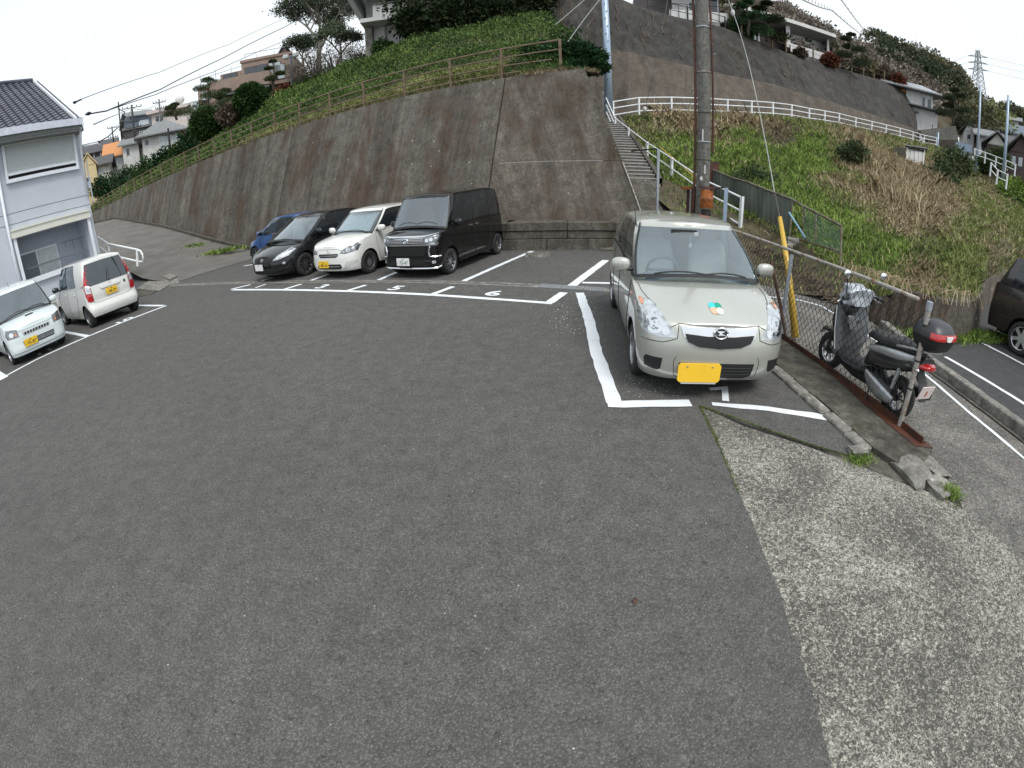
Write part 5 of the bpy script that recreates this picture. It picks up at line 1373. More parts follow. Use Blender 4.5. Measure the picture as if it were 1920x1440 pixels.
C1.decal('lower_intake', 'front', [(-.37, .38), (.37, .38), (.35, .25), (.28, .225), (-.28, .225), (-.35, .25)], M['black'], off=.004)
for z in (.275, .305, .335):
 C1.decal('intake_slat', 'front', [(-.34, z), (.34, z), (.34, z+.008), (-.34, z+.008)], plain('slat_dark', (.05, .05, .05), .5) if 'slat_dark' not in bpy.data.materials else bpy.data.materials['slat_dark'], off=.008, rim=.002)
C1.decal('fog_recess', 'front', [(.52, .41), (.66, .41), (.675, .38), (.665, .30), (.56, .285), (.53, .30)], M['black'], off=.003, mirror=True)
C1.seam('front', [(-.70, .555), (-.52, .56), (-.40, .60), (-.385, .72)], mirror=False, nm='bumper_seam'); C1.seam('front', [(.70, .555), (.52, .56), (.40, .60), (.385, .72)], mirror=False, nm='bumper_seam')
C1.seam('front', [(-.46, .69), (-.385, .725), (-.2, .718), (0, .716), (.2, .718), (.385, .725), (.46, .69)], mirror=False, nm='bonnet_seam')
C1.seam('front', [(-.40, .44), (-.42, .38), (-.40, .24), (-.30, .205), (0, .20), (.30, .205), (.40, .24), (.42, .38), (.40, .44)], mirror=False, nm='bumper_seam', w=.005)
C1.seam('up', [(1.36, -.56), (1.22, -.62), (1.05, -.655), (.86, -.665)], nm='bonnet_seam', mirror=False); C1.seam('up', [(1.36, .56), (1.22, .62), (1.05, .655), (.86, .665)], nm='bonnet_seam', mirror=False)
# yellow plate, mostly plain
p0 = C1.proj('front', -.17, .30, 0); mb = MB(); rr = [(-.205, -.07), (-.185, -.093), (.185, -.093), (.205, -.07), (.205, .07), (.185, .092), (-.185, .092), (-.205, .07)]
pts_ = []
for i in range(len(rr)): pts_.append((p0.x+.012, -.17+rr[i][0], .292+rr[i][1]))
mb.prism(pts_, (.012, 0, 0)); mb.build('number_plate', plain('plate_yellow_bright', (.95, .58, .035), .5, var=.02), C1.T)
for y_ in (-.29, -.05): mb = MB(); mb.tube([(p0.x+.022, y_, .352), (p0.x+.028, y_, .352)], .009, 8); mb.build('plate_bolt', M['chrome'], C1.T)
mb = MB(); mb.box((p0.x+.012, -.165, .190), (.008, .34, .022)); mb.build('plate_holder', M['platew'], C1.T)
# four-leaf mark on the bonnet
cx = 1.44
for (dx, dy, col, nm) in ((-.035, -.030, (.03, .55, .60), 'cyan_leaf'), (-.035, .030, (.0, .28, .20), 'green_leaf'), (.035, -.026, (.72, .42, .28), 'salmon_leaf'), (.038, .034, (.75, .74, .60), 'cream_leaf')):
 C1.decal('bonnet_sticker', 'up', ell(cx+dx, dy, .045, .034, 14), plain('sticker_'+nm, col, .5, var=.02), off=.004+.0004*(dx > 0), rim=.002, cut=.04)
C1.decal('sticker_outline', 'up', ell(cx, .0, .085, .070, 22), plain('sticker_edge', (.30, .27, .22), .5), off=.0022, rim=.001, cut=.04)
# doors, handles, side lamp
for P in ([(.72, .98), (.70, .60), (.60, .26), (-.20, .24), (-.27, .6), (-.25, 1.0)], [(-.25, .24), (-.78, .25), (-.92, .45), (-1.02, .70), (-1.05, 1.02)]): C1.seam('left', P)
for x in (-.08, -.86): C1.decal('door_handle', 'left', [(x, .845), (x+.16, .845), (x+.16, .875), (x, .875)], S1['paint'], off=.022, rim=.02, mirror=True)
C1.decal('side_indicator', 'left', ell(.86, .80, .03, .022, 10), M['orange_lens'], off=.008, mirror=True)
# cowl antenna and visor items
mb = MB(); mb.tube([(.12, -.60, 1.43), (.10, -.60, 1.50), (-.05, -.60, 1.70)], [.014, .006, .003], 6); mb.build('antenna', M['black'], C1.T)
mb = MB(); mb.tube([(.34, 0, 1.37), (.34, 0, 1.27)], .003, 4); mb.blob((.34, 0, 1.24), (.012, .02, .03)); mb.build('hanging_charm', M['stonewhite'], C1.T)
mb = MB(); mb.box((.33, -.08, 1.40), (.02, .30, .035)); mb.build('sun_visor_edge', M['black'], C1.T)
mb = MB(); mb.box((.35, .06, 1.375), (.01, .045, .04)); mb.build('inspection_sticker', M['cream'], C1.T)
# ---- black boxy kei van (bay 5)
BK = paint('paint_black', (.007, .007, .008), .0, .3, dirt=.0); BK.node_tree.nodes['Principled BSDF'].inputs['Coat Weight'].default_value = .8; BK.node_tree.nodes['Principled BSDF'].inputs['Roughness'].default_value = .15; BK.node_tree.nodes['Principled BSDF'].inputs['Specular IOR Level'].default_value = .2
S2 = dict(L=3.395, W=1.475, wb=2.455, fo=.60, R=.28, paint=BK, nf=4.5, cf=.5, nr=7, cr=.25,
 nose=[(.15, .06), (.22, .01), (.45, .0), (.65, .01), (.85, .03), (1.0, .10), (1.2, .2)], tail=[(.2, .04), (.5, 0), (1.2, .02)],
 wid=[(.15, .96), (.3, .99), (.6, 1.0), (.9, .99), (1.2, .965)],
 top=[(-1.7, 1.05), (-.6, 1.05), (.5, 1.03), (1.10, 1.00), (1.35, .96), (1.55, .92), (1.70, .87)],
 crown=[(-1.7, 0), (1.0, .05), (1.4, .06), (1.7, .02)], xcowl=1.08, A=(1.16, .76), wsbulge=.14, wsbulget=.10, wr=.625, xrf=.62, xrr=-1.6, x_narrow=-.8, rnarrow=.02, roofcrown=.035,
 roofz=[(-1.65, 1.68), (-1.4, 1.72), (0, 1.735), (.6, 1.71), (.9, 1.66)],
 side=[(1.10, .69, 'pillar', 1), (1.03, .65, 'quarter', 1), (.80, .56, 'dark_pillar', 1), (.74, .52, 'side_window', 3), (.0, -.04, 'dark_pillar', 1), (-.08, -.1, 'side_window', 4), (-.85, -.86, 'dark_pillar', 1), (-.95, -.94, 'side_window', 3), (-1.42, -1.36, 'pillar', 1), (-1.5, -1.44, 'end', 1)],
 rearb=-1.66, reart=-1.58, glass_f=G_S['clear'], glass_s=G_S['dark'], glass_r=G_S['dark'], rim='spoke', spokes=10, rimmat=M['alloy'], spw=(.012, .010), rimr=.70, mirx=.90, mirz=1.10, mirmat=BK, rc=8, steer=0, interior=greycab)
hb = (-.401, -.916); lb = Vector((-hb[1], hb[0]))
def from_left(pt, off, xaxle, h):
 h = Vector(h).normalized(); l = Vector((-h.y, h.x)); return pose(Vector(pt)-l*off, h, xaxle)
loc, rz = from_left((-1.18, 9.74), .72, S2['L']/2-S2['fo'], hb)
C2 = make_car(S2, 'box_van', 'tall boxy glossy black van with a chrome grille, parked next to the empty bay 6', loc, rz)
headlight(C2, [(.43, .74), (.68, .76), (.705, .86), (.69, .93), (.42, .875)], M['lamp_dark'], [(.50, .81, .035, M['chrome']), (.585, .825, .035, M['chrome']), (.66, .85, .02, M['lamp'])])
C2.decal('grille', 'front', [(-.42, .735), (.42, .735), (.43, .87), (-.43, .87)], M['black'], off=.006)
for z in (.755, .785, .815, .845): C2.decal('grille_bar', 'front', [(-.42, z), (.42, z), (.42, z+.014), (-.42, z+.014)], M['chrome'] if z in (.845,) else M['silverpart'], off=.014, rim=.004)
C2.decal('chrome_trim', 'front', [(-.68, .70), (-.42, .705), (.42, .705), (.68, .70), (.70, .76), (.43, .735), (-.43, .735), (-.70, .76)], M['chrome'], off=.012)
C2.decal('chrome_trim', 'front', [(-.70, .93), (-.43, .875), (.43, .875), (.70, .93), (.70, .945), (.42, .90), (-.42, .90), (-.70, .945)], M['chrome'], off=.012)
emblem_ring(C2, 'front', 0, .80, .06, .042, M['chrome'], .022, .009); C2.decal('emblem_plate', 'front', ell(0, .80, .055, .038), plain('emblem_blue', (.05, .10, .16), .3), off=.018)
C2.decal('emblem_bar', 'front', [(-.04, .815), (.035, .815), (0, .80), (.04, .785), (-.03, .785), (-.01, .80)], M['chrome'], off=.024)
C2.decal('lower_intake', 'front', [(-.46, .68), (.46, .68), (.43, .50), (.45, .30), (-.45, .30), (-.43, .50)], M['dark'], off=.004)
for ms in (1, -1):
 C2.seam('front', [(ms*.56, .70), (ms*.53, .58), (ms*.55, .48), (ms*.72, .47)], w=.035, mat=M['chrome'], off=.008, nm='chrome_trim', mirror=False)
C2.seam('front', [(-.71, .26), (-.66, .235), (.0, .225), (.66, .235), (.71, .26)], w=.035, mat=M['chrome'], off=.006, nm='chrome_trim', mirror=False)
for ms in (1, -1): C2.decal('fog_lamp', 'front', ell(ms*.62, .36, .035, .035, 12), M['lamp'], off=.008)
C2.decal('bumper_slat', 'front', [(-.42, .46), (.42, .46), (.42, .50), (-.42, .50)], BK, off=.016)
plate(C2, 'front', -.10, .37, .33, .165, M['platew'], '580', '73-47', M['ink_green'])
C2.seam('left', [(.86, 1.0), (.84, .55), (.62, .30), (-.02, .28), (-.04, 1.02)]); C2.seam('left', [(-.06, 1.02), (-.06, .28), (-.72, .28), (-.90, .55), (-.92, 1.02)])
for x in (.06, -.24): C2.decal('door_handle', 'left', [(x, .93), (x+.17, .94), (x+.17, .975), (x, .965)], M['chrome'], off=.02, rim=.02, mirror=True)
C2.decal('side_sill', 'left', [(.72, .215), (-.92, .215), (-.92, .27), (.72, .27)], BK, off=.02, mirror=True)
# ---- white kei hatchback (bay 3)
WH = paint('paint_white', (.74, .74, .71), 0, .3, dirt=.05)
S3 = dict(S1); S3.update(L=3.395, W=1.475, wb=2.455, fo=.66, R=.275, paint=WH, glass_f=glassy('shaded_screen', (.62, .70, .72), .16, .80), glass_s=G_S['dark'], glass_r=G_S['dark'], interior=greycab, dash=M['black'],
 nose=[(.15, .08), (.22, .02), (.40, .0), (.60, .02), (.75, .07), (.9, .2), (1.1, .3)], nf=3.4, cf=.55,
 top=[(-1.7, 1.04), (-1.2, 1.05), (-.4, 1.0), (.3, .97), (.80, .935), (1.05, .905), (1.35, .85), (1.55, .79), (1.70, .74)],
 rim='cover', spokes=10, rimmat=plain('dark_cover', (.36, .36, .37), .35, .7), mirx=.60, mirz=1.03)
loc, rz = from_left((-3.21, 10.52), .72, S3['L']/2-S3['fo'], hb)
C3 = make_car(S3, 'compact_hatchback', 'white hatchback with plate 48-16 and a silver sunshade, between two black cars', loc, rz)
headlight(C3, [(.36, .60), (.52, .585), (.71, .63), (.722, .74), (.69, .80), (.56, .745), (.42, .665)], M['lamp_dark'], [(.56, .67, .05, M['lamp']), (.655, .70, .03, M['chrome']), (.47, .635, .025, M['lamp'])])
C3.decal('grille', 'front', [(-.30, .60), (.30, .60), (.33, .56), (.26, .515), (-.26, .515), (-.33, .56)], M['black'], off=.005)
C3.decal('grille_bar', 'front', [(-.31, .55), (.31, .55), (.30, .565), (-.30, .565)], M['chrome'], off=.013)
C3.decal('lower_intake', 'front', [(-.36, .36), (.36, .36), (.40, .29), (.34, .24), (-.34, .24), (-.40, .29)], M['black'], off=.004); C3.decal('intake_bar', 'front', [(-.34, .30), (.34, .30), (.34, .312), (-.34, .312)], M['silverpart'], off=.011)
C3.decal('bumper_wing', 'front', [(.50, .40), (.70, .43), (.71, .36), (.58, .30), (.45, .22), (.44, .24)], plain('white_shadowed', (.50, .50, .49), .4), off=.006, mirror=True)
emblem_ring(C3, 'front', 0, .655, .045, .030, M['chrome'], .012, .006)
C3.seam('front', [(-.42, .66), (-.3, .70), (0, .705), (.3, .70), (.42, .66)], nm='bonnet_seam', mirror=False)
plate(C3, 'front', -.16, .36, .33, .165, M['platey'], '580', '48-16', M['ink'])
for P in ([(.72, .95), (.70, .60), (.60, .27), (-.20, .25), (-.27, .6), (-.25, 1.0)],): C3.seam('left', P)
C3.decal('door_handle', 'left', [(-.08, .82), (.08, .82), (.08, .85), (-.08, .85)], WH, off=.022, rim=.02, mirror=True)
# silver folding sunshade leaning behind the windscreen
mb = MB(); G_ = []
for i in range(13):
 u = -1+2*i/12; fold = .02*(i % 2); G_.append([(.80-.05*u*u-fold+.0, u*.56, .97), (.50-.05*u*u-fold, u*.52, 1.19), (.20-.04*u*u-fold, u*.49, 1.385)])
mb.grid(G_); mb.build('sunshade', plain('sunshade_foil', (.80, .83, .85), .35, .35, var=.1), C3.T)
# ---- black rounded hatchback (bay 1)
S4 = dict(S1); S4.update(L=3.9, W=1.695, wb=2.5, fo=.80, R=.30, paint=BK, nf=2.7, cf=.85, nr=4, cr=.5,
 nose=[(.15, .10), (.22, .03), (.42, .0), (.58, .03), (.70, .10), (.85, .22), (1.1, .35)], wid=[(.15, .94), (.3, .98), (.55, 1.0), (.75, .995), (.98, .955), (1.2, .93)],
 top=[(-1.95, 1.04), (-1.3, 1.06), (-.4, 1.01), (.4, .96), (1.05, .90), (1.35, .84), (1.65, .74), (1.8, .68), (1.95, .63)],
 crown=[(-1.95, 0), (.6, .06), (1.2, .09), (1.6, .08), (1.85, .045), (1.95, .01)], xcowl=1.0, A=(1.10, .12), wsbulge=.22, wsbulget=.12, wr=.64, xrf=.1, xrr=-1.7, x_narrow=-.3, rnarrow=.07,
 roofz=[(-1.8, 1.36), (-1.4, 1.45), (-.6, 1.52), (-.1, 1.50), (.12, 1.46), (.3, 1.41)],
 side=[(1.04, .08, 'pillar', 1), (.98, .06, 'quarter', 1), (.66, -.0, 'dark_pillar', 1), (.60, -.04, 'side_window', 4), (-.18, -.30, 'dark_pillar', 1), (-.26, -.36, 'side_window', 4), (-1.12, -.98, 'pillar', 1), (-1.24, -1.08, 'quarter', 2), (-1.5, -1.25, 'pillar', 1), (-1.6, -1.35, 'end', 1)],
 rearb=-1.86, reart=-1.60, glass_f=G_S['clear'], glass_s=G_S['dark'], glass_r=G_S['dark'], interior=greycab, dash=M['black'], rim='spoke', spokes=10, rimmat=plain('grey_alloy', (.33, .33, .34), .3, .9), spw=(.014, .010), rimr=.70, mirx=.62, mirz=1.06, mirmat=BK, wheelmat=M['black'])
loc, rz = from_left((-5.12, 11.10), .83, S4['L']/2-S4['fo'], hb)
C4 = make_car(S4, 'compact_hatchback', 'black rounded hatchback with big swept-back headlights and a white plate, in bay 1', loc, rz)
headlight(C4, [(.40, .56), (.55, .57), (.73, .63), (.79, .74), (.785, .85), (.74, .86), (.62, .76), (.48, .65)], M['lamp'], [(.62, .66, .05, M['chrome']), (.52, .61, .03, M['chrome']), (.71, .76, .03, M['lamp_dark'])])
C4.decal('grille', 'front', [(-.40, .60), (-.3, .63), (.3, .63), (.40, .60), (.30, .52), (.12, .48), (-.12, .48), (-.30, .52)], M['black'], off=.006)
C4.decal('emblem', 'front', ell(0, .585, .05, .042, 14), M['chrome'], off=.014); C4.decal('emblem_letter', 'front', [(-.022, .60), (-.012, .60), (-.010, .588), (.010, .588), (.012, .60), (.022, .60), (.016, .57), (.008, .57), (.007, .580), (-.007, .580), (-.008, .57), (-.016, .57)], M['ink'], off=.019, rim=.002)
C4.decal('lower_intake', 'front', [(-.50, .36), (.50, .36), (.42, .24), (-.42, .24)], M['dark'], off=.004); C4.decal('fog_lamp', 'front', ell(.66, .47, .03, .03, 12), M['lamp'], off=.006, mirror=True)
C4.seam('front', [(-.76, .35), (-.5, .36), (-.42, .23)], mirror=False); C4.seam('front', [(.76, .35), (.5, .36), (.42, .23)], mirror=False)
plate(C4, 'front', -.12, .41, .33, .165, M['platew'], '500', '', M['ink_green'], hira=False)
C4.seam('left', [(.82, .90), (.80, .55), (.65, .27), (-.25, .25), (-.32, .6), (-.28, 1.0)]); C4.seam('left', [(-.30, .25), (-.85, .27), (-1.0, .5), (-1.18, .8), (-1.2, 1.02)])
# ---- blue hatchback by the wall
BL = paint('paint_blue', (.03, .105, .30), .25, .3, dirt=.05)
S5 = dict(S4); S5.update(L=4.06, W=1.695, wb=2.57, fo=.78, paint=BL, mirmat=BL, rim='spoke', spokes=5, rimmat=M['alloy'], spw=(.035, .03), dark_surround=False,
 glass_s=G_S['mid'], glass_r=G_S['dark'])
loc, rz = from_left((-8.55, 14.45), .83, S5['L']/2-S5['fo'], DW[:2])
C5 = make_car(S5, 'compact_hatchback', 'dark blue hatchback parked along the foot of the tall wall behind the black hatchback', loc, rz)
headlight(C5, [(.44, .58), (.60, .59), (.78, .65), (.79, .74), (.72, .76), (.5, .66)], M['lamp_dark'], [(.62, .65, .04, M['chrome'])])
C5.decal('grille', 'front', [(-.4, .60), (.4, .60), (.3, .34), (-.3, .34)], M['black'], off=.005)
C5.seam('left', [(.82, .90), (.80, .55), (.65, .27), (-.25, .25), (-.32, .6), (-.28, 1.0)]); C5.seam('left', [(-.30, .25), (-.85, .27), (-1.0, .5), (-1.18, .8), (-1.2, 1.02)])
C5.decal('door_handle', 'left', [(-.12, .84), (.06, .84), (.06, .87), (-.12, .87)], BL, off=.022, rim=.02, mirror=True); C5.decal('door_handle', 'left', [(-1.02, .86), (-.86, .86), (-.86, .89), (-1.02, .89)], BL, off=.022, rim=.02, mirror=True)
# ---- white tall hatchback seen from behind (bay 10)
WH2 = paint('paint_white_cream', (.71, .71, .68), 0, .32, dirt=.06)
S6 = dict(S1); S6.update(L=3.395, W=1.475, wb=2.39, fo=.60, R=.27, paint=WH2, cr=.30, nr=5.5,
 tail=[(.2, .06), (.32, .0), (.50, .0), (.55, .03), (.8, .045), (1.05, .07)],
 top=[(-1.7, 1.02), (-1.2, 1.03), (-.4, 1.0), (.3, .99), (.95, .97), (1.15, .94), (1.4, .87), (1.55, .81), (1.70, .75)], xcowl=.9, A=(1.0, .45),
 roofz=[(-1.65, 1.55), (-1.4, 1.615), (-.4, 1.66), (.3, 1.63), (.45, 1.60), (.6, 1.55)], wr=.585, xrf=.45, rnarrow=.05,
 side=[(.94, .38, 'side_window', 5), (.08, -.02, 'dark_pillar', 1), (.0, -.1, 'side_window', 4), (-.82, -.80, 'pillar', 3), (-1.40, -1.28, 'end', 1)],
 rearb=-1.62, reart=-1.44, rc=5.5, rglass=.93, rwk=(0, 7), roofcrown=.05, glass_f=G_S['mid'], glass_s=G_S['mid'], glass_r=G_S['tint'], interior=greycab, dash=M['black'], rim='cover', spokes=7, mirx=.78, mirz=1.08, mirmat=M['black'], rlip=.26, wheelmat=M['black'])
hm = (-.931, .364)
h_ = Vector(hm).normalized(); l_ = Vector((-h_.y, h_.x)); xb6 = S6['L']/2-S6['fo']-S6['wb']
ax = Vector((-10.50, 8.42))-l_*.72; c_ = ax-h_*xb6
C6 = make_car(S6, 'tall_hatchback', 'white hatchback seen from behind, with tall red tail lamps and yellow plate, beside the house', (c_.x, c_.y, 0), math.atan2(h_.y, h_.x))
for s in (1, -1):
 o = C6.decal('tail_lamp', 'rear', [(s*y, z) for y, z in [(.50, 1.54), (.47, 1.54), (.50, 1.40), (.54, 1.2), (.555, 1.0), (.55, .80), (.545, .66), (.62, .64), (.685, .68), (.70, .80), (.69, 1.0), (.64, 1.2), (.58, 1.38)]], M['red_lens'], off=.012, rim=.02)
 C6.decal('lamp_insert', 'rear', [(s*y, z) for y, z in [(.57, 1.06), (.60, 1.07), (.67, 1.04), (.68, .87), (.565, .85)]], M['lamp'], off=.018, parent=o)
C6.decal('plate_recess', 'rear', [(-.25, .88), (.25, .88), (.24, .66), (-.24, .66)], plain('recess_white', (.62, .62, .58), .4), off=.003)
C6.decal('garnish', 'rear', [(-.30, .93), (-.2, .955), (.2, .955), (.30, .93), (.27, .885), (-.27, .885)], WH2, off=.03, rim=.03)
plate(C6, 'rear', 0, .775, .33, .165, M['platey'], '580', '48-59', M['ink'])
C6.seam('rear', [(-.56, .62), (-.4, .585), (.4, .585), (.56, .62)], mirror=False, nm='hatch_seam'); C6.seam('rear', [(-.54, 1.0), (-.54, .62)], mirror=False, nm='hatch_seam'); C6.seam('rear', [(.54, 1.0), (.54, .62)], mirror=False, nm='hatch_seam')
C6.decal('badge', 'rear', [(-.45, .86), (-.39, .86), (-.39, .93), (-.45, .93)], M['ink'], off=.004, rim=.002)
mb = MB(); mb.tube([(-1.70, .02, 1.06), (-1.655, -.02, 1.20), (-1.60, -.06, 1.34)], .009, 5); mb.blob((-1.69, .02, 1.04), (.02, .03, .02)); mb.build('rear_wiper', M['black'], C6.T)
C6.seam('left', [(.94, .95), (.90, .6), (.75, .28), (.04, .25), (.0, .6), (.02, 1.0)]); C6.seam('left', [(0, .25), (-.55, .27), (-.75, .5), (-.85, .8), (-.84, 1.0)])
for x in (.10, -.70): C6.decal('door_handle', 'left', [(x, .855), (x+.13, .855), (x+.13, .88), (x, .88)], WH2, off=.02, rim=.02, mirror=True)
mb = MB(); mb.tube([(-1.66, -.45, .26), (-1.55, -.45, .27)], .022, 8); mb.build('exhaust_pipe', M['rust'], C6.T)
# ---- white tall wagon facing the camera, at the left edge (bay 11)
WH3 = paint('paint_white_cold', (.68, .75, .76), 0, .32, dirt=.05)
S7 = dict(S1); S7.update(L=3.395, W=1.475, wb=2.36, fo=.64, R=.27, paint=WH3, nf=4.2, cf=.5,
 nose=[(.15, .06), (.25, .0), (.45, .0), (.65, .015), (.80, .05), (1.0, .16)], top=[(-1.7, 1.03), (-.4, 1.01), (.3, .99), (.95, .96), (1.2, .92), (1.45, .86), (1.6, .81), (1.70, .77)],
 xcowl=.9, A=(1.0, .42), roofz=[(-1.65, 1.57), (-1.4, 1.62), (-.4, 1.65), (.3, 1.62), (.42, 1.59), (.6, 1.54)], wr=.60,
 side=[(.94, .36, 'side_window', 5), (.08, -.02, 'dark_pillar', 1), (.0, -.1, 'side_window', 4), (-.82, -.80, 'dark_pillar', 1), (-.9, -.88, 'quarter', 2), (-1.40, -1.28, 'pillar', 1), (-1.48, -1.36, 'end', 1)],
 rearb=-1.64, reart=-1.52, glass_f=G_S['clear'], glass_s=G_S['tint'], glass_r=G_S['tint'], interior=greycab, dash=plain('dash_grey', (.14, .16, .17), .7), rim='cover', spokes=7, mirx=.78, mirz=1.05, wheelmat=M['black'])
loc, rz = pose((-10.86, 6.87), (.931, -.364), S7['L']/2-S7['fo'])
C7 = make_car(S7, 'tall_wagon', 'white upright wagon with a bonnet scoop and plate 93-87 at the left edge', loc, rz)
headlight(C7, [(.44, .60), (.70, .61), (.72, .70), (.68, .82), (.45, .77)], M['lamp_dark'], [(.60, .69, .05, M['chrome']), (.51, .67, .03, M['orange_lens'])])
C7.decal('grille', 'front', [(-.36, .665), (.36, .665), (.33, .585), (-.33, .585)], M['silverpart'], off=.005)
for k in range(9): y0 = -.31+k*.072; C7.decal('grille_slot', 'front', [(y0, .60), (y0+.045, .60), (y0+.055, .652), (y0+.01, .652)], M['black'], off=.010, rim=.002)
C7.decal('lower_intake', 'front', [(-.40, .47), (.40, .47), (.38, .35), (-.38, .35)], M['black'], off=.005)
for z in (.38, .41, .44): C7.decal('intake_slat', 'front', [(-.30, z), (.39, z), (.39, z+.01), (-.30, z+.01)], M['silverpart'], off=.011, rim=.003)
plate(C7, 'front', -.22, .42, .33, .165, M['platey'], '580', '93-87', M['ink'], off=.03)
C7.seam('front', [(-.70, .27), (-.4, .25), (.4, .25), (.70, .27)], mirror=False, nm='spoiler_seam', w=.01); C7.seam('front', [(-.44, .715), (-.3, .70), (.3, .70), (.44, .715)], mirror=False, nm='bonnet_seam')
C7.decal('bonnet_scoop', 'up', [(1.32, -.11), (1.32, .11), (1.26, .11), (1.26, -.11)], WH3, off=.035, rim=.04); C7.decal('scoop_mouth', 'up', [(1.335, -.10), (1.335, .10), (1.31, .10), (1.31, -.10)], M['black'], off=.028, rim=.02)
for P in ([(.94, .95), (.90, .6), (.75, .28), (.04, .25), (.0, .6), (.02, 1.0)],): C7.seam('left', P)
mb = MB(); mb.tube([(.30, -.1, 1.66), (.22, -.1, 1.76)], .006, 5); mb.build('antenna', M['black'], C7.T)
# ---- dark van at the right edge
DK = paint('paint_dark_maroon', (.016, .012, .013), .1, .25, dirt=0)
S8 = dict(S2); S8.update(A=(1.20, .62), xcowl=1.1, L=3.95, fo=.65, top=[(-1.98, 1.05), (-.6, 1.05), (.5, 1.03), (1.10, 1.00), (1.35, .96), (1.6, .92), (1.98, .84)], paint=DK, mirmat=DK, nf=4, rim='spoke', spokes=6, spw=(.034, .026), rimmat=plain('bright_alloy', (.60, .62, .64), .35, .8), R=.29, roofz=[(-1.65, 1.56), (-1.4, 1.62), (0, 1.65), (.5, 1.62), (.75, 1.58)], glass_s=G_S['dark'],
 reart=-1.66, rearb=-1.90, side=[(1.14, .54, 'pillar', 1), (1.06, .50, 'side_window', 4), (.0, -.04, 'dark_pillar', 1), (-.08, -.1, 'side_window', 4), (-.80, -.82, 'pillar', 1), (-.98, -.98, 'side_window', 4), (-1.60, -1.46, 'pillar', 1), (-1.74, -1.58, 'end', 1)])
hv = Vector((0.03, -1)).normalized(); lv = Vector((-hv.y, hv.x)); xb8 = S8['L']/2-S8['fo']-S8['wb']
ax = Vector((8.56, 4.42))+lv*.72; c_ = ax-hv*xb8
C8 = make_car(S8, 'minivan', 'dark maroon-black van cut off by the right edge of the picture', (c_.x, c_.y, 0), math.atan2(hv.y, hv.x))
C8.seam('right', [(-.06, 1.02), (-.06, .28), (-.72, .28), (-.90, .55), (-.92, 1.02)]); C8.decal('tail_lamp', 'rear', [(.56, .75), (.66, .75), (.65, 1.02), (.56, 1.02)], M['red_lens'], off=.008, mirror=True)
C8.seam('right', [(-1.69, .52), (-1.4, .54), (-1.28, .55)], nm='bumper_seam'); C8.decal('number_plate', 'rear', [(-.16, .70), (.16, .70), (.16, .86), (-.16, .86)], M['platey'], off=.01)
# ================================================================ HOUSE AT THE LEFT
HC = Vector((-13.4, 12.0, 0)); HD = Vector((-.364, -.931, 0)).normalized(); HN = Vector((.931, -.364, 0)).normalized()  # along facade (towards the left edge), outward
HT = thing('house', 'pale blue-grey two-storey house with dark tiled roof and roller shutters at the left edge', 'house', tuple(HC))
def hp_(px, py, out=0.0): return onp(px, py, HC+HN*out, tuple(HN))
def sz(px, py, out=0.0):
 p = hp_(px, py, out); return (p-HC).dot(HD), p.z
def P3_(s, z, out=0.0): return HC+HD*s+HN*out+Vector((0, 0, z))
def hbox(s0, s1, z0, z1, o0, o1, name, mat, parent=HT):
 V = [P3_(s, z, o) for o in (o0, o1) for (s, z) in ((s0, z0), (s1, z0), (s1, z1), (s0, z1))]
 mb = MB(); mb._add(V, [(0, 1, 2, 3), (7, 6, 5, 4), (0, 4, 5, 1), (1, 5, 6, 2), (2, 6, 7, 3), (3, 7, 4, 0)]); return mb.build(name, mat, parent, world=True)
ZE = 5.75; LEN = 11
def rect(TL, TR, BR, BL):
 q = [sz(*p) for p in (TL, TR, BR, BL)]
 return min((q[1][0]+q[2][0])/2, (q[0][0]+q[3][0])/2), max((q[1][0]+q[2][0])/2, (q[0][0]+q[3][0])/2), (q[2][1]+q[3][1])/2, (q[0][1]+q[1][1])/2
# lower opening
a0, a1, b0, b1 = rect((30, 449), (161, 408), (177, 482), (48, 527))
FT = .25
siding = plain('house_siding', (.50, .53, .59), .75, var=.05, scale=2, bmp=.05)
def wallpiece(s0, s1, z0, z1):
 return hbox(s0, s1, z0, z1, 0, -FT, 'wall', siding)
zj1 = sz(172, 383)[1];
wallpiece(0, a0, -.1, ZE); wallpiece(a1, LEN, -.1, ZE); wallpiece(a0, a1, -.1, b0); wallpiece(a0, a1, b1, ZE)
# gable end wall and back
W2 = 8.2
mb = MB(); RZ = 8.75
V = [P3_(0, -.1, -FT), P3_(0, -.1, -W2), P3_(0, ZE, -W2), P3_(0, RZ-.15, -W2/2), P3_(0, ZE, -FT)]
mb.prism(V, HD*.25); mb.build('gable_wall', siding, HT, world=True)
mb = MB(); mb.prism([P3_(LEN, -.1, 0), P3_(LEN, -.1, -W2), P3_(LEN, ZE, -W2), P3_(LEN, RZ-.15, -W2/2), P3_(LEN, ZE, 0)], -HD*.25); mb.build('gable_wall', siding, HT, world=True)
hbox(0, LEN, -.1, ZE, -W2+.25, -W2, 'wall', siding)
# joints in the render
for z in (zj1, sz(172, 383)[1]+.32): hbox(.0, LEN, z, z+.02, .004, -.02, 'wall_joint', M['soffit'])
# recessed balcony behind the lower opening
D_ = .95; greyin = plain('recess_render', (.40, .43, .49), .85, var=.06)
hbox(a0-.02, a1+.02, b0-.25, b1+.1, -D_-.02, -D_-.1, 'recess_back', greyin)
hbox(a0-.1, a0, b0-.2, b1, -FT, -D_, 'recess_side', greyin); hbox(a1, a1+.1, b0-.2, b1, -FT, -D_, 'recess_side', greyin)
hbox(a0-.1, a1+.1, b1, b1+.1, -FT, -D_, 'recess_ceiling', greyin); hbox(a0-.1, a1+.1, b0-.25, b0-.15, -FT, -D_, 'recess_floor', greyin)
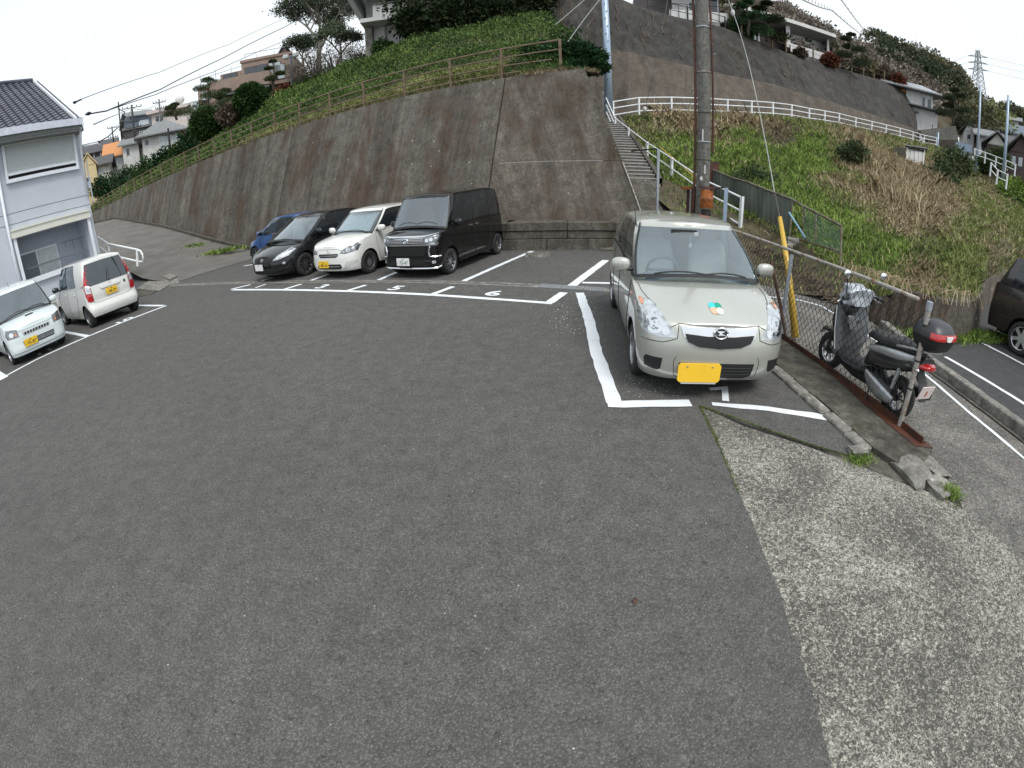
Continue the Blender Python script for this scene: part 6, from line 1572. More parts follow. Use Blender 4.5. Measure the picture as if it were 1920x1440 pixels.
# sliding window inside the recess
w0_, w1_, wz0, wz1 = a0+.95, a1-.02, b0-.1, b0+.88*(b1-b0)*.72
win = hbox(w0_, w1_, wz0, wz1, -D_+.01, -D_-.01, 'window', M['whitetrim'])
mid = (w0_+w1_)/2
o = hbox(w0_+.06, mid-.03, wz0+.06, wz1-.06, -D_+.03, -D_+.02, 'pane', M['curtain'], win); o = hbox(mid+.03, w1_-.06, wz0+.06, wz1-.06, -D_+.03, -D_+.02, 'pane', plain('insect_screen', (.16, .19, .21), .6), win)
# laundry bars
for (z, s_0, s_1, o) in ((b0+.32, a0+.05, a1-.05, -.42), (b0+.30, a0+.05, a1-.1, -.30), (b0+.78, a0+.05, a0+.9, -.5)):
 mb = MB(); mb.tube([P3_(s_0, z, o), P3_(s_1, z, o)], .016, 6); mb.build('laundry_bar', M['soffit'], HT, world=True)
for k in range(3): mb = MB(); mb.tube([P3_(a0+.2+.28*k, b0+.78, -.5), P3_(a0+.2+.28*k, b0+.38+.1*k, -.48)], .012, 5); mb.build('bar_hook', M['soffit'], HT, world=True)
# white frame round the opening, shutter box on top
fr = .10
for (s0_, s1_, z0, z1, nm) in ((a0-fr, a1+fr, b0-.16, b0, 'sill'), (a0-fr, a0, b0, b1+.02, 'frame'), (a1, a1+fr, b0, b1+.02, 'frame')): hbox(s0_, s1_, z0, z1, .10, -.05, nm, M['whitetrim'])
c0, c1, d0, d1 = rect((23, 432), (160, 396), (163, 406), (28, 447))
hbox(a0-.12, a1+.14, b1, b1+.24, .16, -.02, 'shutter_box', M['cream']); hbox(a0-.12, a1+.14, b1+.21, b1+.26, .19, -.02, 'shutter_box_cap', M['cream'])
# upper shuttered window
u0 = sz(142, 280)[0]; uz1 = sz(139, 254)[1]; uz0 = sz(144, 313)[1]; u1 = 2.72
hbox(u0-.0, u1, uz1+.0, uz1+.24, .16, -.02, 'shutter_box', M['cream'])
hbox(u0-.0, u0+.08, uz0, uz1, .10, -.02, 'frame', M['whitetrim']); hbox(u0, u1, uz0-.09, uz0+.02, .12, -.02, 'sill', M['whitetrim'])
hbox(u1-.08, u1, uz0, uz1, .10, -.02, 'frame', M['whitetrim'])
hbox(u0+.08, u1, uz0+.0, uz0+.17, .012, .004, 'shutter_gap', M['dark'])
k = 0; z = uz0+.15
hbox(u0+.08, u1, z-.02, z+.05, .07, .0, 'shutter_rail', M['whitetrim']); z += .05
while z < uz1-.01:
 hbox(u0+.08, u1, z+.004, min(z+.052, uz1), .045, .01, 'shutter_slat', M['shutter']); z += .055
# roof: two tiled slopes, ridge parallel to the facade
RH = 8.95; OV = .55; gov = -.33
def roof_pt(s, t):  # t 0 at eave (front), 1 ridge
 z = ZE+.28+(RH-ZE-.28)*t; o = OV-(OV+W2/2)*t; return P3_(s, z, o)
def roofn(): return (roof_pt(1, 0)-roof_pt(0, 0)).cross(roof_pt(0, 1)-roof_pt(0, 0)).normalized()
rn = roofn(); rn = rn if rn.z > 0 else -rn
mb = MB(); mb.prism([roof_pt(.10, 0), roof_pt(LEN, 0), roof_pt(LEN, 1), roof_pt(.10, 1)], -rn*.12)
back = lambda s, t: P3_(s, ZE+.28+(RH-ZE-.28)*t, -W2-OV+(OV+W2/2)*t)
mb.prism([back(.10, 0), back(.10, 1), back(LEN, 1), back(LEN, 0)], Vector((0, 0, -.12))); mb.build('roof', M['darkroof'], HT, world=True)
# tiles, one mesh shared: a curved pan tile
slope = (roof_pt(0, 1)-roof_pt(0, 0)); SL = slope.length; sdir_ = slope.normalized()
tw, tl = .265, .235
nt = int(SL/tl); ns_ = int((7.6+gov)/tw)
tm = MB(); G_ = []
for i in range(9):
 u = i/8; hgt = .05*(0.5-.5*math.cos(2*math.pi*u))**.8 if u < .62 else .05*(.5-.5*math.cos(2*math.pi*u))**1.2
 G_.append([Vector((u*tw, -.0, hgt+.028)), Vector((u*tw, -.0, hgt+.045)), Vector((u*tw, tl+.03, hgt+.012))])
tm.grid(G_)
tilem = bpy.data.meshes.new('roof_tile'); tilem.from_pydata([tuple(v) for v in tm.v], [], tm.f); tilem.materials.append(M['tile']); tilem.polygons.foreach_set('use_smooth', [True]*len(tilem.polygons)); tilem.set_sharp_from_angle(angle=rad(40)); tilem.update()
Rt = Matrix((HD, sdir_, rn)).transposed() if (HD.cross(sdir_)).dot(rn) > 0 else Matrix((HD, sdir_, rn)).transposed()
inv = MW['house'].inverted(); RtL = Rt.to_4x4()
count = 0; rest = MB(); rndt = random.Random(2)
for r_ in range(nt):
 for c_ in range(ns_):
  o0 = roof_pt(-gov+.02+c_*tw, 0)+sdir_*(r_*tl)
  mtx = inv @ Matrix.Translation(o0) @ RtL
  if c_ < 26 and count < 290 and r_ < 12 or (count < 290 and r_ < 9):
   o = bpy.data.objects.new('tile', tilem); COL.objects.link(o); o.parent = HT; o.matrix_local = mtx; count += 1
  else:
   rest._add([mtx @ Vector(v) for v in tm.v], tm.f)
o = rest.build('tiles', M['tile'], HT, smooth=True, sharp=40); tag(o, kind='stuff')
# ridge, verge boards, gutter, soffit
mb = MB(); mb.tube([roof_pt(-gov, 1)+Vector((0, 0, .06)), roof_pt(LEN, 1)+Vector((0, 0, .06))], .11, 8); mb.build('ridge', M['tile'], HT, world=True, smooth=True)
for s_ in (.08,):
 a, b = roof_pt(s_, -.02), roof_pt(s_, 1.0); h = Vector((0, 0, .30)); mb = MB()
 mb.prism([a-h*.55, b-h*.55, b+h*.5, a+h*.5], HD*.05); mb.build('verge_board', M['whitetrim'], HT, world=True)
 a2, b2 = a+HD*.05, b+HD*.05; mb = MB(); mb.prism([a2+h*.42, b2+h*.42, b2+h*.5, a2+h*.5], HD*.06); mb.build('verge_cap', M['whitetrim'], HT, world=True)
 a3, b3 = roof_pt(-gov-.05, -.01), roof_pt(-gov-.05, .98); mb = MB(); mb.prism([a3, b3, b3+Vector((0, 0, .14)), a3+Vector((0, 0, .14))], HD*.06); mb.build('verge_trim', M['whitetrim'], HT, world=True)
 mb = MB(); mb.prism([back(s_, 0)-h*.55, back(s_, 0)+h*.5, back(s_, 1)+h*.5, back(s_, 1)-h*.55], HD*.05); mb.build('verge_board', M['whitetrim'], HT, world=True)
hbox(.12, LEN, ZE+.12, ZE+.34, OV+.10, OV-.02, 'gutter', plain('gutter_grey', (.55, .58, .66), .5)); hbox(.06, LEN, ZE-.06, ZE, OV, -.02, 'soffit', M['soffit']); hbox(.08, LEN, ZE, ZE+.13, OV+.02, OV-.04, 'fascia', M['soffit'])
mb = MB(); q = [P3_(.16, ZE+.05, OV+.0), P3_(.12, ZE-.25, .3), P3_(.06, ZE-.60, .07), P3_(.05, 3.6, .07)]; mb.tube(q, .045, 8)
mb.tube([P3_(-.02, ZE-.50, .12), P3_(-.55, ZE-.46, .12), P3_(-.70, ZE-.60, .0)], .04, 8); mb.build('downpipe', M['whitetrim'], HT, world=True, smooth=True)
for (sx_, wv) in ((sz(3, 360)[0], .05), ): pass
q = [hp_(-6, 300, .08), hp_(12, 417, .08), hp_(24, 500, .08), hp_(36, 545, .08), hp_(44, 580, .08)]
sA = (q[1]-HC).dot(HD); mb = MB(); mb.tube([P3_(sA, ZE-.1, .08), P3_(sA, .0, .08)], .05, 8); mb.build('downpipe', M['whitetrim'], HT, world=True, smooth=True)
sB = sz(22, 470)[0]; mb = MB(); mb.tube([P3_(sB, b1-.35, .06), P3_(sB, .0, .06)], .04, 8); mb.build('conduit', M['whitetrim'], HT, world=True, smooth=True)
mb = MB(); P = [P3_(-.25, zz, -.35+.03*math.sin(zz*4)) for zz in np.linspace(ZE-.9, 3.4, 12)]; mb.tube(P, .022, 6); mb.build('service_pipe', M['whitetrim'], HT, world=True)
mb = MB(); c = P3_(-.2, 4.0, -.4); mb.box(c, (.16, .16, .24), None, .02); mb.build('meter_box', M['whitetrim'], HT, world=True)
# service cable loop bracket
mb = MB(); c = P3_(-.6, ZE-.42, .1); mb.blob(c, (.05, .05, .05)); mb.tube([c, c+Vector((.25, .25, .12)), c+Vector((.62, .6, .45)), c+Vector((.72, .7, .85)), c+Vector((.55, .55, 1.02))], .02, 5); mb.build('service_drop', M['wire'], HT, world=True)
# air-conditioner unit between the two white cars
p = g(106, 605); aw = P3_((p-HC).dot(HD), 0, .35)
t = thing('air_conditioner', 'white outdoor air-conditioner unit with round grille standing against the house between the white cars', 'air conditioner', (aw.x, aw.y, 0), math.atan2(HN.y, HN.x))
mb = MB(); mb.box((0, 0, .42), (.32, .80, .62), None, .02); mb.build('casing', M['cream'], t); mb = MB(); mb.lathe([(0, .163), (.25, .163), (.26, .175), (.27, .163)], (0, -.08, .42), 'X', 24); mb.build('grille_disc', M['soffit'], t)
for r_ in (.06, .12, .18, .23): mb = MB(); mb.lathe([(r_, .168), (r_+.012, .174), (r_+.024, .168)], (0, -.08, .42), 'X', 24); mb.build('grille_ring', M['cream'], t)
for s_ in (.3, -.3): mb = MB(); mb.box((0, s_, .06), (.30, .06, .12)); mb.build('foot', M['soffit'], t)
# ================================================================ GREEN BANK ABOVE THE WALL
def cr_(s, back=0.0): return wall_pt(s, 11.40+BAT*ZT+.3+back, ZT)
BKP = [tuple(cr_(s)) for s in (0, 4, 8, 13, 20, 30, 42, 58, 75)]+[(.6, 14.8, 5.22), (1.6, 14.4, 5.22), (2.5, 14.2, 5.2), (2.9, 14.8, 5.25)]
BKP += [tuple(at(*q)) for q in [(1050, 108, 17), (1118, 128, 15.6), (1100, 116, 17), (1040, 80, 20), (1000, 62, 21.5), (940, 50, 23), (880, 52, 24), (820, 68, 25), (760, 88, 26.5), (700, 106, 28), (640, 140, 29), (600, 150, 31),
  (900, 100, 18.5), (980, 95, 17.6), (820, 122, 19.5), (740, 150, 21), (660, 172, 22.8), (560, 165, 33), (520, 185, 34), (540, 215, 26.5), (470, 215, 38), (430, 248, 38), (380, 270, 44), (340, 295, 46), (300, 312, 52), (250, 338, 60), (210, 360, 66),
  (600, 195, 24.5), (450, 262, 33.5), (700, 112, 34), (620, 140, 40), (900, 20, 40), (1000, 20, 34), (520, 165, 50), (400, 240, 60), (260, 315, 80)]]
bank_z = TPS(BKP, .02)
NB, NBD = 150, 44
azb = np.linspace(rad(-49.5), rad(11.6), NB)
crestL = [wall_pt(s, 11.40+BAT*ZT+.30, 0).xy for s in np.linspace(78, -.1, 60)]+[Vector((.8, 14.72)), Vector((1.7, 14.35)), Vector((2.5, 14.1)), Vector((2.95, 14.3))]
farL = [at(px, py, d).xy for px, py, d in [(150, 380, 90), (210, 340, 80), (300, 300, 75), (400, 250, 66), (520, 180, 54), (620, 140, 46), (720, 105, 40), (850, 60, 38), (950, 40, 36), (1040, 60, 26), (1090, 90, 21), (1125, 110, 17.5)]]
BX = np.zeros((NB, NBD)); BY = np.zeros((NB, NBD))
for i, a in enumerate(azb):
 f_, c_ = by_bearing(crestL, a), by_bearing(farL, a)
 for k in range(NBD): p = f_.lerp(c_, (k/(NBD-1))**1.25); BX[i, k], BY[i, k] = p.x, p.y
BZ = bank_z(BX, BY); OFB = BX*NW.x+BY*NW.y-(11.4+BAT*ZT+.3); BZ = BZ-.5*np.clip((OFB-.5)/3, 0, 1); BZ[:, 0] = ZT-.02
idx = np.arange(NB*NBD).reshape(NB, NBD)
Fb = np.stack([idx[:-1, :-1].ravel(), idx[:-1, 1:].ravel(), idx[1:, 1:].ravel(), idx[1:, :-1].ravel()], 1)[:, ::-1]
tag(np_mesh('bank', np.stack([BX.ravel(), BY.ravel(), BZ.ravel()], 1), Fb, M['soil'], smooth=True), 'earth bank above the retaining wall', kind='structure')
# ---------------------------------------------------------------- foliage builders (numpy)
def leaf_mesh(name, P, Nn, size, mat, up=.0, aspect=2.2, parent=None, spread=1.0, rng=RNG):
 """one kite-shaped leaf per point. P (n,3); Nn (n,3) leaf long-axis direction"""
 n = len(P); d = Nn+rng.normal(0, .45*spread, (n, 3)); d /= np.linalg.norm(d, axis=1)[:, None]+1e-9
 r = rng.normal(0, 1, (n, 3)); s = np.cross(d, r); s /= np.linalg.norm(s, axis=1)[:, None]+1e-9
 sz_ = (size if np.isscalar(size) else np.asarray(size)[:, None])*(rng.random((n, 1))*.7+.65)
 a = P; b = P+d*sz_*.5+s*sz_/aspect*.5; c = P+d*sz_; e = P+d*sz_*.5-s*sz_/aspect*.5
 V = np.stack([a, b, c, e], 1).reshape(-1, 3); F = np.arange(4*n).reshape(n, 4)
 return np_mesh(name, V, F, mat, parent)
def blades(name, P, h, w, mat, lean=.35, rng=RNG, parent=None, kind='stuff', label=None):
 n = len(P); a = rng.random(n)*2*math.pi; s = np.stack([np.cos(a), np.sin(a), np.zeros(n)], 1)
 hh = (h if np.isscalar(h) else np.asarray(h)[:, None])*(rng.random((n, 1))*.8+.55); ww = (w if np.isscalar(w) else np.asarray(w)[:, None])
 ln = rng.normal(0, lean, (n, 2)); up = np.stack([ln[:, 0], ln[:, 1], np.ones(n)], 1); up /= np.linalg.norm(up, axis=1)[:, None]
 tip = np.stack([ln[:, 0]*2.2, ln[:, 1]*2.2, np.full(n, .6)], 1); tip /= np.linalg.norm(tip, axis=1)[:, None]
 m1 = P+up*hh*.6; t_ = m1+tip*hh*.5
 V = np.stack([P-s*ww*.5, P+s*ww*.5, m1+s*ww*.4, t_, m1-s*ww*.4], 1).reshape(-1, 3); F = np.arange(5*n).reshape(n, 5)
 o = np_mesh(name, V, F, mat, parent); return tag(o, label, kind=kind) if kind else o
def grid_sample(A, B, C, n, rng=RNG, klo=0, khi=1):
 NA_, ND_ = A.shape; i = rng.random(n)*(NA_-1.001); k = (klo+(khi-klo)*rng.random(n))*(ND_-1.001)
 i0, k0 = i.astype(int), k.astype(int); fi, fk = i-i0, k-k0
 P = np.stack([(X[i0, k0]*(1-fi)*(1-fk)+X[i0+1, k0]*fi*(1-fk)+X[i0, k0+1]*(1-fi)*fk+X[i0+1, k0+1]*fi*fk) for X in (A, B, C)], 1)
 e1 = np.stack([A[i0+1, k0]-A[i0, k0], B[i0+1, k0]-B[i0, k0]], 1); e2 = np.stack([A[i0, k0+1]-A[i0, k0], B[i0, k0+1]-B[i0, k0]], 1)
 return P, np.abs(e1[:, 0]*e2[:, 1]-e1[:, 1]*e2[:, 0])
def vnoise(x, y, s, seed=0):
 r = np.random.default_rng(seed); t = 0
 for k in range(5):
  a, b, c = r.uniform(.5, 1.5), r.uniform(-1, 1), r.uniform(0, 6.28); th = r.uniform(0, 3.14)
  t = t+np.sin((x*math.cos(th)+y*math.sin(th))*s*a*(1.3**k)+c+np.sin(y*s*.7+c))/(1.25**k)
 return t/2.8
# pixel row of world points, to choose what grows where as in the photo
def to_px(P):
 d = P-np.array([0, 0, CAMH]); d /= np.linalg.norm(d, axis=1)[:, None]
 Rm = np.array([list(R_), list(lens_rot((0, 1, 0))), list(U_)]); c = d @ Rm.T
 th = np.arccos(np.clip(c[:, 1], -1, 1)); r = th/K1
 for _ in range(12): r = r-(K1*r+K3*r**3-th)/(K1+3*K3*r*r)
 s = np.hypot(c[:, 0], c[:, 2])+1e-9; return 960+960*r*c[:, 0]/s, 720-960*r*c[:, 2]/s
# juniper carpet on the bank: sprays of needles in soft mounds
P, ar = grid_sample(BX, BY, BZ, 420000); dist = np.hypot(P[:, 0], P[:, 1])
keep = RNG.random(len(P)) < np.clip(ar/(.0012*dist**2*.35+.015), 0, 1)*np.where(dist < 45, 1, .5); P = P[keep]; dist = dist[keep]
px, py = to_px(P)
# bare or grassy strips: just above the wall between x 540 and 930
s_al = P[:, 0]*DW.x+P[:, 1]*DW.y-7; off = P[:, 0]*NW.x+P[:, 1]*NW.y-(11.4+BAT*ZT+.3)
nz1 = vnoise(P[:, 0], P[:, 1], .9, 3)
grassy = (off < 1.5+.5*nz1) & (s_al < 16) & (s_al > 0.5)
J = ~grassy
mound = .42+.34*vnoise(P[:, 0], P[:, 1], 1.0, 15)+.26*vnoise(P[:, 0], P[:, 1], 1.9, 5)+.20*vnoise(P[:, 0], P[:, 1], 4.8, 6)
Pj = P[J].copy(); mj = np.clip(mound[J], .04, 1.1); edge = np.clip(off[J]/1.2, .25, 1)
Pj[:, 2] += RNG.random(len(Pj))**.6*mj*1.15*edge+.02
dj = dist[J]; pxj, pyj = px[J], py[J]
up = np.tile([0.0, 0, .9], (len(Pj), 1)); up[:, 0] -= .35*NW.x; up[:, 1] -= .35*NW.y
lf = dj < 40
dk = (pxj > 1010+90*RNG.random(len(Pj))) | (RNG.random(len(Pj)) < .10)
o = leaf_mesh('juniper_carpet', Pj[~dk], up[~dk], np.clip(.0062*dj[~dk], .09, .34), M['juniper'], aspect=2.4, spread=1.5); tag(o, 'bright green creeping juniper carpet over the bank above the wall', kind='stuff')
o = leaf_mesh('juniper_darker', Pj[dk], up[dk], np.clip(.0062*dj[dk], .09, .34), M['juniper_dk'], aspect=2.4, spread=1.5); tag(o, 'darker juniper sprays among the carpet', kind='stuff')  # darker leaf colour: right end of the bank plus random sprays
Pg = P[grassy]; blades('bank_grass', Pg, .22, .03, M['grassmix'], .5, label='thin pale green and straw grass on the lip above the wall')
Pd, _ = grid_sample(BX, BY, BZ, 60000, klo=0, khi=.35); sd2 = Pd[:, 0]*DW.x+Pd[:, 1]*DW.y-7; of2 = Pd[:, 0]*NW.x+Pd[:, 1]*NW.y-(11.4+BAT*ZT+.3)
kk = (of2 < 1.0) & (sd2 < 30) & (sd2 > -3); blades('lip_straw', Pd[kk][:12000], .16, .02, M['straw'], .7, label='dead straw along the wall top')
# overhanging dark juniper at the right end of the bank
o_c = [(at(1098, 108, 15.6), .55), (at(1080, 100, 15.8), .6), (at(1055, 102, 16.2), .7), (at(1112, 126, 15.2), .35), (at(1020, 100, 17), .7), (at(1090, 128, 15.2), .40)]
Pp = []; Nn = []
for c, r in o_c:
 n = 2600; u = RNG.normal(0, 1, (n, 3)); u /= np.linalg.norm(u, axis=1)[:, None]; rr = RNG.random((n, 1))**.4; lay = np.sin(u[:, 2:3]*9)*.12
 Pp.append(np.array(c)+u*rr*np.array([r*1.25, r*1.1, r*.55])+lay*.1); q = u.copy(); q[:, 2] *= .3; q[:, 0] += .5; Nn.append(q)
o = leaf_mesh('juniper_bush', np.concatenate(Pp), np.concatenate(Nn), .16, M['juniper_dk'], aspect=3); tag(o, 'dark shaggy juniper overhanging the right end of the retaining wall', 'shrub')
# small pieces of weeds at the foot of the wall by the blue car, drive edge and ledge
def tuft(name, label, c, n, r, h, mat, w=.012, flat=1.0, group=None, lean=.6, cat='weeds'):
 u = RNG.normal(0, 1, (n, 2)); P = np.stack([c[0]+u[:, 0]*r[0], c[1]+u[:, 1]*r[1], np.full(n, c[2])], 1)
 o = blades(name, P, h, w, mat, lean, kind=None); tag(o, label, cat, group); return o
p = at(418, 463, 22.2); tuft('weed_clump', 'bright green weeds at the foot of the tall wall left of the blue car', (p.x, p.y, .25), 300, (.55, .16), .22, M['grass'], .05)
p = at(355, 448, 25.5); tuft('weed_clump', 'small weed patch growing in the driveway kerb', (p.x, p.y, .55), 260, (.45, .18), .28, M['grass'], .05)
p = g(1775, 925); tuft('grass_tuft', 'fresh green grass tuft beside the last lump of broken concrete', (p.x+.03, p.y, -.01), 420, (.05, .045), .075, M['grass'], .006, lean=.7)
p = g(1612, 862); tuft('grass_tuft', 'green weeds around the pale broken kerb piece', (p.x, p.y, -.01), 420, (.07, .035), .05, M['grass'], .005, lean=.7)
p = g(1608, 812); tuft('grass_tuft', 'sprig of grass in the kerb crack beside the end of the white line', (p.x, p.y, .0), 120, (.05, .05), .06, M['grassmix'], .005, lean=.8)
p = g(1830, 632); tuft('grass_strip', 'strip of green grass at the foot of the ribbed wall by the dark van', (p.x-.4, p.y-.05, 0), 3200, (.75, .12), .14, M['grass'], .02, cat='grass')
o_ = bpy.data.objects['grass_strip']
p = g(1522, 668); tuft('grass_tuft', 'small sprig of grass at the rusty fence base beside the scooter front wheel', (3.68, 4.2, 0), 90, (.03, .06), .07, M['grassmix'], .006)
# moss seams along the apron edge
mb = [];
for (a, b, n, w_) in (((1.72, 3.47), (g(1346, 830).x, g(1346, 830).y), 500, .008), ((g(1346, 830).x, g(1346, 830).y), (g(1385, 925).x, g(1385, 925).y), 250, .007), ((1.74, 3.46), (2.4, 2.76), 700, .008), ((2.4, 2.76), (2.78, 2.42), 300, .007)):
 t_ = RNG.random(n); a, b = np.array(a), np.array(b); q = a+(b-a)*t_[:, None]+RNG.normal(0, w_, (n, 2)); mb.append(np.stack([q[:, 0], q[:, 1], np.zeros(n)], 1))
blades('moss_seam', np.concatenate(mb), .012, .007, M['moss'], .8, label='moss and tiny weeds in the joint between asphalt and concrete')
# ================================================================ GRASS AND BRUSH ON THE RIGHT-HAND SLOPE
P, ar = grid_sample(GX, GY, GZ, 420000, rng=RNG); dist = np.hypot(P[:, 0], P[:, 1])
keep = RNG.random(len(P)) < np.clip(ar/(.0009*dist**2+.02), 0, 1); P = P[keep]; dist = dist[keep]; px, py = to_px(P)
def gz(cx, cy, rx, ry): return np.exp(-((px-cx)/rx)**2-((py-cy)/ry)**2)
nzA = vnoise(P[:, 0], P[:, 1], .8, 21); nzB = vnoise(P[:, 0], P[:, 1], 2.2, 22)
straw = .9*gz(1320, 250, 45, 30)+.8*gz(1395, 235, 60, 16)+1.0*gz(1680, 330, 90, 50)+.8*gz(1600, 250, 60, 18)+.9*gz(1760, 400, 90, 55)+.7*gz(1650, 400, 80, 40)+.8*gz(1730, 500, 50, 50)+.5*gz(1880, 480, 60, 60)+.9*gz(1900, 340, 60, 30)+.6*gz(1620, 300, 60, 40)+.7*gz(1250, 235, 60, 14)+.5*nzA+.25*nzB-.38
brush = 1.1*gz(1465, 262, 50, 25)+.6*gz(1740, 470, 40, 60)+.7*gz(1880, 330, 40, 20)+.3*nzB-.45
earth_line = np.where(px < 1486, 372+(px-1336)*.50+8, np.where(px < 1600, 447+(px-1486)*.75, 2000))
bare = (py > earth_line)
sparse = bare & (RNG.random(len(P)) > .06)
ok = ~sparse & ~((px > 1575) & (px < 1640) & (py > 520+.0*px) & (RNG.random(len(P)) > .35))
g_ = RNG.normal(0, .28, len(P))
isb = ok & (brush+g_ > .35); iss = ok & ~isb & (straw+g_ > .32); isg = ok & ~isb & ~iss
hs_ = np.clip(.0075*dist+.07, .14, .55); wd = np.clip(.0016*dist+.006, .014, .07)
wetg = isg & ((gz(1330, 340, 130, 70)+gz(1440, 330, 90, 60)+gz(1540, 470, 90, 50)+gz(1500, 270, 40, 25)+gz(1600, 480, 70, 60)) > .28+.25*nzA)
mixg = isg & ~wetg
blades('green_grass', P[wetg], hs_[wetg], wd[wetg], M['grass'], .38, label='fresh bright green grass on the slope')
blades('mixed_grass', P[mixg], hs_[mixg], wd[mixg], M['grassmix'], .45, label='olive mixed grass and weeds on the slope')
blades('dry_grass', P[iss], hs_[iss]*1.35, wd[iss]*.9, M['straw'], .55, label='dry straw coloured grass on the slope')
Pb = P[isb].copy(); Pb[:, 2] += RNG.random(len(Pb))*.5*np.clip(dist[isb]/20, .5, 1.5)
o = leaf_mesh('brown_brush', Pb, np.tile([0, 0, .2], (len(Pb), 1)), np.clip(.010*dist[isb], .15, .5), M['brush'], aspect=7, spread=2.0); tag(o, 'tangled brown dead brush on the slope', kind='stuff')
# plumes of tall pampas-like stalks
def sub_at(list_px, n, jx, jy):
 out = []
 for (x, y, d) in list_px:
  for _ in range(n):
   p = at(x+RNG.normal(0, jx), y+RNG.normal(0, jy)*.3, d*(1+RNG.normal(0, .03))); out.append((p.x, p.y, float(slope_z(np.array([p.x]), np.array([p.y]))[0])))
 return np.array(out)
Q = sub_at([(1640, 300, 25), (1670, 295, 27), (1700, 320, 24), (1625, 280, 29), (1740, 330, 26), (1600, 265, 33), (1660, 350, 19), (1700, 360, 18)], 150, 16, 8)
blades('tall_straw', Q, .80, .04, M['straw'], .28, label='tall dry reed stalks standing on the slope')
Q = sub_at([(1310, 240, 26), (1330, 245, 25), (1290, 235, 26.4), (1400, 232, 29), (1430, 236, 29), (1370, 228, 29.5), (1460, 240, 30), (1240, 225, 26.6)], 170, 14, 6)
blades('hanging_straw', Q, .75, .05, M['straw'], .7, label='dead grass hanging below the guard rail path')
# broad-leaved weeds
def shrub(name, label, c, r, n, mat, size, cat='shrub', group=None, flat=.7, aspect=2.0, shell=.35, stems=3):
 root = thing(name, label, cat, tuple(c-Vector((0, 0, r*flat))), group=group)
 u = RNG.normal(0, 1, (n, 3)); u /= np.linalg.norm(u, axis=1)[:, None]; lump = 1+.18*np.sin(u[:, 0]*5+1)*np.cos(u[:, 1]*4)+.12*np.sin(u[:, 2]*9+u[:, 0]*6)
 rr = (RNG.random(n)**shell)*lump; Pp = u*(rr*r)[:, None]; Pp[:, 2] *= flat; Pp[:, 2] += r*flat
 o = leaf_mesh('foliage', Pp, u, size, mat, aspect=aspect, parent=root)
 if stems:
  mb = MB(); rnd = random.Random(int(abs(c[0])*100))
  for k in range(stems): a = rnd.uniform(0, 6.28); mb.tube([(0, 0, -.1), (math.cos(a)*r*.25, math.sin(a)*r*.25, r*flat*.8), (math.cos(a)*r*.55, math.sin(a)*r*.55, r*flat*1.4)], [r*.07, r*.05, r*.02], 5)
  mb.build('stems', M['bark'], root)
 return root
for (px_, py_, d, r, lab) in [(1600, 287, 24, .7, 'dark green bush in the dry grass just below the guard rail'), (1415, 340, 17.6, .75, 'dark leafy bush on the green slope right of the utility pole'), (1455, 385, 15.4, .5, 'low dark weed clump on the slope behind the mossy sheet fence'),
 (1790, 306, 38, 1.5, 'dark green bush mass right of the small white shed'), (1765, 335, 30, 1.0, 'rounded olive bush below the white shed'), (1850, 308, 52, 1.1, 'dark bush at the foot of the distant steel poles')]:
 shrub('slope_bush', lab, at(px_, py_, d), r, 1900, M['pine'], max(.09, .006*d), flat=.7)
shrub('slope_bush', 'small yellow-green bush at the right edge of the slope', at(1905, 365, 45), 1.6, 700, M['grass'], .45)
# dead roots, litter and fallen twigs on the bare earth behind the fence
mb = MB(); rnd = random.Random(12)
for i in range(230):
 x_, y_ = rnd.uniform(1395, 1640), 0; y_ = rnd.uniform(400+(x_-1395)*.45, 470+(x_-1395)*.42); d = 13.2-(x_-1395)*.017-(y_-430)*.015
 c = at(x_, y_, max(8.6, d)); c.z = float(slope_z(np.array([c.x]), np.array([c.y]))[0])+.02; a = rnd.uniform(0, 3.14); L = rnd.uniform(.08, .3)
 mb.tube([c, c+Vector((math.cos(a)*L*.5, math.sin(a)*L*.5, rnd.uniform(.0, .08))), c+Vector((math.cos(a+.4)*L, math.sin(a+.4)*L, 0))], rnd.uniform(.006, .014), 4)
tag(mb.build('twig_litter', M['brush']), 'dead twigs and litter on the bare earth', kind='stuff')
mb = MB(); rnd = random.Random(14)
for i in range(70):
 t_ = rnd.random(); bx = bw[10+int(t_*18)] if 10+int(t_*18) < len(bw) else bw[-1]; c = Vector((bx.x+.1, bx.y+.15, .64)); a = rnd.uniform(0, 6.28); L = rnd.uniform(.15, .5)
 mb.tube([c+Vector((rnd.uniform(-.1, .1), rnd.uniform(0, .4), .05)), c+Vector((math.cos(a)*L*.5, math.sin(a)*L*.3, .18)), c+Vector((math.cos(a)*L, math.sin(a)*L*.4-.1, -.05))], .006, 4)
tag(mb.build('dry_creepers', M['straw']), 'dry creepers hanging over the ribbed foot wall', kind='stuff')
t = thing('shed', 'small weathered white metal shed half buried in dry grass on the slope', 'shed', tuple(at(1703, 303, 33)))
c = at(1715, 290, 33); r = Vector((c.y, -c.x, 0)).normalized()
a0_, a1_ = at(1700, 303, 33), at(1735, 306, 34.5)
for (p, q, z0, z1, nm, mt) in ((at(1700, 276, 33), at(1735, 281, 34.5), -1.6, 0, 'front_panel', 'stonewhite'), (at(1676, 276, 36), at(1699, 277, 33), -1.4, 0, 'side_panel', 'greyroof')):
 n = 9;
 for k in range(n):
  a, b = p.lerp(q, k/n), p.lerp(q, (k+.93)/n); mb = MB(); w = Vector((a.x, a.y, 0)).normalized()*.05*(k % 2); mb.prism([a+w+Vector((0, 0, z0)), b+w+Vector((0, 0, z0)), b+w, a+w], Vector((a.x, a.y, 0)).normalized()*.06); mb.build('corrugated_sheet', M[mt], t, world=True)
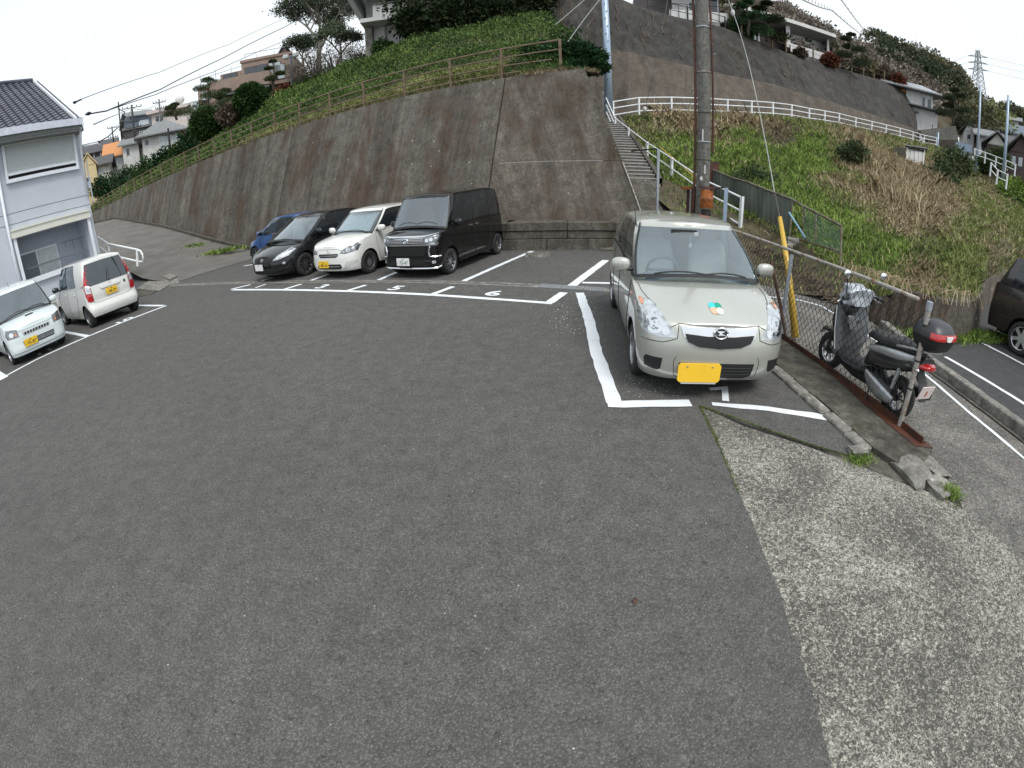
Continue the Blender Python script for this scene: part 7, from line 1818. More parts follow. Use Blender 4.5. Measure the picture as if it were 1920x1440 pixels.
p, q = at(1698, 273, 32.8), at(1739, 279, 34.4); b_ = Vector((p.x, p.y, 0)).normalized()*2.2; mb = MB(); mb.prism([p, q, q+b_, p+b_], (0, 0, .08)); mb.build('shed_roof', M['greyroof'], t, world=True)
mb = MB(); mb.prism([at(1702, 276.5, 32.95), at(1733, 281.5, 34.4), at(1733, 285, 34.4), at(1702, 279, 32.95)], (0, 0, .01)); mb.build('gap', M['dark'], t, world=True)
# ================================================================ SCOOTER (local: X forward, Y left, Z up)
def loft(secs, n=16, pw=.7, cap=True):
 """secs: list of (centre, half width y, half height, tilt about Y, power)"""
 mb = MB(); V = []; F = []; m = len(secs)
 for (c, hy, hz, tilt) in secs:
  c = Vector(c); Rm = Matrix.Rotation(tilt, 3, 'Y')
  for k in range(n):
   a = 2*math.pi*k/n; sy = math.copysign(abs(math.cos(a))**pw, math.cos(a)); s2 = math.copysign(abs(math.sin(a))**pw, math.sin(a))
   V.append(c+Rm @ Vector((0, hy*sy, hz*s2)))
 for i in range(m-1):
  for k in range(n): F.append((i*n+k, i*n+(k+1) % n, (i+1)*n+(k+1) % n, (i+1)*n+k))
 if cap: F.append(tuple(range(n-1, -1, -1))); F.append(tuple((m-1)*n+k for k in range(n)))
 mb._add(V, F); return mb
SCT = thing('scooter', 'dark grey motor scooter with a black top box, parked behind the chain-link fence', 'scooter', (3.765, 3.62, -.012), math.pi/2-.02)
scp = paint('scooter_grey', (.045, .047, .05), .5, .32); sclite = plain('scooter_satin', (.15, .16, .17), .35, .5, var=.25, scale=6)
def swheel(x, r, w, nm='wheel'):
 mb = MB(); mb.lathe([(0, -.02), (.045, -.035), (.045, .035), (0, .02)], (0, 0, 0), 'Y', 16); o = mb.build('wheel', M['alloy_dk'], SCT, smooth=True, sharp=40); o.location = (x, 0, r)
 mb = MB(); ri = r*.62; mb.lathe([(ri, -w*.45), (ri*1.12, -w*.52), (r*.88, -w*.55), (r*.97, -w*.3), (r, 0), (r*.97, w*.3), (r*.88, w*.55), (ri*1.12, w*.52), (ri, w*.45)], (0, 0, 0), 'Y', 32); mb.build('tyre', M['rubber'], o, smooth=True)
 mb = MB(); mb.lathe([(ri*1.02, -w*.4), (ri*.93, -w*.3), (ri*.93, w*.3), (ri*1.02, w*.4)], (0, 0, 0), 'Y', 28); mb.build('rim', M['alloy'], o, smooth=True)
 for k in range(6):
  a = k*math.pi/3; mb = MB(); mb.tube([(0, 0, 0), (ri*.95*math.cos(a), .01, ri*.95*math.sin(a))], [.018, .012], 6); mb.build('spoke', M['alloy'], o)
 return o
swheel(.66, .235, .10); swheel(-.64, .235, .12)
B = lambda mb, nm, mt, par=SCT: mb.build(nm, mt, par, smooth=True, sharp=45)
B(loft([((.92, 0, .40), .03, .02, 0), ((.84, 0, .475), .065, .03, 0), ((.66, 0, .50), .075, .035, 0), ((.50, 0, .44), .07, .03, 0), ((.44, 0, .36), .05, .02, 0)]), 'front_mudguard', scp)
for s in (1, -1): mb = MB(); mb.tube([(.66, s*.085, .235), (.58, s*.085, .55)], .022, 8); B(mb, 'fork_leg', M['alloy_dk'])
# leg shield: wide curved apron seen from behind
G_ = []
for i in range(9):
 t_ = i/8; z = .34+.62*t_; x = .34+.12*t_-.05*math.sin(t_*3.1); w = .20+.07*math.sin(math.pi*min(1, t_*1.15))
 G_.append([Vector((x-.09*(1-(abs(u))**2)*.0+.10*(1-abs(u))**1.2, u*w, z)) for u in np.linspace(-1, 1, 11)])
mb = MB(); mb.grid(G_); mb.grid([[p+Vector((.035, 0, 0)) for p in r] for r in G_]);
ed = [r[0] for r in G_]; mb.grid([ed, [p+Vector((.035, 0, 0)) for p in ed]]); ed = [r[-1] for r in G_]; mb.grid([ed, [p+Vector((.035, 0, 0)) for p in ed]]); mb.grid([G_[-1], [p+Vector((.035, 0, 0)) for p in G_[-1]]])
B(mb, 'leg_shield', sclite)
B(loft([((.44, 0, .92), .14, .05, .4), ((.50, 0, .80), .20, .08, .5), ((.56, 0, .66), .17, .09, .6), ((.60, 0, .52), .10, .06, .6)]), 'front_cowl', scp)
for s in (1, -1): mb = MB(); mb.tube([(.30, s*.262, .40), (.36, s*.272, .62), (.43, s*.25, .90)], .008, 6); B(mb, 'shield_trim', M['silverpart'])
mb = loft([((.36, 0, .72), .10, .09, .3), ((.33, 0, .70), .085, .075, .3)]); B(mb, 'glove_box', scp)
# floorboard and under body
mb = loft([((.38, 0, .34), .16, .035, 0), ((.2, 0, .29), .185, .04, 0), ((-.05, 0, .29), .18, .045, 0), ((-.2, 0, .33), .15, .05, 0)]); B(mb, 'floorboard', M['black'])
mb = loft([((.34, 0, .24), .10, .06, 0), ((.05, 0, .21), .13, .06, 0), ((-.25, 0, .24), .12, .08, 0)]); B(mb, 'under_cowl', M['black'])
# body under the seat and the side covers
mb = loft([((-.10, 0, .50), .10, .16, -.3), ((-.20, 0, .55), .15, .17, -.15), ((-.45, 0, .60), .175, .15, .0), ((-.70, 0, .66), .155, .11, .1), ((-.92, 0, .72), .10, .06, .15)]); B(mb, 'rear_body', scp)
for s in (1, -1):
 mb = loft([((-.14, s*.10, .60), .05, .035, 0), ((-.36, s*.145, .655), .045, .045, 0), ((-.62, s*.145, .70), .04, .05, 0), ((-.86, s*.10, .75), .03, .03, 0)], 12); B(mb, 'side_cover', M['silverpart'])
# seat
mb = loft([((-.02, 0, .70), .07, .035, .1), ((-.10, 0, .735), .12, .055, .1), ((-.32, 0, .745), .155, .06, 0), ((-.46, 0, .78), .155, .065, 0), ((-.70, 0, .80), .135, .055, 0), ((-.80, 0, .80), .10, .04, 0)]); B(mb, 'seat', plain('seat_vinyl', (.03, .031, .034), .5))
# handlebars wrapped in a grey cover, levers, mirror
mb = MB(); mb.tube([(.42, 0, .88), (.36, 0, 1.02)], .03, 8); B(mb, 'steering_stem', M['black'])
mb = MB(); mb.tube([(.26, .33, 1.03), (.33, .2, 1.05), (.37, 0, 1.04), (.33, -.2, 1.05), (.26, -.33, 1.03)], .016, 8); B(mb, 'handlebar', M['alloy_dk'])
rc = rock((0, 0, 0), (.13, .20, .12), 77, plain('handle_cover', (.42, .45, .49), .35, .2, var=.4, scale=14), 'handlebar_cover', SCT); rc.location = (.40, 0, 1.04)
for s in (1, -1):
 mb = MB(); mb.tube([(.27, s*.24, 1.03), (.25, s*.33, 1.025)], .024, 10); B(mb, 'grip', M['rubber'])
 mb = MB(); mb.tube([(.37, s*.20, 1.04), (.33, s*.27, 1.0), (.32, s*.35, .97)], .008, 5); B(mb, 'brake_lever', M['silverpart'])
mb = MB(); mb.blob((.53, 0, .98), (.05, .09, .07), 14, 10); B(mb, 'headlight', M['lamp'])
mb = MB(); mb.tube([(.33, -.22, 1.05), (.31, -.27, 1.16), (.30, -.29, 1.25)], .007, 6); B(mb, 'mirror_stem', M['black']); mb = MB(); mb.blob((.30, -.30, 1.30), (.02, .055, .045), 14, 8); B(mb, 'mirror', M['chrome'])
mb = MB(); mb.tube([(.33, .22, 1.05), (.31, .25, 1.16), (.30, .27, 1.25)], .007, 6); B(mb, 'mirror_stem', M['black']); mb = MB(); mb.blob((.30, .28, 1.30), (.02, .055, .045), 14, 8); B(mb, 'mirror', M['chrome'])
# engine, silencer, swing arm, kick stand
mb = loft([((-.28, .0, .30), .12, .10, 0), ((-.45, .07, .28), .10, .09, 0), ((-.66, .11, .26), .06, .08, 0)], 14); B(mb, 'engine', M['black'])
mb = loft([((-.22, .15, .32), .03, .05, .2), ((-.34, .17, .28), .045, .085, .1), ((-.52, .175, .25), .045, .085, 0), ((-.66, .17, .24), .035, .06, 0), ((-.72, .16, .24), .02, .035, 0)], 14); B(mb, 'engine_cover', plain('cast_alloy', (.38, .39, .41), .35, .8, var=.25, scale=20))
mb = loft([((-.40, -.17, .28), .04, .04, 0), ((-.52, -.18, .30), .055, .06, 0), ((-.86, -.18, .36), .055, .065, 0), ((-.92, -.18, .37), .04, .045, 0)], 14); B(mb, 'silencer', M['black'])
for s in (1,): mb = MB(); mb.tube([(-.62, s*.12, .30), (-.66, s*.12, .60)], .024, 8); B(mb, 'shock_absorber', M['silverpart'])
mb = MB(); mb.tube([(-.42, .20, .015), (-.36, .20, .03), (-.30, .12, .22), (-.30, -.12, .22), (-.36, -.18, .03), (-.42, -.18, .015)], .010, 6); B(mb, 'centre_stand', M['black'])
# rear mudguard, plate, tail lamp, rack
mb = loft([((-.82, 0, .62), .07, .05, 0), ((-.92, 0, .52), .07, .025, .6), ((-.98, 0, .36), .06, .015, .9)]); B(mb, 'rear_mudguard', M['black'])
mb = MB(); mb.box((-1.0, 0, .46), (.010, .20, .155), Matrix.Rotation(-.25, 3, 'Y'), .012); o = mb.build('number_plate', plain('plate_pinkish', (.72, .62, .60), .4, var=.1, scale=30), SCT)
for (yy, zz, w_, h_) in ((-.05, .02, .035, .05), (.0, -.01, .03, .06), (.055, .02, .03, .045), (0, .05, .12, .012)):
 mb = MB(); mb.box((-1.007+.25*zz*0, yy, .46+zz), (.004, w_*.5, h_), Matrix.Rotation(-.25, 3, 'Y')); mb.build('plate_mark', plain('plate_red', (.50, .10, .08), .5) if 'plate_red' not in bpy.data.materials else bpy.data.materials['plate_red'], o)
mb = loft([((-.90, 0, .70), .12, .035, 0), ((-.96, 0, .70), .09, .03, 0), ((-.985, 0, .70), .05, .02, 0)]); B(mb, 'tail_lamp', M['red_lens'])
for s in (1, -1): mb = MB(); mb.blob((-.88, s*.13, .66), (.05, .03, .025), 10, 6); B(mb, 'indicator', M['lamp'])
mb = MB(); mb.tube([(-.55, .14, .78), (-.80, .14, .84), (-.96, .10, .86), (-.96, -.10, .86), (-.80, -.14, .84), (-.55, -.14, .78)], .013, 6); B(mb, 'grab_rail', M['silverpart'])
# top box
TBX = thing('top_box', 'black top case with a red and white reflector mounted behind the scooter seat', 'top box', (3.765, 3.62-.87*.93, .80), math.pi/2-.02)
SCT.scale = (.93, .93, .93); TBX.scale = (.93, .93, .93)
def box_loft(zs):
 V = []; F = []; n = 28
 for (z, hx, hy, cx) in zs:
  for k in range(n):
   a = 2*math.pi*k/n; V.append(Vector((cx+hx*math.copysign(abs(math.cos(a))**.62, math.cos(a)), hy*math.copysign(abs(math.sin(a))**.62, math.sin(a)), z)))
 m = len(zs)
 for i in range(m-1):
  for k in range(n): F.append((i*n+k, i*n+(k+1) % n, (i+1)*n+(k+1) % n, (i+1)*n+k))
 F.append(tuple(range(n-1, -1, -1))); F.append(tuple((m-1)*n+k for k in range(n))); mb = MB(); mb._add(V, F); return mb
B(box_loft([(.0, .12, .13, 0), (.03, .16, .17, 0), (.10, .185, .20, 0), (.135, .19, .205, 0)]), 'case_bottom', M['black'], TBX)
B(box_loft([(.14, .196, .21, 0), (.155, .196, .21, 0), (.20, .185, .20, .005), (.26, .14, .155, .015), (.29, .07, .09, .02), (.295, .0, .0, .02)]), 'case_lid', plain('lid_black', (.028, .029, .033), .4), TBX)
V = []; F = []; n = 15
for k in range(n):
 a = math.pi-1.15+2.3*k/(n-1)
 for (z, e) in ((.142, 1.03), (.175, 1.035), (.205, .965)):
  V.append(Vector((.198*e*math.copysign(abs(math.cos(a))**.62, math.cos(a)), .212*e*math.copysign(abs(math.sin(a))**.62, math.sin(a)), z)))
for k in range(n-1): F += [(3*k, 3*k+1, 3*k+4, 3*k+3), (3*k+1, 3*k+2, 3*k+5, 3*k+4)]
mb = MB(); mb._add(V, F); B(mb, 'red_reflector', M['red_lens'], TBX)
mb = MB(); V = [Vector((-.212, y_, z_)) for y_, z_ in ((-.05, .195), (.05, .195), (.035, .150), (0, .142), (-.035, .150))]; mb.prism(V, (.012, 0, 0)); mb.build('reflector_badge', M['platew'], TBX)
# ================================================================ HOUSES ON THE HILLSIDES
def rel_house(name, label, L, Rr, d, depth, boxes, cat='house', ground=None, yaw=0):
 """L,Rr: photo pixel x of the left and right wall ends measured at photo row ym; boxes drawn in metres in a local frame"""
 pass
def frame_from(pL, pR, d):
 a, b = at(*pL, d), at(*pR, d); c = (a+b)/2; u = Vector((b.x-a.x, b.y-a.y, 0)).normalized(); v = Vector((-u.y, u.x, 0))
 if v.dot(Vector((c.x, c.y, 0))) < 0: v = -v
 return a, b, u, v
class Bld:
 def __init__(s, name, label, pL, pR, d, yaw=0.0, cat='house', group=None):
  a, b, u, v = frame_from(pL, pR, d); s.W = (Vector((b.x, b.y))-Vector((a.x, a.y))).length
  Rm = Matrix.Rotation(yaw, 3, 'Z'); s.u = Rm @ u; s.v = Rm @ v; s.o = Vector((a.x, a.y, 0)); s.d = d
  s.T = thing(name, label, cat, (a.x, a.y, 0), group=group)
 def pt(s, x, y, z): return s.o+s.u*x+s.v*y+Vector((0, 0, z))
 def z(s, px, py, k=0.0): return at(px, py, s.d+k).z
 def box(s, x0, x1, y0, y1, z0, z1, nm, mat, parent=None):
  V = [s.pt(x, y, z) for z in (z0, z1) for (x, y) in ((x0, y0), (x1, y0), (x1, y1), (x0, y1))]
  mb = MB(); mb._add(V, [(0, 3, 2, 1), (4, 5, 6, 7), (0, 1, 5, 4), (1, 2, 6, 5), (2, 3, 7, 6), (3, 0, 4, 7)]); return mb.build(nm, mat, parent or s.T, world=True)
 def gable(s, x0, x1, y0, y1, z0, h, ov, mat, axis='x', th=.18, mat2=None):
  """ridge along x or y"""
  x0 -= ov; x1 += ov; y0 -= ov; y1 += ov; mb = MB()
  if axis == 'x':
   ym = (y0+y1)/2; e1 = [s.pt(x0, y0, z0), s.pt(x1, y0, z0), s.pt(x1, ym, z0+h), s.pt(x0, ym, z0+h)]; e2 = [s.pt(x0, ym, z0+h), s.pt(x1, ym, z0+h), s.pt(x1, y1, z0), s.pt(x0, y1, z0)]
  else:
   xm = (x0+x1)/2; e1 = [s.pt(x0, y0, z0), s.pt(xm, y0, z0+h), s.pt(xm, y1, z0+h), s.pt(x0, y1, z0)]; e2 = [s.pt(xm, y0, z0+h), s.pt(x1, y0, z0), s.pt(x1, y1, z0), s.pt(xm, y1, z0+h)]
  for e in (e1, e2): mb.prism(e, (0, 0, -th))
  o = mb.build('roof', mat, s.T, world=True)
  # fill the gable triangles
  i = ov; gl_ = []
  if axis == 'x':
   for x in (x0+i, x1-i): gl_.append([s.pt(x, y0+i, z0-th*.6), s.pt(x, y1-i, z0-th*.6), s.pt(x, (y0+y1)/2, z0+h-th-.1)])
  else:
   for y in (y0+i, y1-i): gl_.append([s.pt(x0+i, y, z0-th*.6), s.pt(x1-i, y, z0-th*.6), s.pt((x0+x1)/2, y, z0+h-th-.1)])
  for q_ in gl_: MB().poly(q_).build('gable', mat2 or M['stonewhite'], s.T, world=True)
  return o
 def hip(s, x0, x1, y0, y1, z0, h, ov, mat, rl=.4):
  x0 -= ov; x1 += ov; y0 -= ov; y1 += ov; ym = (y0+y1)/2; xa_, xb_ = x0+(x1-x0)*rl, x1-(x1-x0)*rl
  P = [s.pt(x0, y0, z0), s.pt(x1, y0, z0), s.pt(x1, y1, z0), s.pt(x0, y1, z0), s.pt(xa_, ym, z0+h), s.pt(xb_, ym, z0+h)]
  Q = [p-Vector((0, 0, .16)) for p in P[:4]]; mb = MB(); mb._add(P+Q, [(0, 1, 5, 4), (1, 2, 5), (2, 3, 4, 5), (3, 0, 4), (0, 6, 7, 1), (1, 7, 8, 2), (2, 8, 9, 3), (3, 9, 6, 0), (6, 9, 8, 7)]); return mb.build('roof', mat, s.T, world=True)
 def win(s, x0, x1, z0, z1, y=0.0, side='front', glass='darkwin', frame='whitetrim', mull=True):
  t = .06
  if side == 'front':
   f = s.box(x0, x1, y-.05, y+.02, z0, z1, 'window', M[frame]); s.box(x0+t, x1-t, y-.07, y-.04, z0+t, z1-t, 'pane', M[glass], f)
   if mull and x1-x0 > .9: s.box((x0+x1)/2-.03, (x0+x1)/2+.03, y-.085, y-.06, z0, z1, 'mullion', M[frame], f)
  else:   # on a side wall at x=y
   X = y; sg = -1 if side == 'left' else 1; a, b = sorted((X+sg*.05, X-sg*.02)); f = s.box(a, b, x0, x1, z0, z1, 'window', M[frame]); a, b = sorted((X+sg*.07, X+sg*.04)); s.box(a, b, x0+t, x1-t, z0+t, z1-t, 'pane', M[glass], f)
  return f
M['paneL'] = plain('pane_pale', (.42, .47, .50), .2, coat=.5); M['paneD'] = plain('pane_dark', (.045, .055, .065), .08, coat=.5)
M['darkframe'] = plain('dark_frame', (.05, .04, .04), .5)
# brown flat-roofed house, upper left
b = Bld('flat_roof_house', 'brown flat-roofed house with an overhanging balcony on the hillside, upper left', (455, 165), (550, 150), 48, -.25)
zb, z1 = b.z(500, 160), b.z(500, 113); h = z1-zb; w = b.W
b.box(0, w, 0, 7, zb-.2, z1, 'wall', M['brownwall']); b.box(-.1, w+.1, -.1, 7.1, z1, z1+.25, 'parapet', M['brownwall'])
b.box(-2.6, .2, 1.2, 7, zb-.2, z1-.35, 'wall', M['brownwall']); b.box(-5.6, -2.5, 2.4, 7, zb-.6, z1-.75, 'wall', M['brownwall'])
b.box(-2.7, w*.62, -1.3, 0, zb-.35, zb+.95, 'balcony', M['brownwall']); b.box(-2.6, w*.60, -1.2, 3.0, zb-.60, zb-.36, 'balcony_underside', M['soffit'])
b.box(-.8, w, .4, 6, zb-3.2, zb-.3, 'lower_wall', M['darkframe']); mb = MB(); mb.tube([b.pt(-1.6, -.8, zb-3), b.pt(-1.6, -.8, zb-.4)], .14, 8); mb.build('column', M['brownwall'], b.T, world=True)
b.win(.3, 2.6, zb+1.0, zb+2.0, 0, glass='paneD', frame='darkframe'); b.win(2.7, 3.9, zb+1.0, zb+2.0, 0, glass='paneL', frame='darkframe'); b.win(w-2.2, w-.6, zb+.2, zb+1.7, 0, glass='paneL', frame='darkframe'); b.win(-2.3, -.8, zb+.3, zb+2.1, 1.2, glass='paneD', frame='darkframe'); b.win(-5.2, -4.2, zb+.2, zb+1.2, 2.4, glass='paneL', frame='darkframe')
for k in range(9): mb = MB(); x = -5.3+k*1.7; mb.tube([b.pt(x, .4 if x > 0 else 2.6, z1-(0 if x > 0 else .6)), b.pt(x, .4 if x > 0 else 2.6, z1+.75)], .03, 5); mb.build('roof_railing_post', M['greysteel'], b.T, world=True)
mb = MB(); mb.tube([b.pt(-5.3, 2.6, z1+.1), b.pt(0, 2.4, z1+.5), b.pt(.2, .4, z1+.95), b.pt(w, .4, z1+.95)], .03, 5); mb.build('roof_railing', M['greysteel'], b.T, world=True)
# dark gabled roof behind it
b = Bld('gabled_house', 'house with a steep dark gable behind the brown flat-roofed house', (522, 108), (546, 102), 56, .2)
z1 = b.z(535, 98); b.box(0, b.W, 0, 4, z1-4, z1-.6, 'wall', M['darkframe']); b.gable(0, b.W, 0, 4, z1-.6, 1.9, .3, M['darkroof'], 'y', mat2=M['brownclad'])
t = thing('street_lamp', 'double pale globe lamp on a dark post beside the brown flat-roofed house', 'lamp', tuple(at(548, 160, 46)))
p = at(547, 160, 46); q = at(545, 106, 46); mb = MB(); mb.tube([p, q], .09, 6); mb.tube([q+Vector((-.5, 0, 0)), q+Vector((.5, 0, 0))], .05, 5); mb.build('post', M['bluewall'], t, world=True)
for s in (-.5, .5): mb = MB(); mb.box(q+Vector((s, 0, .05)), (.55, .4, .42), None, .08); mb.build('lamp_shade', M['curtain'], t, world=True)
# white house at the top
b = Bld('white_house', 'white two-storey house with a deep balcony behind the bare shrub, top of the picture', (702, 95), (790, 85), 34, -.15)
zb = b.z(745, 92); s_ = (b.z(745, 0)-zb)/92; Z = lambda py: zb+(92-py)*s_; w = b.W
b.box(0, w+2, 0, 8, zb-1.5, Z(48), 'lower_wall', M['stonewhite']); b.box(-.5, 0, -.5, 5, zb-1.5, Z(40), 'stone_pier', plain('rubble_pier', (.17, .16, .14), .9, var=.6, scale=2.5))
b.box(-.6, w+2.5, -1.5, 8, Z(50), Z(43), 'balcony_slab', M['stonewhite']); b.box(.3, w+2.5, -1.5, -1.35, Z(44), Z(22), 'balcony_wall', M['stonewhite']); b.box(-.6, w+2, .6, 8, Z(44), Z(-25), 'upper_wall', M['stonewhite'])
b.win(1.6, 3.4, zb-.2, Z(68), 0, glass='paneL', frame='darkframe'); b.win(3.5, 4.6, zb-.2, Z(68), 0, glass='paneD', frame='darkframe'); b.win(.8, 4.4, Z(24), Z(-12), .6, glass='paneD')
P = [b.pt(-1.4, -2.3, Z(-2)), b.pt(w+3, -2.3, Z(-2)), b.pt(w+3, 4, Z(-45)), b.pt(-1.4, 4, Z(-45))]; mb = MB(); mb.prism(P, (0, 0, .22)); mb.build('roof', M['stonewhite'], b.T, world=True)
P = [b.pt(-1.5, -2.2, Z(-2)), b.pt(-1.5, 3, Z(-40)), b.pt(-.7, 3.6, Z(55)), b.pt(-.55, 2, Z(60))]; mb = MB(); mb.prism(P, b.u*.35); mb.build('sloping_fin', M['stonewhite'], b.T, world=True)
mb = MB(); mb.tube([b.pt(.9, -.3, zb-.5), b.pt(.9, -.3, Z(50))], .07, 6); mb.build('downpipe', M['soffit'], b.T, world=True); mb = MB(); mb.tube([b.pt(.4, -1.6, Z(22)+.05), b.pt(w+2, -1.6, Z(22)+.05)], .05, 5); mb.build('balcony_rail', M['soffit'], b.T, world=True)
# cluster at the far left
def simple(name, label, pL, pR, d, ztop, zbot, depth, wall, roof, kind, rh, ov=.5, yaw=0, wins=(), axis='x', group='houses on the far left hillside'):
 b = Bld(name, label, pL, pR, d, yaw, group=group); xm = (pL[0]+pR[0])/2; z1, z0 = b.z(xm, ztop), b.z(xm, zbot); H = z1-z0
 b.box(0, b.W, 0, depth, z0-2.5, z1, 'wall', M[wall])
 if kind == 'gable': b.gable(0, b.W, 0, depth, z1, rh, ov, M[roof], axis, mat2=M[wall])
 elif kind == 'hip': b.hip(0, b.W, 0, depth, z1, rh, ov, M[roof])
 elif kind == 'flat': b.box(-ov, b.W+ov, -ov, depth+ov, z1, z1+rh, 'roof', M[roof])
 for (u0, u1, v0, v1, gl) in wins: b.win(u0*b.W, u1*b.W, z0+v0*H, z0+v1*H, 0, glass=gl)
 return b
simple('hill_house', 'pale pink house with a rounded balcony on the far left hillside', (286, 240), (352, 232), 78, 209, 238, 8, 'pinkwall', 'pinkwall', 'flat', .5, .6, -.2, ((.1, .35, .45, .85, 'paneD'), (.6, .85, .55, .9, 'paneD')))
bb = Bld('x', 'x', (0, 0), (1, 0), 50); bpy.data.objects.remove(bb.T)
simple('hill_house', 'slate-blue and grey house with a sloping roof, left of the pink house', (246, 238), (291, 232), 86, 214, 240, 9, 'bluewall', 'greyroof', 'gable', 1.8, .6, .2, ((.35, .75, .1, .6, 'paneL'),))
simple('hill_house', 'dark grey terraced house below the slate-blue one', (232, 262), (292, 250), 82, 240, 262, 7, 'darkroof', 'greyroof', 'flat', .35, .3, 0, ((.5, .8, .2, .7, 'paneD'),))
simple('hill_house', 'long white house with a wide grey hipped roof above the hedge', (268, 280), (345, 268), 68, 250, 281, 8, 'stonewhite', 'greyroof', 'hip', 2.4, .9, -.05, ((.05, .17, .45, .85, 'paneD'), (.42, .60, .25, .9, 'paneL'), (.72, .95, .3, .85, 'paneL')))
simple('hill_house', 'white house with a grey roof edge to the left of the long white house', (232, 302), (262, 292), 72, 270, 300, 8, 'stonewhite', 'greyroof', 'gable', 1.5, .6, -.1, ((.2, .45, .3, .8, 'paneD'),))
simple('hill_house', 'white house under an orange roof on the far left hillside', (204, 316), (236, 306), 76, 292, 314, 7, 'stonewhite', 'orangeroof', 'gable', 2.6, .8, -.1, ((.15, .3, .2, .9, 'paneL'), (.55, .8, .2, .9, 'paneL')))
simple('hill_house', 'low white house with a dark sloping roof beside the yellow house', (182, 330), (206, 322), 70, 308, 330, 6, 'stonewhite', 'darkroof', 'gable', 1.6, .6, -.1, ((.2, .7, .2, .8, 'paneL'),))
simple('hill_house', 'yellow gabled house just right of the near blue-grey house', (158, 345), (184, 338), 64, 308, 345, 7, 'yellowwall', 'yellowwall', 'gable', 1.5, .2, 0, ((.15, .5, .05, .4, 'paneD'),), 'y')
simple('hill_house', 'dark brown barn-like building with white posts, far left', (158, 300), (218, 286), 100, 284, 300, 9, 'darkframe', 'darkroof', 'gable', 2.8, .8, -.05, ((.30, .33, .0, .9, 'paneL'), (.5, .53, 0, .9, 'paneL'), (.7, .73, 0, .9, 'paneL')))
simple('hill_hut', 'small red-brown wooden hut at the right end of the long white house', (344, 276), (362, 270), 60, 250, 275, 4, 'redbrown', 'redbrown', 'flat', .2, .3)
o = MB().blob(at(337, 187, 80), (.75, .75, .72), 20, 14).build('water_tank', M['stonewhite'], smooth=True); tag(o, 'round white water tank above the trees on the left', 'tank')
# right-hand hillside houses
b = Bld('villa', 'white villa with dark windows behind the utility pole at the top of the picture', (1262, 30), (1352, 48), 44, .2)
zb = b.z(1305, 40); s_ = (b.z(1305, 0)-zb)/40; Z = lambda py: zb+(40-py)*s_; w = b.W
b.box(0, w, 0, 7, zb-1, Z(-20), 'wall', M['stonewhite']); b.box(-3.4, 0, .5, 7, zb-.6, Z(-6), 'annex_wall', M['darkframe']); b.win(w*.34, w*.46, Z(26), Z(2), 0, glass='paneD'); b.win(w*.78, w*.98, Z(32), Z(-8), 0, glass='paneD')
P = [b.pt(-1.0, -1.6, Z(-14)), b.pt(w+1.2, -1.6, Z(-14)), b.pt(w+1.2, 6, Z(-60)), b.pt(-1.0, 6, Z(-60))]; mb = MB(); mb.prism(P, (0, 0, .3)); mb.build('roof', M['greyroof'], b.T, world=True)
b.box(-.5, w+.5, -1.2, -1.1, Z(44), Z(26), 'terrace_wall', M['stonewhite'])
for k in range(8): mb = MB(); x = -.4+k*(w+.8)/7; mb.tube([b.pt(x, -1.3, Z(44)), b.pt(x, -1.3, Z(16))], .03, 5); mb.build('railing_post', M['mesh'], b.T, world=True)
mb = MB(); mb.tube([b.pt(-.4, -1.3, Z(16)), b.pt(w+.4, -1.3, Z(16))], .03, 5); mb.build('railing', M['mesh'], b.T, world=True)
t = thing('eaved_house', 'low white house under a long straight white eave above the dark hillside wall', 'house', tuple(at(1470, 90, 52)))
A_, B_2 = at(1372, 12, 46), at(1568, 71, 58); vv = Vector((A_.x+B_2.x, A_.y+B_2.y, 0)).normalized();
mb = MB(); mb.prism([A_, B_2, B_2+vv*7+Vector((0, 0, .9)), A_+vv*7+Vector((0, 0, .9))], (0, 0, .38)); mb.build('roof', M['stonewhite'], t, world=True)
mb = MB(); mb.prism([A_+vv*.6, B_2+vv*.6-Vector((.3, .3, 0)), B_2+vv*6, A_+vv*6], (0, 0, -.04)); mb.build('soffit', plain('soffit_grey', (.30, .30, .29), .8), t, world=True)
uu = (B_2-A_); uu.z = 0; ul = uu.length; uu.normalize()
def eb(x0, x1, y0, y1, zt, zb_, nm, mt, par=None):
 f = lambda x: A_.z+(B_2.z-A_.z)*x/ul
 V = []
 for z_ in (zb_, zt):
  for (x, y) in ((x0, y0), (x1, y0), (x1, y1), (x0, y1)): q = A_+uu*x+vv*y; V.append(Vector((q.x, q.y, f(x0 if False else x)+z_)))
 mb = MB(); mb._add(V, [(0, 3, 2, 1), (4, 5, 6, 7), (0, 1, 5, 4), (1, 2, 6, 5), (2, 3, 7, 6), (3, 0, 4, 7)]); return mb.build(nm, mt, par or t, world=True)
eb(0, ul*.48, 3.4, 4.4, -.05, -3.2, 'wall', M['brownclad']); eb(ul*.48, ul*.92, 3.6, 4.4, -.05, -2.9, 'wall', M['stonewhite']); eb(ul*.90, ul*.925, 1.5, 4.4, -.05, -2.9, 'wall', M['stonewhite']); eb(ul*.46, ul*.50, 1.2, 4.0, -.05, -2.4, 'pillar', M['stonewhite'])
f = eb(ul*.52, ul*.68, 3.5, 3.58, -.9, -2.1, 'window', M['whitetrim']); eb(ul*.53, ul*.67, 3.44, 3.5, -1.0, -2.0, 'pane', M['paneD'], f); eb(ul*.50, ul*.90, .9, 1.1, -2.0, -2.9, 'parapet', M['stonewhite']); f = eb(ul*.14, ul*.20, 3.3, 3.36, -.9, -2.2, 'window', M['whitetrim']); eb(ul*.15, ul*.19, 3.24, 3.3, -1.0, -2.1, 'pane', M['paneL'], f)
eb(0, ul*.9, 4.4, 9, -.3, -3.5, 'back_wall', M['stonewhite'])
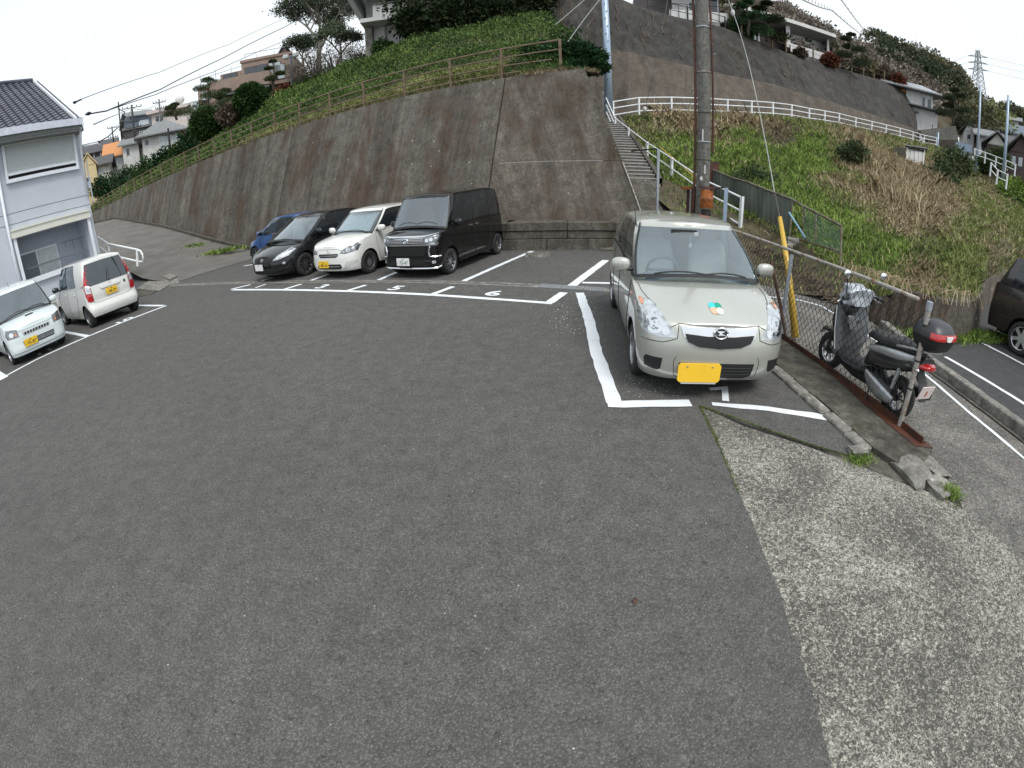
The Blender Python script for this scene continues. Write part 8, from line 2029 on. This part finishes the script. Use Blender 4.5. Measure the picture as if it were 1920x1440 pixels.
b = Bld('two_storey_house', 'white two-storey house with grey metal roofs and an orange wall panel', (1700, 240), (1768, 243), 66, .55)
zb = b.z(1735, 240); s_ = (b.z(1735, 155)-zb)/85; Z = lambda py: zb+(240-py)*s_; w = b.W
b.box(0, w, 0, 7, zb-2, Z(200), 'lower_wall', M['stonewhite']); b.box(.0, w*.88, .4, 7, Z(200), Z(168), 'upper_wall', M['stonewhite']); b.box(-3.2, 0, .6, 7, Z(212), Z(172), 'orange_wall', M['orange'])
b.hip(-.2, w, -.2, 7, Z(200), .5, .9, M['darkroof'], .1) ; b.box(.3, w*.86, .5, 6.8, Z(201), Z(170), 'upper_wall_face', M['stonewhite'])
rf = b.hip(-3.2, w*.9, .4, 7, Z(169), 1.6, 1.3, M['greyroof'], .38)
for k in range(14): mb = MB(); x = -3.6+k*(w*.9+4.2)/14; mb.tube([b.pt(x, -.7, Z(169)+.05), b.pt(x+(.3*(7-k)/7), 3.4, Z(169)+1.62)], .05, 4); mb.build('roof_rib', M['whitetrim'], b.T, world=True)
b.win(w*.50, w*.62, Z(196), Z(176), .38, glass='paneD'); b.win(w*.68, w*.82, Z(196), Z(178), .38, glass='paneD'); b.win(w*.1, w*.25, Z(222), Z(212), 0, glass='paneD'); b.win(w*.80, w*.86, Z(236), Z(226), 0, glass='paneD'); b.box(w*.05, w*.28, -.7, 0, Z(214), Z(211), 'canopy', M['darkroof'])
t = thing('block_retaining_wall', 'stepped grey block walls between the guard rail end and the far houses', 'wall', tuple(at(1765, 262, 60)))
for (pts, mt) in (([(1724, 244), (1792, 236), (1797, 262), (1736, 262)], 'conc'), ([(1736, 262), (1797, 262), (1800, 284), (1757, 276)], 'upwall')):
 P = [at(x, y, 61) for x, y in pts]; mb = MB(); v_ = Vector((P[0].x, P[0].y, 0)).normalized(); mb.prism(P, v_*2); mb.build('wall_face', M[mt], t, world=True)
P = [at(x, y, 56) for x, y in [(1792, 266), (1822, 272), (1822, 290), (1792, 282)]]; mb = MB(); mb.prism(P, Vector((P[0].x, P[0].y, 0)).normalized()*.15); tag(mb.build('blue_sheet', M['bluesheet']), 'pale blue sheet panel beside the block walls on the right', 'panel')
P = [at(x, y, 58) for x, y in [(1826, 277), (1842, 282), (1842, 292), (1826, 288)]]; mb = MB(); mb.prism(P, Vector((P[0].x, P[0].y, 0)).normalized()*.3); tag(mb.build('white_board', M['whitetrim']), 'small white board beside the pale blue panel', 'panel')
GRP2 = 'tiled houses at the far right'
simple('tiled_house', 'cream-fronted house beside the far steel pole', (1806, 262), (1826, 262), 76, 246, 268, 7, 'stonewhite', 'darkroof', 'gable', 1.6, .6, .1, ((.3, .7, .3, .8, 'paneD'),), 'y', GRP2)
simple('tiled_house', 'low house with a wide grey tiled roof and one white gable behind the far poles', (1815, 246), (1850, 250), 92, 238, 250, 8, 'redbrown', 'greyroof', 'gable', 1.8, .8, .2, (), 'x', GRP2)
simple('tiled_house', 'grey-roofed house with white windows between the two far poles', (1835, 270), (1872, 280), 72, 256, 276, 8, 'stonewhite', 'greyroof', 'gable', 1.5, .8, .1, ((.3, .6, .3, .8, 'paneL'),), 'x', GRP2)
q_ = simple('tiled_house', 'dark brown clad house with a cream gable between the two far poles', (1848, 302), (1884, 312), 62, 271, 306, 7, 'brownclad', 'greyroof', 'gable', 1.5, .7, 0, ((.15, .45, .2, .7, 'paneD'),), 'y', GRP2)
for c_ in q_.T.children:
 if c_.name.startswith('gable'): c_.data.materials[0] = M['cream']
simple('tiled_house', 'dark brown clad house with two white-framed windows at the right edge', (1890, 316), (1930, 330), 58, 285, 326, 7, 'brownclad', 'greyroof', 'gable', 1.9, .7, -.1, ((.12, .30, .35, .75, 'paneL'), (.45, .62, .35, .75, 'paneL')), 'y', GRP2)
simple('tiled_house', 'long blue-grey tiled roof farther back at the right edge', (1868, 262), (1930, 272), 96, 250, 268, 9, 'stonewhite', 'bluewall', 'gable', 2.4, .9, .1, ((.4, .7, .2, .7, 'paneL'),), 'x', GRP2)
simple('tiled_house', 'house with brown roof just above the dark brown house', (1880, 282), (1930, 292), 78, 270, 288, 8, 'stonewhite', 'darkroof', 'gable', 1.6, .8, .1, ((.3, .6, .3, .8, 'paneD'),), 'x', GRP2)
simple('tiled_house', 'small distant white house high on the hill at the right edge', (1888, 232), (1910, 236), 120, 226, 236, 8, 'stonewhite', 'greyroof', 'gable', 1.6, .8, 0, (), 'x', GRP2)
b = Bld('sun_panel_roof', 'slanted pale roof panel on the wooded hillside at the far right', (1864, 206), (1876, 214), 110, .2); z_ = b.z(1870, 206); mb = MB(); mb.prism([b.pt(-2, 0, z_+1.6), b.pt(3.4, 0, z_-.8), b.pt(3.4, 2, z_-.3), b.pt(-2, 2, z_+2.1)], (0, 0, .5)); mb.build('panel', M['stonewhite'], b.T, world=True); mb = MB(); mb.tube([b.pt(.6, 1, z_-4), b.pt(.6, 1, z_)], .2, 6); mb.build('post', M['greysteel'], b.T, world=True)
b.T['category'] = 'panel'
# lower white railings at the far right
rail_fence('lower_railing', 'white railing descending past the far poles at the right', [at(x, y, d) for x, y, d in ((1826, 300, 50), (1846, 306, 49), (1866, 314, 48), (1884, 322, 47), (1902, 330, 46))], .95, (.98, .5), M['whitepaint'], .05, .035)
rail_fence('lower_railing', 'short white stair railing below the far poles at the right edge', [at(x, y, d) for x, y, d in ((1856, 330, 40), (1868, 345, 38), (1886, 354, 37))], .95, (.98, .5), M['whitepaint'], .05, .035)
# fence posts along the top of the dark wall
pts = [at(x, y, d) for x, y, d in ((1391, 70, 43), (1420, 80, 44.5), (1448, 89, 46), (1474, 97, 48), (1500, 105, 50), (1525, 113, 52), (1550, 121, 54), (1574, 128, 56.5), (1597, 136, 58), (1619, 142, 60), (1639, 147, 62), (1658, 154, 64))]
rail_fence('top_fence', 'brown post-and-wire fence along the top of the dark hillside wall', pts, 1.5, (.9, .5), M['brownrail'], .06, .02)
pts = [at(x, y, d) for x, y, d in ((1215, 24, 37), (1250, 30, 38), (1290, 38, 39), (1326, 46, 40), (1360, 56, 41.5))]
rail_fence('terrace_railing', 'dark railing in front of the white villa', pts, 1.2, (.95, .5), M['mesh'], .04, .03)
# ================================================================ WOODED HILL
HR = [(1300, -40, 95), (1380, 2, 95), (1425, 12, 98), (1480, 22, 100), (1530, 40, 105), (1570, 60, 108), (1600, 72, 110), (1640, 76, 114), (1690, 88, 118), (1735, 108, 122), (1770, 124, 124), (1795, 134, 126), (1812, 162, 126), (1830, 182, 130), (1860, 196, 140), (1890, 210, 150), (1925, 222, 165), (1990, 240, 180)]
HB = [(1300, 40, 50), (1380, 60, 52), (1425, 80, 54), (1480, 100, 56), (1530, 118, 60), (1570, 130, 63), (1600, 140, 65), (1640, 150, 68), (1690, 175, 72), (1735, 205, 78), (1770, 235, 80), (1795, 245, 84), (1812, 250, 88), (1830, 256, 92), (1860, 262, 100), (1890, 268, 110), (1925, 280, 120), (1990, 300, 130)]
NHX, NHD = 90, 22; HX = np.zeros((NHX, NHD)); HY = HX.copy(); HZ = HX.copy()
for i in range(NHX):
 x = 1300+(690*i/(NHX-1)); a, c = at(*interp_line(HB, x)), at(*interp_line(HR, x))
 for k in range(NHD):
  t_ = k/(NHD-1); p = a.lerp(c, t_); HX[i, k], HY[i, k], HZ[i, k] = p.x, p.y, p.z-1.6-.6*math.sin(math.pi*t_)+.7*math.sin(x*.05+k*.7)
idx = np.arange(NHX*NHD).reshape(NHX, NHD)
tag(np_mesh('hill', np.stack([HX.ravel(), HY.ravel(), HZ.ravel()], 1), np.stack([idx[:-1, :-1].ravel(), idx[:-1, 1:].ravel(), idx[1:, 1:].ravel(), idx[1:, :-1].ravel()], 1)[:, ::-1], M['soil'], smooth=True), 'wooded hillside rising behind the houses on the right', kind='structure')
# many crowns joined into one mass
def crowns(n, sel, mat, name, label, leafn, r0, r1, size):
 P, _ = grid_sample(HX, HY, HZ, n); px, py = to_px(P); k = sel(px, py, P); P = P[k]; Pp = []; Nn = []
 for c in P:
  r = RNG.uniform(r0, r1); u = RNG.normal(0, 1, (leafn, 3)); u /= np.linalg.norm(u, axis=1)[:, None]; u[:, 2] = np.abs(u[:, 2])*1.1-.15
  rr = RNG.random((leafn, 1))**.3; Pp.append(c+np.array([0, 0, r*.9])+u*rr*r*np.array([1, 1, .9])); Nn.append(u)
 o = leaf_mesh(name, np.concatenate(Pp), np.concatenate(Nn), size, mat, aspect=1.6); tag(o, label, kind='stuff')
ridge_y = lambda x: np.interp(x, [q[0] for q in HR], [q[1] for q in HR])
crowns(620, lambda x, y, P: (((x > 1640) & (x < 1850)) & (y < ridge_y(x)+70) & (vnoise(P[:, 0], P[:, 1], .05, 31) > -.35)) | ((y < ridge_y(x)+10) & (RNG.random(len(x)) < .5)), M['hilldark'], 'evergreen_wood', 'dark evergreen wood on the hill', 190, 1.4, 2.8, .62)
crowns(900, lambda x, y, P: (vnoise(P[:, 0], P[:, 1], .06, 33) > -.3), M['forest'], 'mixed_wood', 'mixed olive wood on the hill', 170, 1.3, 2.6, .6)
crowns(900, lambda x, y, P: (vnoise(P[:, 0], P[:, 1], .05, 35) > -.3) & (x < 1760), M['forest_gray'], 'bare_wood', 'grey-brown bare trees on the hill', 150, 1.3, 2.8, .5)
# ================================================================ TREES
def branch_tree(name, label, base, H, spread, mat_leaf, mat_bark, seed, levels=4, leaf=.35, nleaf=26, trunk=.3, lean=(0, 0), cat='tree', first=.35, droop=0, group=None, leafy=1.0):
 rnd = random.Random(seed); root = thing(name, label, cat, tuple(base), group=group); mb = MB(); tips = []
 def grow(p, d, L, r, lv):
  q1 = p+d*L*.5+Vector((rnd.uniform(-.1, .1), rnd.uniform(-.1, .1), rnd.uniform(-.05, .1)))*L; q2 = q1+(d+Vector((rnd.uniform(-.25, .25), rnd.uniform(-.25, .25), rnd.uniform(-.1, .25)))).normalized()*L*.5
  mb.tube([p, q1, q2], [r, r*.8, r*.6], 6 if lv > 1 else 4, cap=False)
  if lv <= 1: tips.append((q2, d))
  if lv == 0: return
  n = 3 if lv > 1 else 3
  for k in range(n+(1 if rnd.random() < .5 else 0)):
   a = rnd.uniform(0, 6.28); dd = (d*.65+Vector((math.cos(a), math.sin(a), rnd.uniform(-.1, .5)-droop))*spread).normalized(); grow(q1.lerp(q2, rnd.uniform(.2, 1)), dd, L*rnd.uniform(.6, .8), r*.55, lv-1)
 grow(Vector((0, 0, -.3)), Vector((lean[0], lean[1], 1)).normalized(), H*first, trunk, levels)
 mb.build('trunk', mat_bark, root, smooth=True)
 if mat_leaf is not None:
  T_ = np.array([tuple(t[0]) for t in tips]); n = int(nleaf*leafy); Pp = np.repeat(T_, n, 0)+RNG.normal(0, leaf*1.1, (len(T_)*n, 3))*np.array([1, 1, .7]); Nn = RNG.normal(0, .6, Pp.shape)+np.array([0, 0, .3])
  leaf_mesh('crown', Pp, Nn, leaf, mat_leaf, aspect=2.2, parent=root)
 return root
p = at(597, 128, 40); branch_tree('broadleaf_tree', 'tall open-crowned tree with pale limbs and dark leaf clusters against the sky, upper left', p, 12.5, .62, M['treeleaf'], M['palebark'], 5, 6, .20, 7, .26, first=.235)
p = at(640, 120, 38); branch_tree('broadleaf_tree', 'shorter greyish tree leaning right of the tall open-crowned tree', p, 6.5, .7, M['treeleaf'], M['palebark'], 9, 5, .18, 9, .15, first=.22)
p = at(568, 130, 42); branch_tree('broadleaf_tree', 'low twiggy tree left of the tall open-crowned tree', p, 6.0, .7, M['treeleaf'], M['palebark'], 15, 5, .18, 9, .14, first=.22)
p = at(760, 85, 30); branch_tree('bare_tree', 'leafless pale tree in front of the white house balcony', p, 4.0, .7, None, M['palebark'], 21, 4, .2, 0, .09, first=.28)
for (x, y, d, r, lab) in ((585, 118, 39, 1.2, 'grey twiggy undergrowth at the foot of the tall open-crowned tree'), (625, 112, 38, 1.5, 'grey twiggy undergrowth right of the tall tree trunk'), (665, 105, 37, 1.2, 'low grey twiggy shrub left of the stone pier'), (555, 135, 41, 1.0, 'grey twiggy shrub beside the globe lamp')):
 shrub('twiggy_shrub', lab, at(x, y, d), r, 1500, M['forest_gray'], .22, flat=.9, aspect=5, shell=.6)
def round_bush(name, label, c, r, mat, n, size, stem=True, group=None, fz=1.0):
 root = thing(name, label, 'bush', tuple(c-Vector((0, 0, r*1.2))), group=group)
 u = RNG.normal(0, 1, (n, 3)); u /= np.linalg.norm(u, axis=1)[:, None]; lump = 1+.03*np.sin(u[:, 0]*9)*np.cos(u[:, 1]*8); rr = (.78+.24*RNG.random(n))*lump
 Pp = u*(rr*r)[:, None]*np.array([1, 1, fz]); Pp[:, 2] += r*1.2
 leaf_mesh('foliage', Pp, u*1.0, size, mat, aspect=1.8, parent=root, spread=1.3)
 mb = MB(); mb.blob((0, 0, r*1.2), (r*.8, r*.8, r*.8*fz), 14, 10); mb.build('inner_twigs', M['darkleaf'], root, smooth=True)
 mb = MB(); mb.tube([(0, 0, -1.0), (0, 0, r*.5)], .14, 7); mb.build('trunk', M['bark'], root)
 return root
round_bush('clipped_bush', 'larger clipped dome-shaped bush below the brown flat-roofed house', at(470, 187, 38), 1.30, M['bush'], 9000, .17, fz=1.0, group='clipped bushes on the bank')
round_bush('clipped_bush', 'smaller clipped round bush to the lower left of the larger one', at(389, 232, 41), 1.42, M['bush'], 9000, .18, fz=.95, group='clipped bushes on the bank')
def pad_pine(name, label, base, H, pads, mat, seed, size=.22, r0=.9, group='layered garden pines', lean=0):
 rnd = random.Random(seed); root = thing(name, label, 'pine tree', tuple(base), group=group); mb = MB(); Pp = []; Nn = []
 ax = [Vector((lean*math.sin(k*.9), .15*math.cos(k*1.3), H*k/6)) for k in range(7)]; mb.tube(ax, [.16*(1-k/9) for k in range(7)], 7)
 for k in range(pads):
  t_ = (k+1)/pads; c = ax[min(5, int(t_*6))].lerp(ax[min(6, int(t_*6)+1)], (t_*6) % 1) if t_ < 1 else ax[6]; a = k*2.4+rnd.uniform(-.3, .3); rr = r0*(1.15-.7*t_)
  e = c+Vector((math.cos(a)*rr*.9, math.sin(a)*rr*.9, .05)) if t_ < .97 else c
  mb.tube([c, e], .05, 5); n = 900; u = RNG.normal(0, 1, (n, 3)); u /= np.linalg.norm(u, axis=1)[:, None]; rad_ = (RNG.random(n)**.4)[:, None]
  Pp.append(np.array(e)+u*rad_*np.array([rr*.85, rr*.85, rr*.30])); q = u.copy(); q[:, 2] = np.abs(q[:, 2])+.4; Nn.append(q)
 mb.build('trunk', M['bark'], root, smooth=True); leaf_mesh('crown', np.concatenate(Pp), np.concatenate(Nn), size, mat, aspect=3.2, parent=root); return root
pad_pine('garden_pine', 'olive layered pine between the two clipped bushes', at(428, 250, 42), 3.6, 9, M['pine'], 3, .15, 1.5)
pad_pine('garden_pine', 'olive layered pine to the upper left of the smaller clipped bush', at(395, 235, 48), 4.4, 10, M['pine'], 4, .16, 1.6)
pad_pine('garden_pine', 'thin layered pine in front of the right end of the brown house', at(516, 190, 38), 3.2, 6, M['pine'], 7, .14, .75)
pad_pine('garden_pine', 'low dark pine at the skyline above the pink house', at(330, 225, 60), 1.8, 4, M['pine'], 8, .2, 1.4)
pad_pine('garden_pine', 'green layered pine at the left end of the long white eave', at(1404, 66, 43), 3.0, 6, M['juniper_dk'], 11, .22, 1.3)
pad_pine('garden_pine', 'dark layered pine in front of the long white eave', at(1440, 78, 45), 3.6, 6, M['darkleaf'], 12, .22, 1.3)
pad_pine('garden_pine', 'dark layered pine right of the eaved house', at(1597, 126, 56), 3.6, 6, M['hilldark'], 13, .22, 1.2)
pad_pine('garden_pine', 'dark layered pine right of the two-storey white house', at(1788, 236, 62), 4.0, 7, M['hilldark'], 14, .24, 1.5)
# red and yellow shrubs
for (x, y, d, r, mt, lab) in ((1556, 114, 54, .8, 'red_shrub', 'red shrub beside the end of the eaved house'), (1681, 152, 66, .9, 'red_shrub', 'round rusty red shrub above the two-storey house'), (1655, 140, 66, 1.2, 'brush', 'brown shrub left of the round rusty red one'), (1620, 124, 62, 1.3, 'forest', 'olive shrub on the terrace between the eaved and two-storey houses'),
 (1500, 100, 50, .5, 'brush', 'brown shrub under the eave behind the post fence'), (1395, 62, 44, .9, 'bush', 'green shrub in front of the white villa'), (535, 175, 37, .7, 'red_shrub', 'small rusty shrub under the thin layered pine'), (430, 215, 39, .9, 'brush', 'brown dead shrub between the clipped bushes'),
 (1872, 300, 56, 1.2, 'pine', 'rounded green bush in front of the dark brown clad house'), (1862, 226, 96, 3.4, 'grassmix', 'yellow-green tree crown behind the far steel pole'), (1840, 222, 92, 3.6, 'forest', 'pale olive tree crown on the hill left of the far pole'), (720, 92, 30, .7, 'bush', 'low green shrub at the foot of the stone pier')):
 shrub('garden_shrub', lab, at(x, y, d), r, 1300, M[mt], max(.12, .0065*d), flat=.85)
# dark evergreen grove, top centre
for i, (x, y, d, r) in enumerate(((800, 15, 31, 2.6), (850, -5, 32, 3.0), (905, 5, 30, 2.4), (950, -5, 30, 2.6), (985, 5, 31, 1.9), (875, 28, 28, 1.5), (780, 42, 29, 1.1), (830, 42, 28, 1.2), (930, 32, 27.5, 1.2), (1000, -20, 34, 2.4))):
 labs = ['leftmost tall dark evergreen crown touching the white house', 'broadest dark evergreen crown at the top edge', 'dark evergreen crown in the middle of the grove', 'dark evergreen crown above the bank summit', 'last dark evergreen crown toward the dark hillside wall', 'low dark evergreen at the crest of the green bank',
   'small dark evergreen beside the leafless tree', 'low dark evergreen left of the bank summit', 'low dark evergreen right of the bank summit', 'dark evergreen at the top edge above the short post fence']
 root = shrub('evergreen_tree', labs[i], at(x, y, d), r, int(2600 if r > 1.6 else 1400), M['darkleaf'], .30, cat='tree', group='dark evergreens above the bank', flat=.95, shell=.30, stems=4)
 mb = MB(); mb.tube([(0, 0, -2.5), (.1, .1, r*.4)], .2, 7); mb.build('trunk', M['bark'], root)
# bushes and dark hedge at the left foot of the bank
for i, (x, y, d, r) in enumerate(((362, 262, 46, 1.3), (345, 285, 48, 1.3), (310, 300, 52, 1.4), (275, 318, 56, 1.5), (240, 334, 60, 1.6), (208, 350, 63, 1.8), (190, 352, 60, 1.3))):
 shrub('hedge_bush', ['hedge bush right below the red-brown hut', 'hedge bush below the right half of the long white house', 'hedge bush below the left half of the long white house', 'hedge bush below the white house with the grey roof edge', 'hedge bush below the orange roof', 'hedge bush below the low white house with the dark roof', 'last hedge bush beside the yellow house'][i], at(x, y, d), r, 1300, M['bush'] if i % 2 else M['juniper_dk'], .3, group='hedge bushes on the left end of the bank', flat=.8)
# ================================================================ POLES, PYLON, CABLES
def pole(name, label, pb, pt_, d, r, mat, arms=(), group=None):
 a, c = at(pb[0], pb[1], d), at(pt_[0], pt_[1], d); t = thing(name, label, 'utility pole', (a.x, a.y, a.z), group=group); mb = MB(); mb.tube([a-Vector((0, 0, 1)), Vector((a.x, a.y, c.z))], [r*1.2, r*.8], 8); mb.build('pole_shaft', mat, t, world=True, smooth=True)
 u = Vector((a.y, -a.x, 0)).normalized()
 for (dz, w_) in arms:
  mb = MB(); z = c.z-dz; mb.tube([Vector((a.x, a.y, z))-u*w_, Vector((a.x, a.y, z))+u*w_], .06, 5); mb.build('crossarm', M['mesh'], t, world=True)
  for s in (-1, -.5, .5, 1): mb = MB(); q = Vector((a.x, a.y, z))+u*w_*s; mb.tube([q, q+Vector((0, 0, .3))], .06, 5); mb.build('insulator', M['mesh'], t, world=True)
 return t, Vector((a.x, a.y, c.z))
GP = 'utility poles on the far left hillside'
_, q1 = pole('hill_pole', 'dark pole with double crossarms in front of the grey houses', (258, 300), (245, 197), 72, .16, M['mesh'], ((.4, 1.3), (2.4, .9), (3.2, 1.0)), GP)
_, q2 = pole('hill_pole', 'slim tall pole without crossarms left of the grey houses', (228, 255), (222, 191), 80, .12, M['mesh'], (), GP)
_, q3 = pole('hill_pole', 'pole with a short crossarm beside the pink house', (303, 240), (299, 186), 76, .15, M['pole'], ((.5, .9), (1.4, .6)), GP)
_, q4 = pole('hill_pole', 'small far pole above the dark barn-like building', (214, 275), (209, 237), 95, .13, M['mesh'], ((.3, .8), (2.0, .9)), GP)
_, q5 = pole('hill_pole', 'grey post carrying small lamps in front of the long white house', (320, 285), (317, 240), 62, .13, M['mesh'], ((.8, .7),), GP)
GQ = 'poles on the far right'
_, p1 = pole('far_pole', 'pale steel pole rising from the slope left of the far houses', (1831, 300), (1840, 160), 50, .10, M['steelpole'], (), GQ)
_, p2 = pole('far_pole', 'pale pole with an aerial and crossarms near the right edge', (1880, 332), (1889, 178), 47, .13, M['steelpole'], ((1.2, .7), (3.2, .5)), GQ)
_, p3 = pole('far_pole', 'short pale mast at the end of the white guard rail', (1757, 285), (1758, 248), 57, .10, M['steelpole'], (), GQ)
# lattice pylon
a = at(1833, 182, 230); c = at(1834, 94, 230); t = thing('pylon', 'grey lattice electricity pylon on the skyline', 'pylon', tuple(a)); H = c.z-a.z; pm = plain('pylon_steel', (.30, .32, .33), .6)
z0 = a.z-8; H += 8; w0_ = 3.6
def pw_(f): return w0_*(1-f)**1.2*.9+.55
for sx in (-1, 1):
 for sy in (-1, 1):
  mb = MB(); mb.tube([Vector((a.x+sx*pw_(f), a.y+sy*pw_(f), z0+H*f)) for f in np.linspace(0, 1, 9)], .22, 4); mb.build('leg', pm, t, world=True)
fs = list(np.linspace(0, 1, 15))
for i in range(14):
 f0, f1 = fs[i], fs[i+1]; mb = MB()
 for (s0, s1) in (((-1, -1), (1, -1)), ((1, -1), (1, 1)), ((1, 1), (-1, 1)), ((-1, 1), (-1, -1))):
  mb.tube([Vector((a.x+s0[0]*pw_(f0), a.y+s0[1]*pw_(f0), z0+H*f0)), Vector((a.x+s1[0]*pw_(f1), a.y+s1[1]*pw_(f1), z0+H*f1))], .13, 3, cap=False); mb.tube([Vector((a.x+s1[0]*pw_(f0), a.y+s1[1]*pw_(f0), z0+H*f0)), Vector((a.x+s0[0]*pw_(f1), a.y+s0[1]*pw_(f1), z0+H*f1))], .13, 3, cap=False)
 mb.build('lattice', pm, t, world=True)
u = Vector((a.y, -a.x, 0)).normalized(); arms_ = []
for f in (.70, .80, .90):
 mb = MB(); q = Vector((a.x, a.y, z0+H*f)); mb.tube([q-u*4.2, q+Vector((0, 0, .9)), q+u*4.2], .16, 4); mb.tube([q-u*4.2, q+u*4.2], .16, 4); mb.build('crossarm', pm, t, world=True); arms_ += [q-u*4.2, q+u*4.2]
for i, q in enumerate(arms_):
 cable('power_line', ['lowest thin power line from the pylon toward the wooded hill', 'lowest thin power line leaving the pylon toward the right edge', 'middle thin power line from the pylon toward the wooded hill', 'middle thin power line leaving the pylon toward the right edge', 'top thin power line from the pylon toward the wooded hill', 'top thin power line leaving the pylon toward the right edge'][i], [q, q+(u*170 if i % 2 else -u*60+Vector((20, 60, -6)))+Vector((0, -30 if i % 2 else 0, -8))], .05, M['wire_grey'], 4, group='pylon power lines '+('right' if i % 2 else 'left'))
# cables from the house to the upper left tree
hcb = P3_(-.6, ZE+.35, .6)
A0 = at(160, 215, 18.6)
cable('service_cable', 'thickest black cable running from the house eave up toward the tall tree', [A0, at(200, 208, 20), at(300, 168, 26), at(420, 108, 34), at(535, 50, 42), at(590, 20, 48)], .028, M['wire'], 0)
cable('service_cable', 'second black cable just below the thickest one', [at(200, 208, 20), at(290, 178, 26), at(400, 135, 33), at(470, 103, 38), at(535, 76, 44)], .020, M['wire'], 0)
cable('service_cable', 'thin upper cable crossing the pale sky from the house to the tree', [at(140, 191, 18.4), at(300, 135, 27), at(430, 83, 36), at(535, 34, 44), at(570, 15, 47)], .014, M['wire'], 0)
cable('service_cable', 'faint lowest cable leading to the dark pole', [at(176, 233, 20), at(240, 206, 60), at(258, 200, 72)], .03, M['wire_grey'], 0)
mb = MB(); q = at(140, 192, 18.4); mb.blob(q, (.07, .07, .05)); mb.tube([q, q+Vector((.25, .1, .03))], .03, 6); o = mb.build('cable_anchor', M['mesh']); tag(o, 'dark anchor at the end of the thin upper cable', 'anchor', kind=None)
mb = MB(); q = at(166, 213, 18.8); mb.blob(q, (.12, .08, .06)); o = mb.build('cable_clamp', M['mesh']); tag(o, 'lumpy dark cable clamp beside the house eave', 'clamp')
cable('hill_cable', 'cable between the far left hillside poles', [q4, q2-Vector((0, 0, 3)), q1-Vector((0, 0, .4)), q3-Vector((0, 0, .5))], .04, M['wire_grey'], .6)
# double cables with hangers at the upper right
for i, (y0, y1, lab) in enumerate(((-20, 66, 'lower twisted cable descending from the top edge to the wooded hill'), (-55, 60, 'upper knotted cable descending from the top edge to the wooded hill'))):
 ca = [at(1470+i*22, y0, 24), at(1560+i*18, (y0*.45+y1*.55)-8, 40), at(1618+i*6, y1, 90)]; cable('overhead_cable', lab, ca, .045, M['wire_grey'], .2)
 mb = MB();
 for k in range(26):
  f = k/26; q = ca[0].lerp(ca[1], f*2) if f < .5 else ca[1].lerp(ca[2], f*2-1); mb.tube([q+Vector((0, 0, -.10)), q+Vector((0, 0, .12))], .03, 4)
 ct_ = mb.build('cable_ties', M['wire_grey'], bpy.data.objects['overhead_cable'] if i == 0 else bpy.data.objects['overhead_cable.001']); tag(ct_, kind='stuff')
for i, (P, lab) in enumerate((([at(1132, -10, 24.5), at(1100, 30, 22), at(1062, 82, 19)], 'guy wire from the pale-blue pole down to the end of the brown railing'), ([at(1130, -30, 24.5), at(1090, 5, 24), at(1040, 48, 23)], 'thin cable from the pale-blue pole to the short post fence'))):
 cable('stay_wire', lab, P, .02, M['wire_grey'], 0)
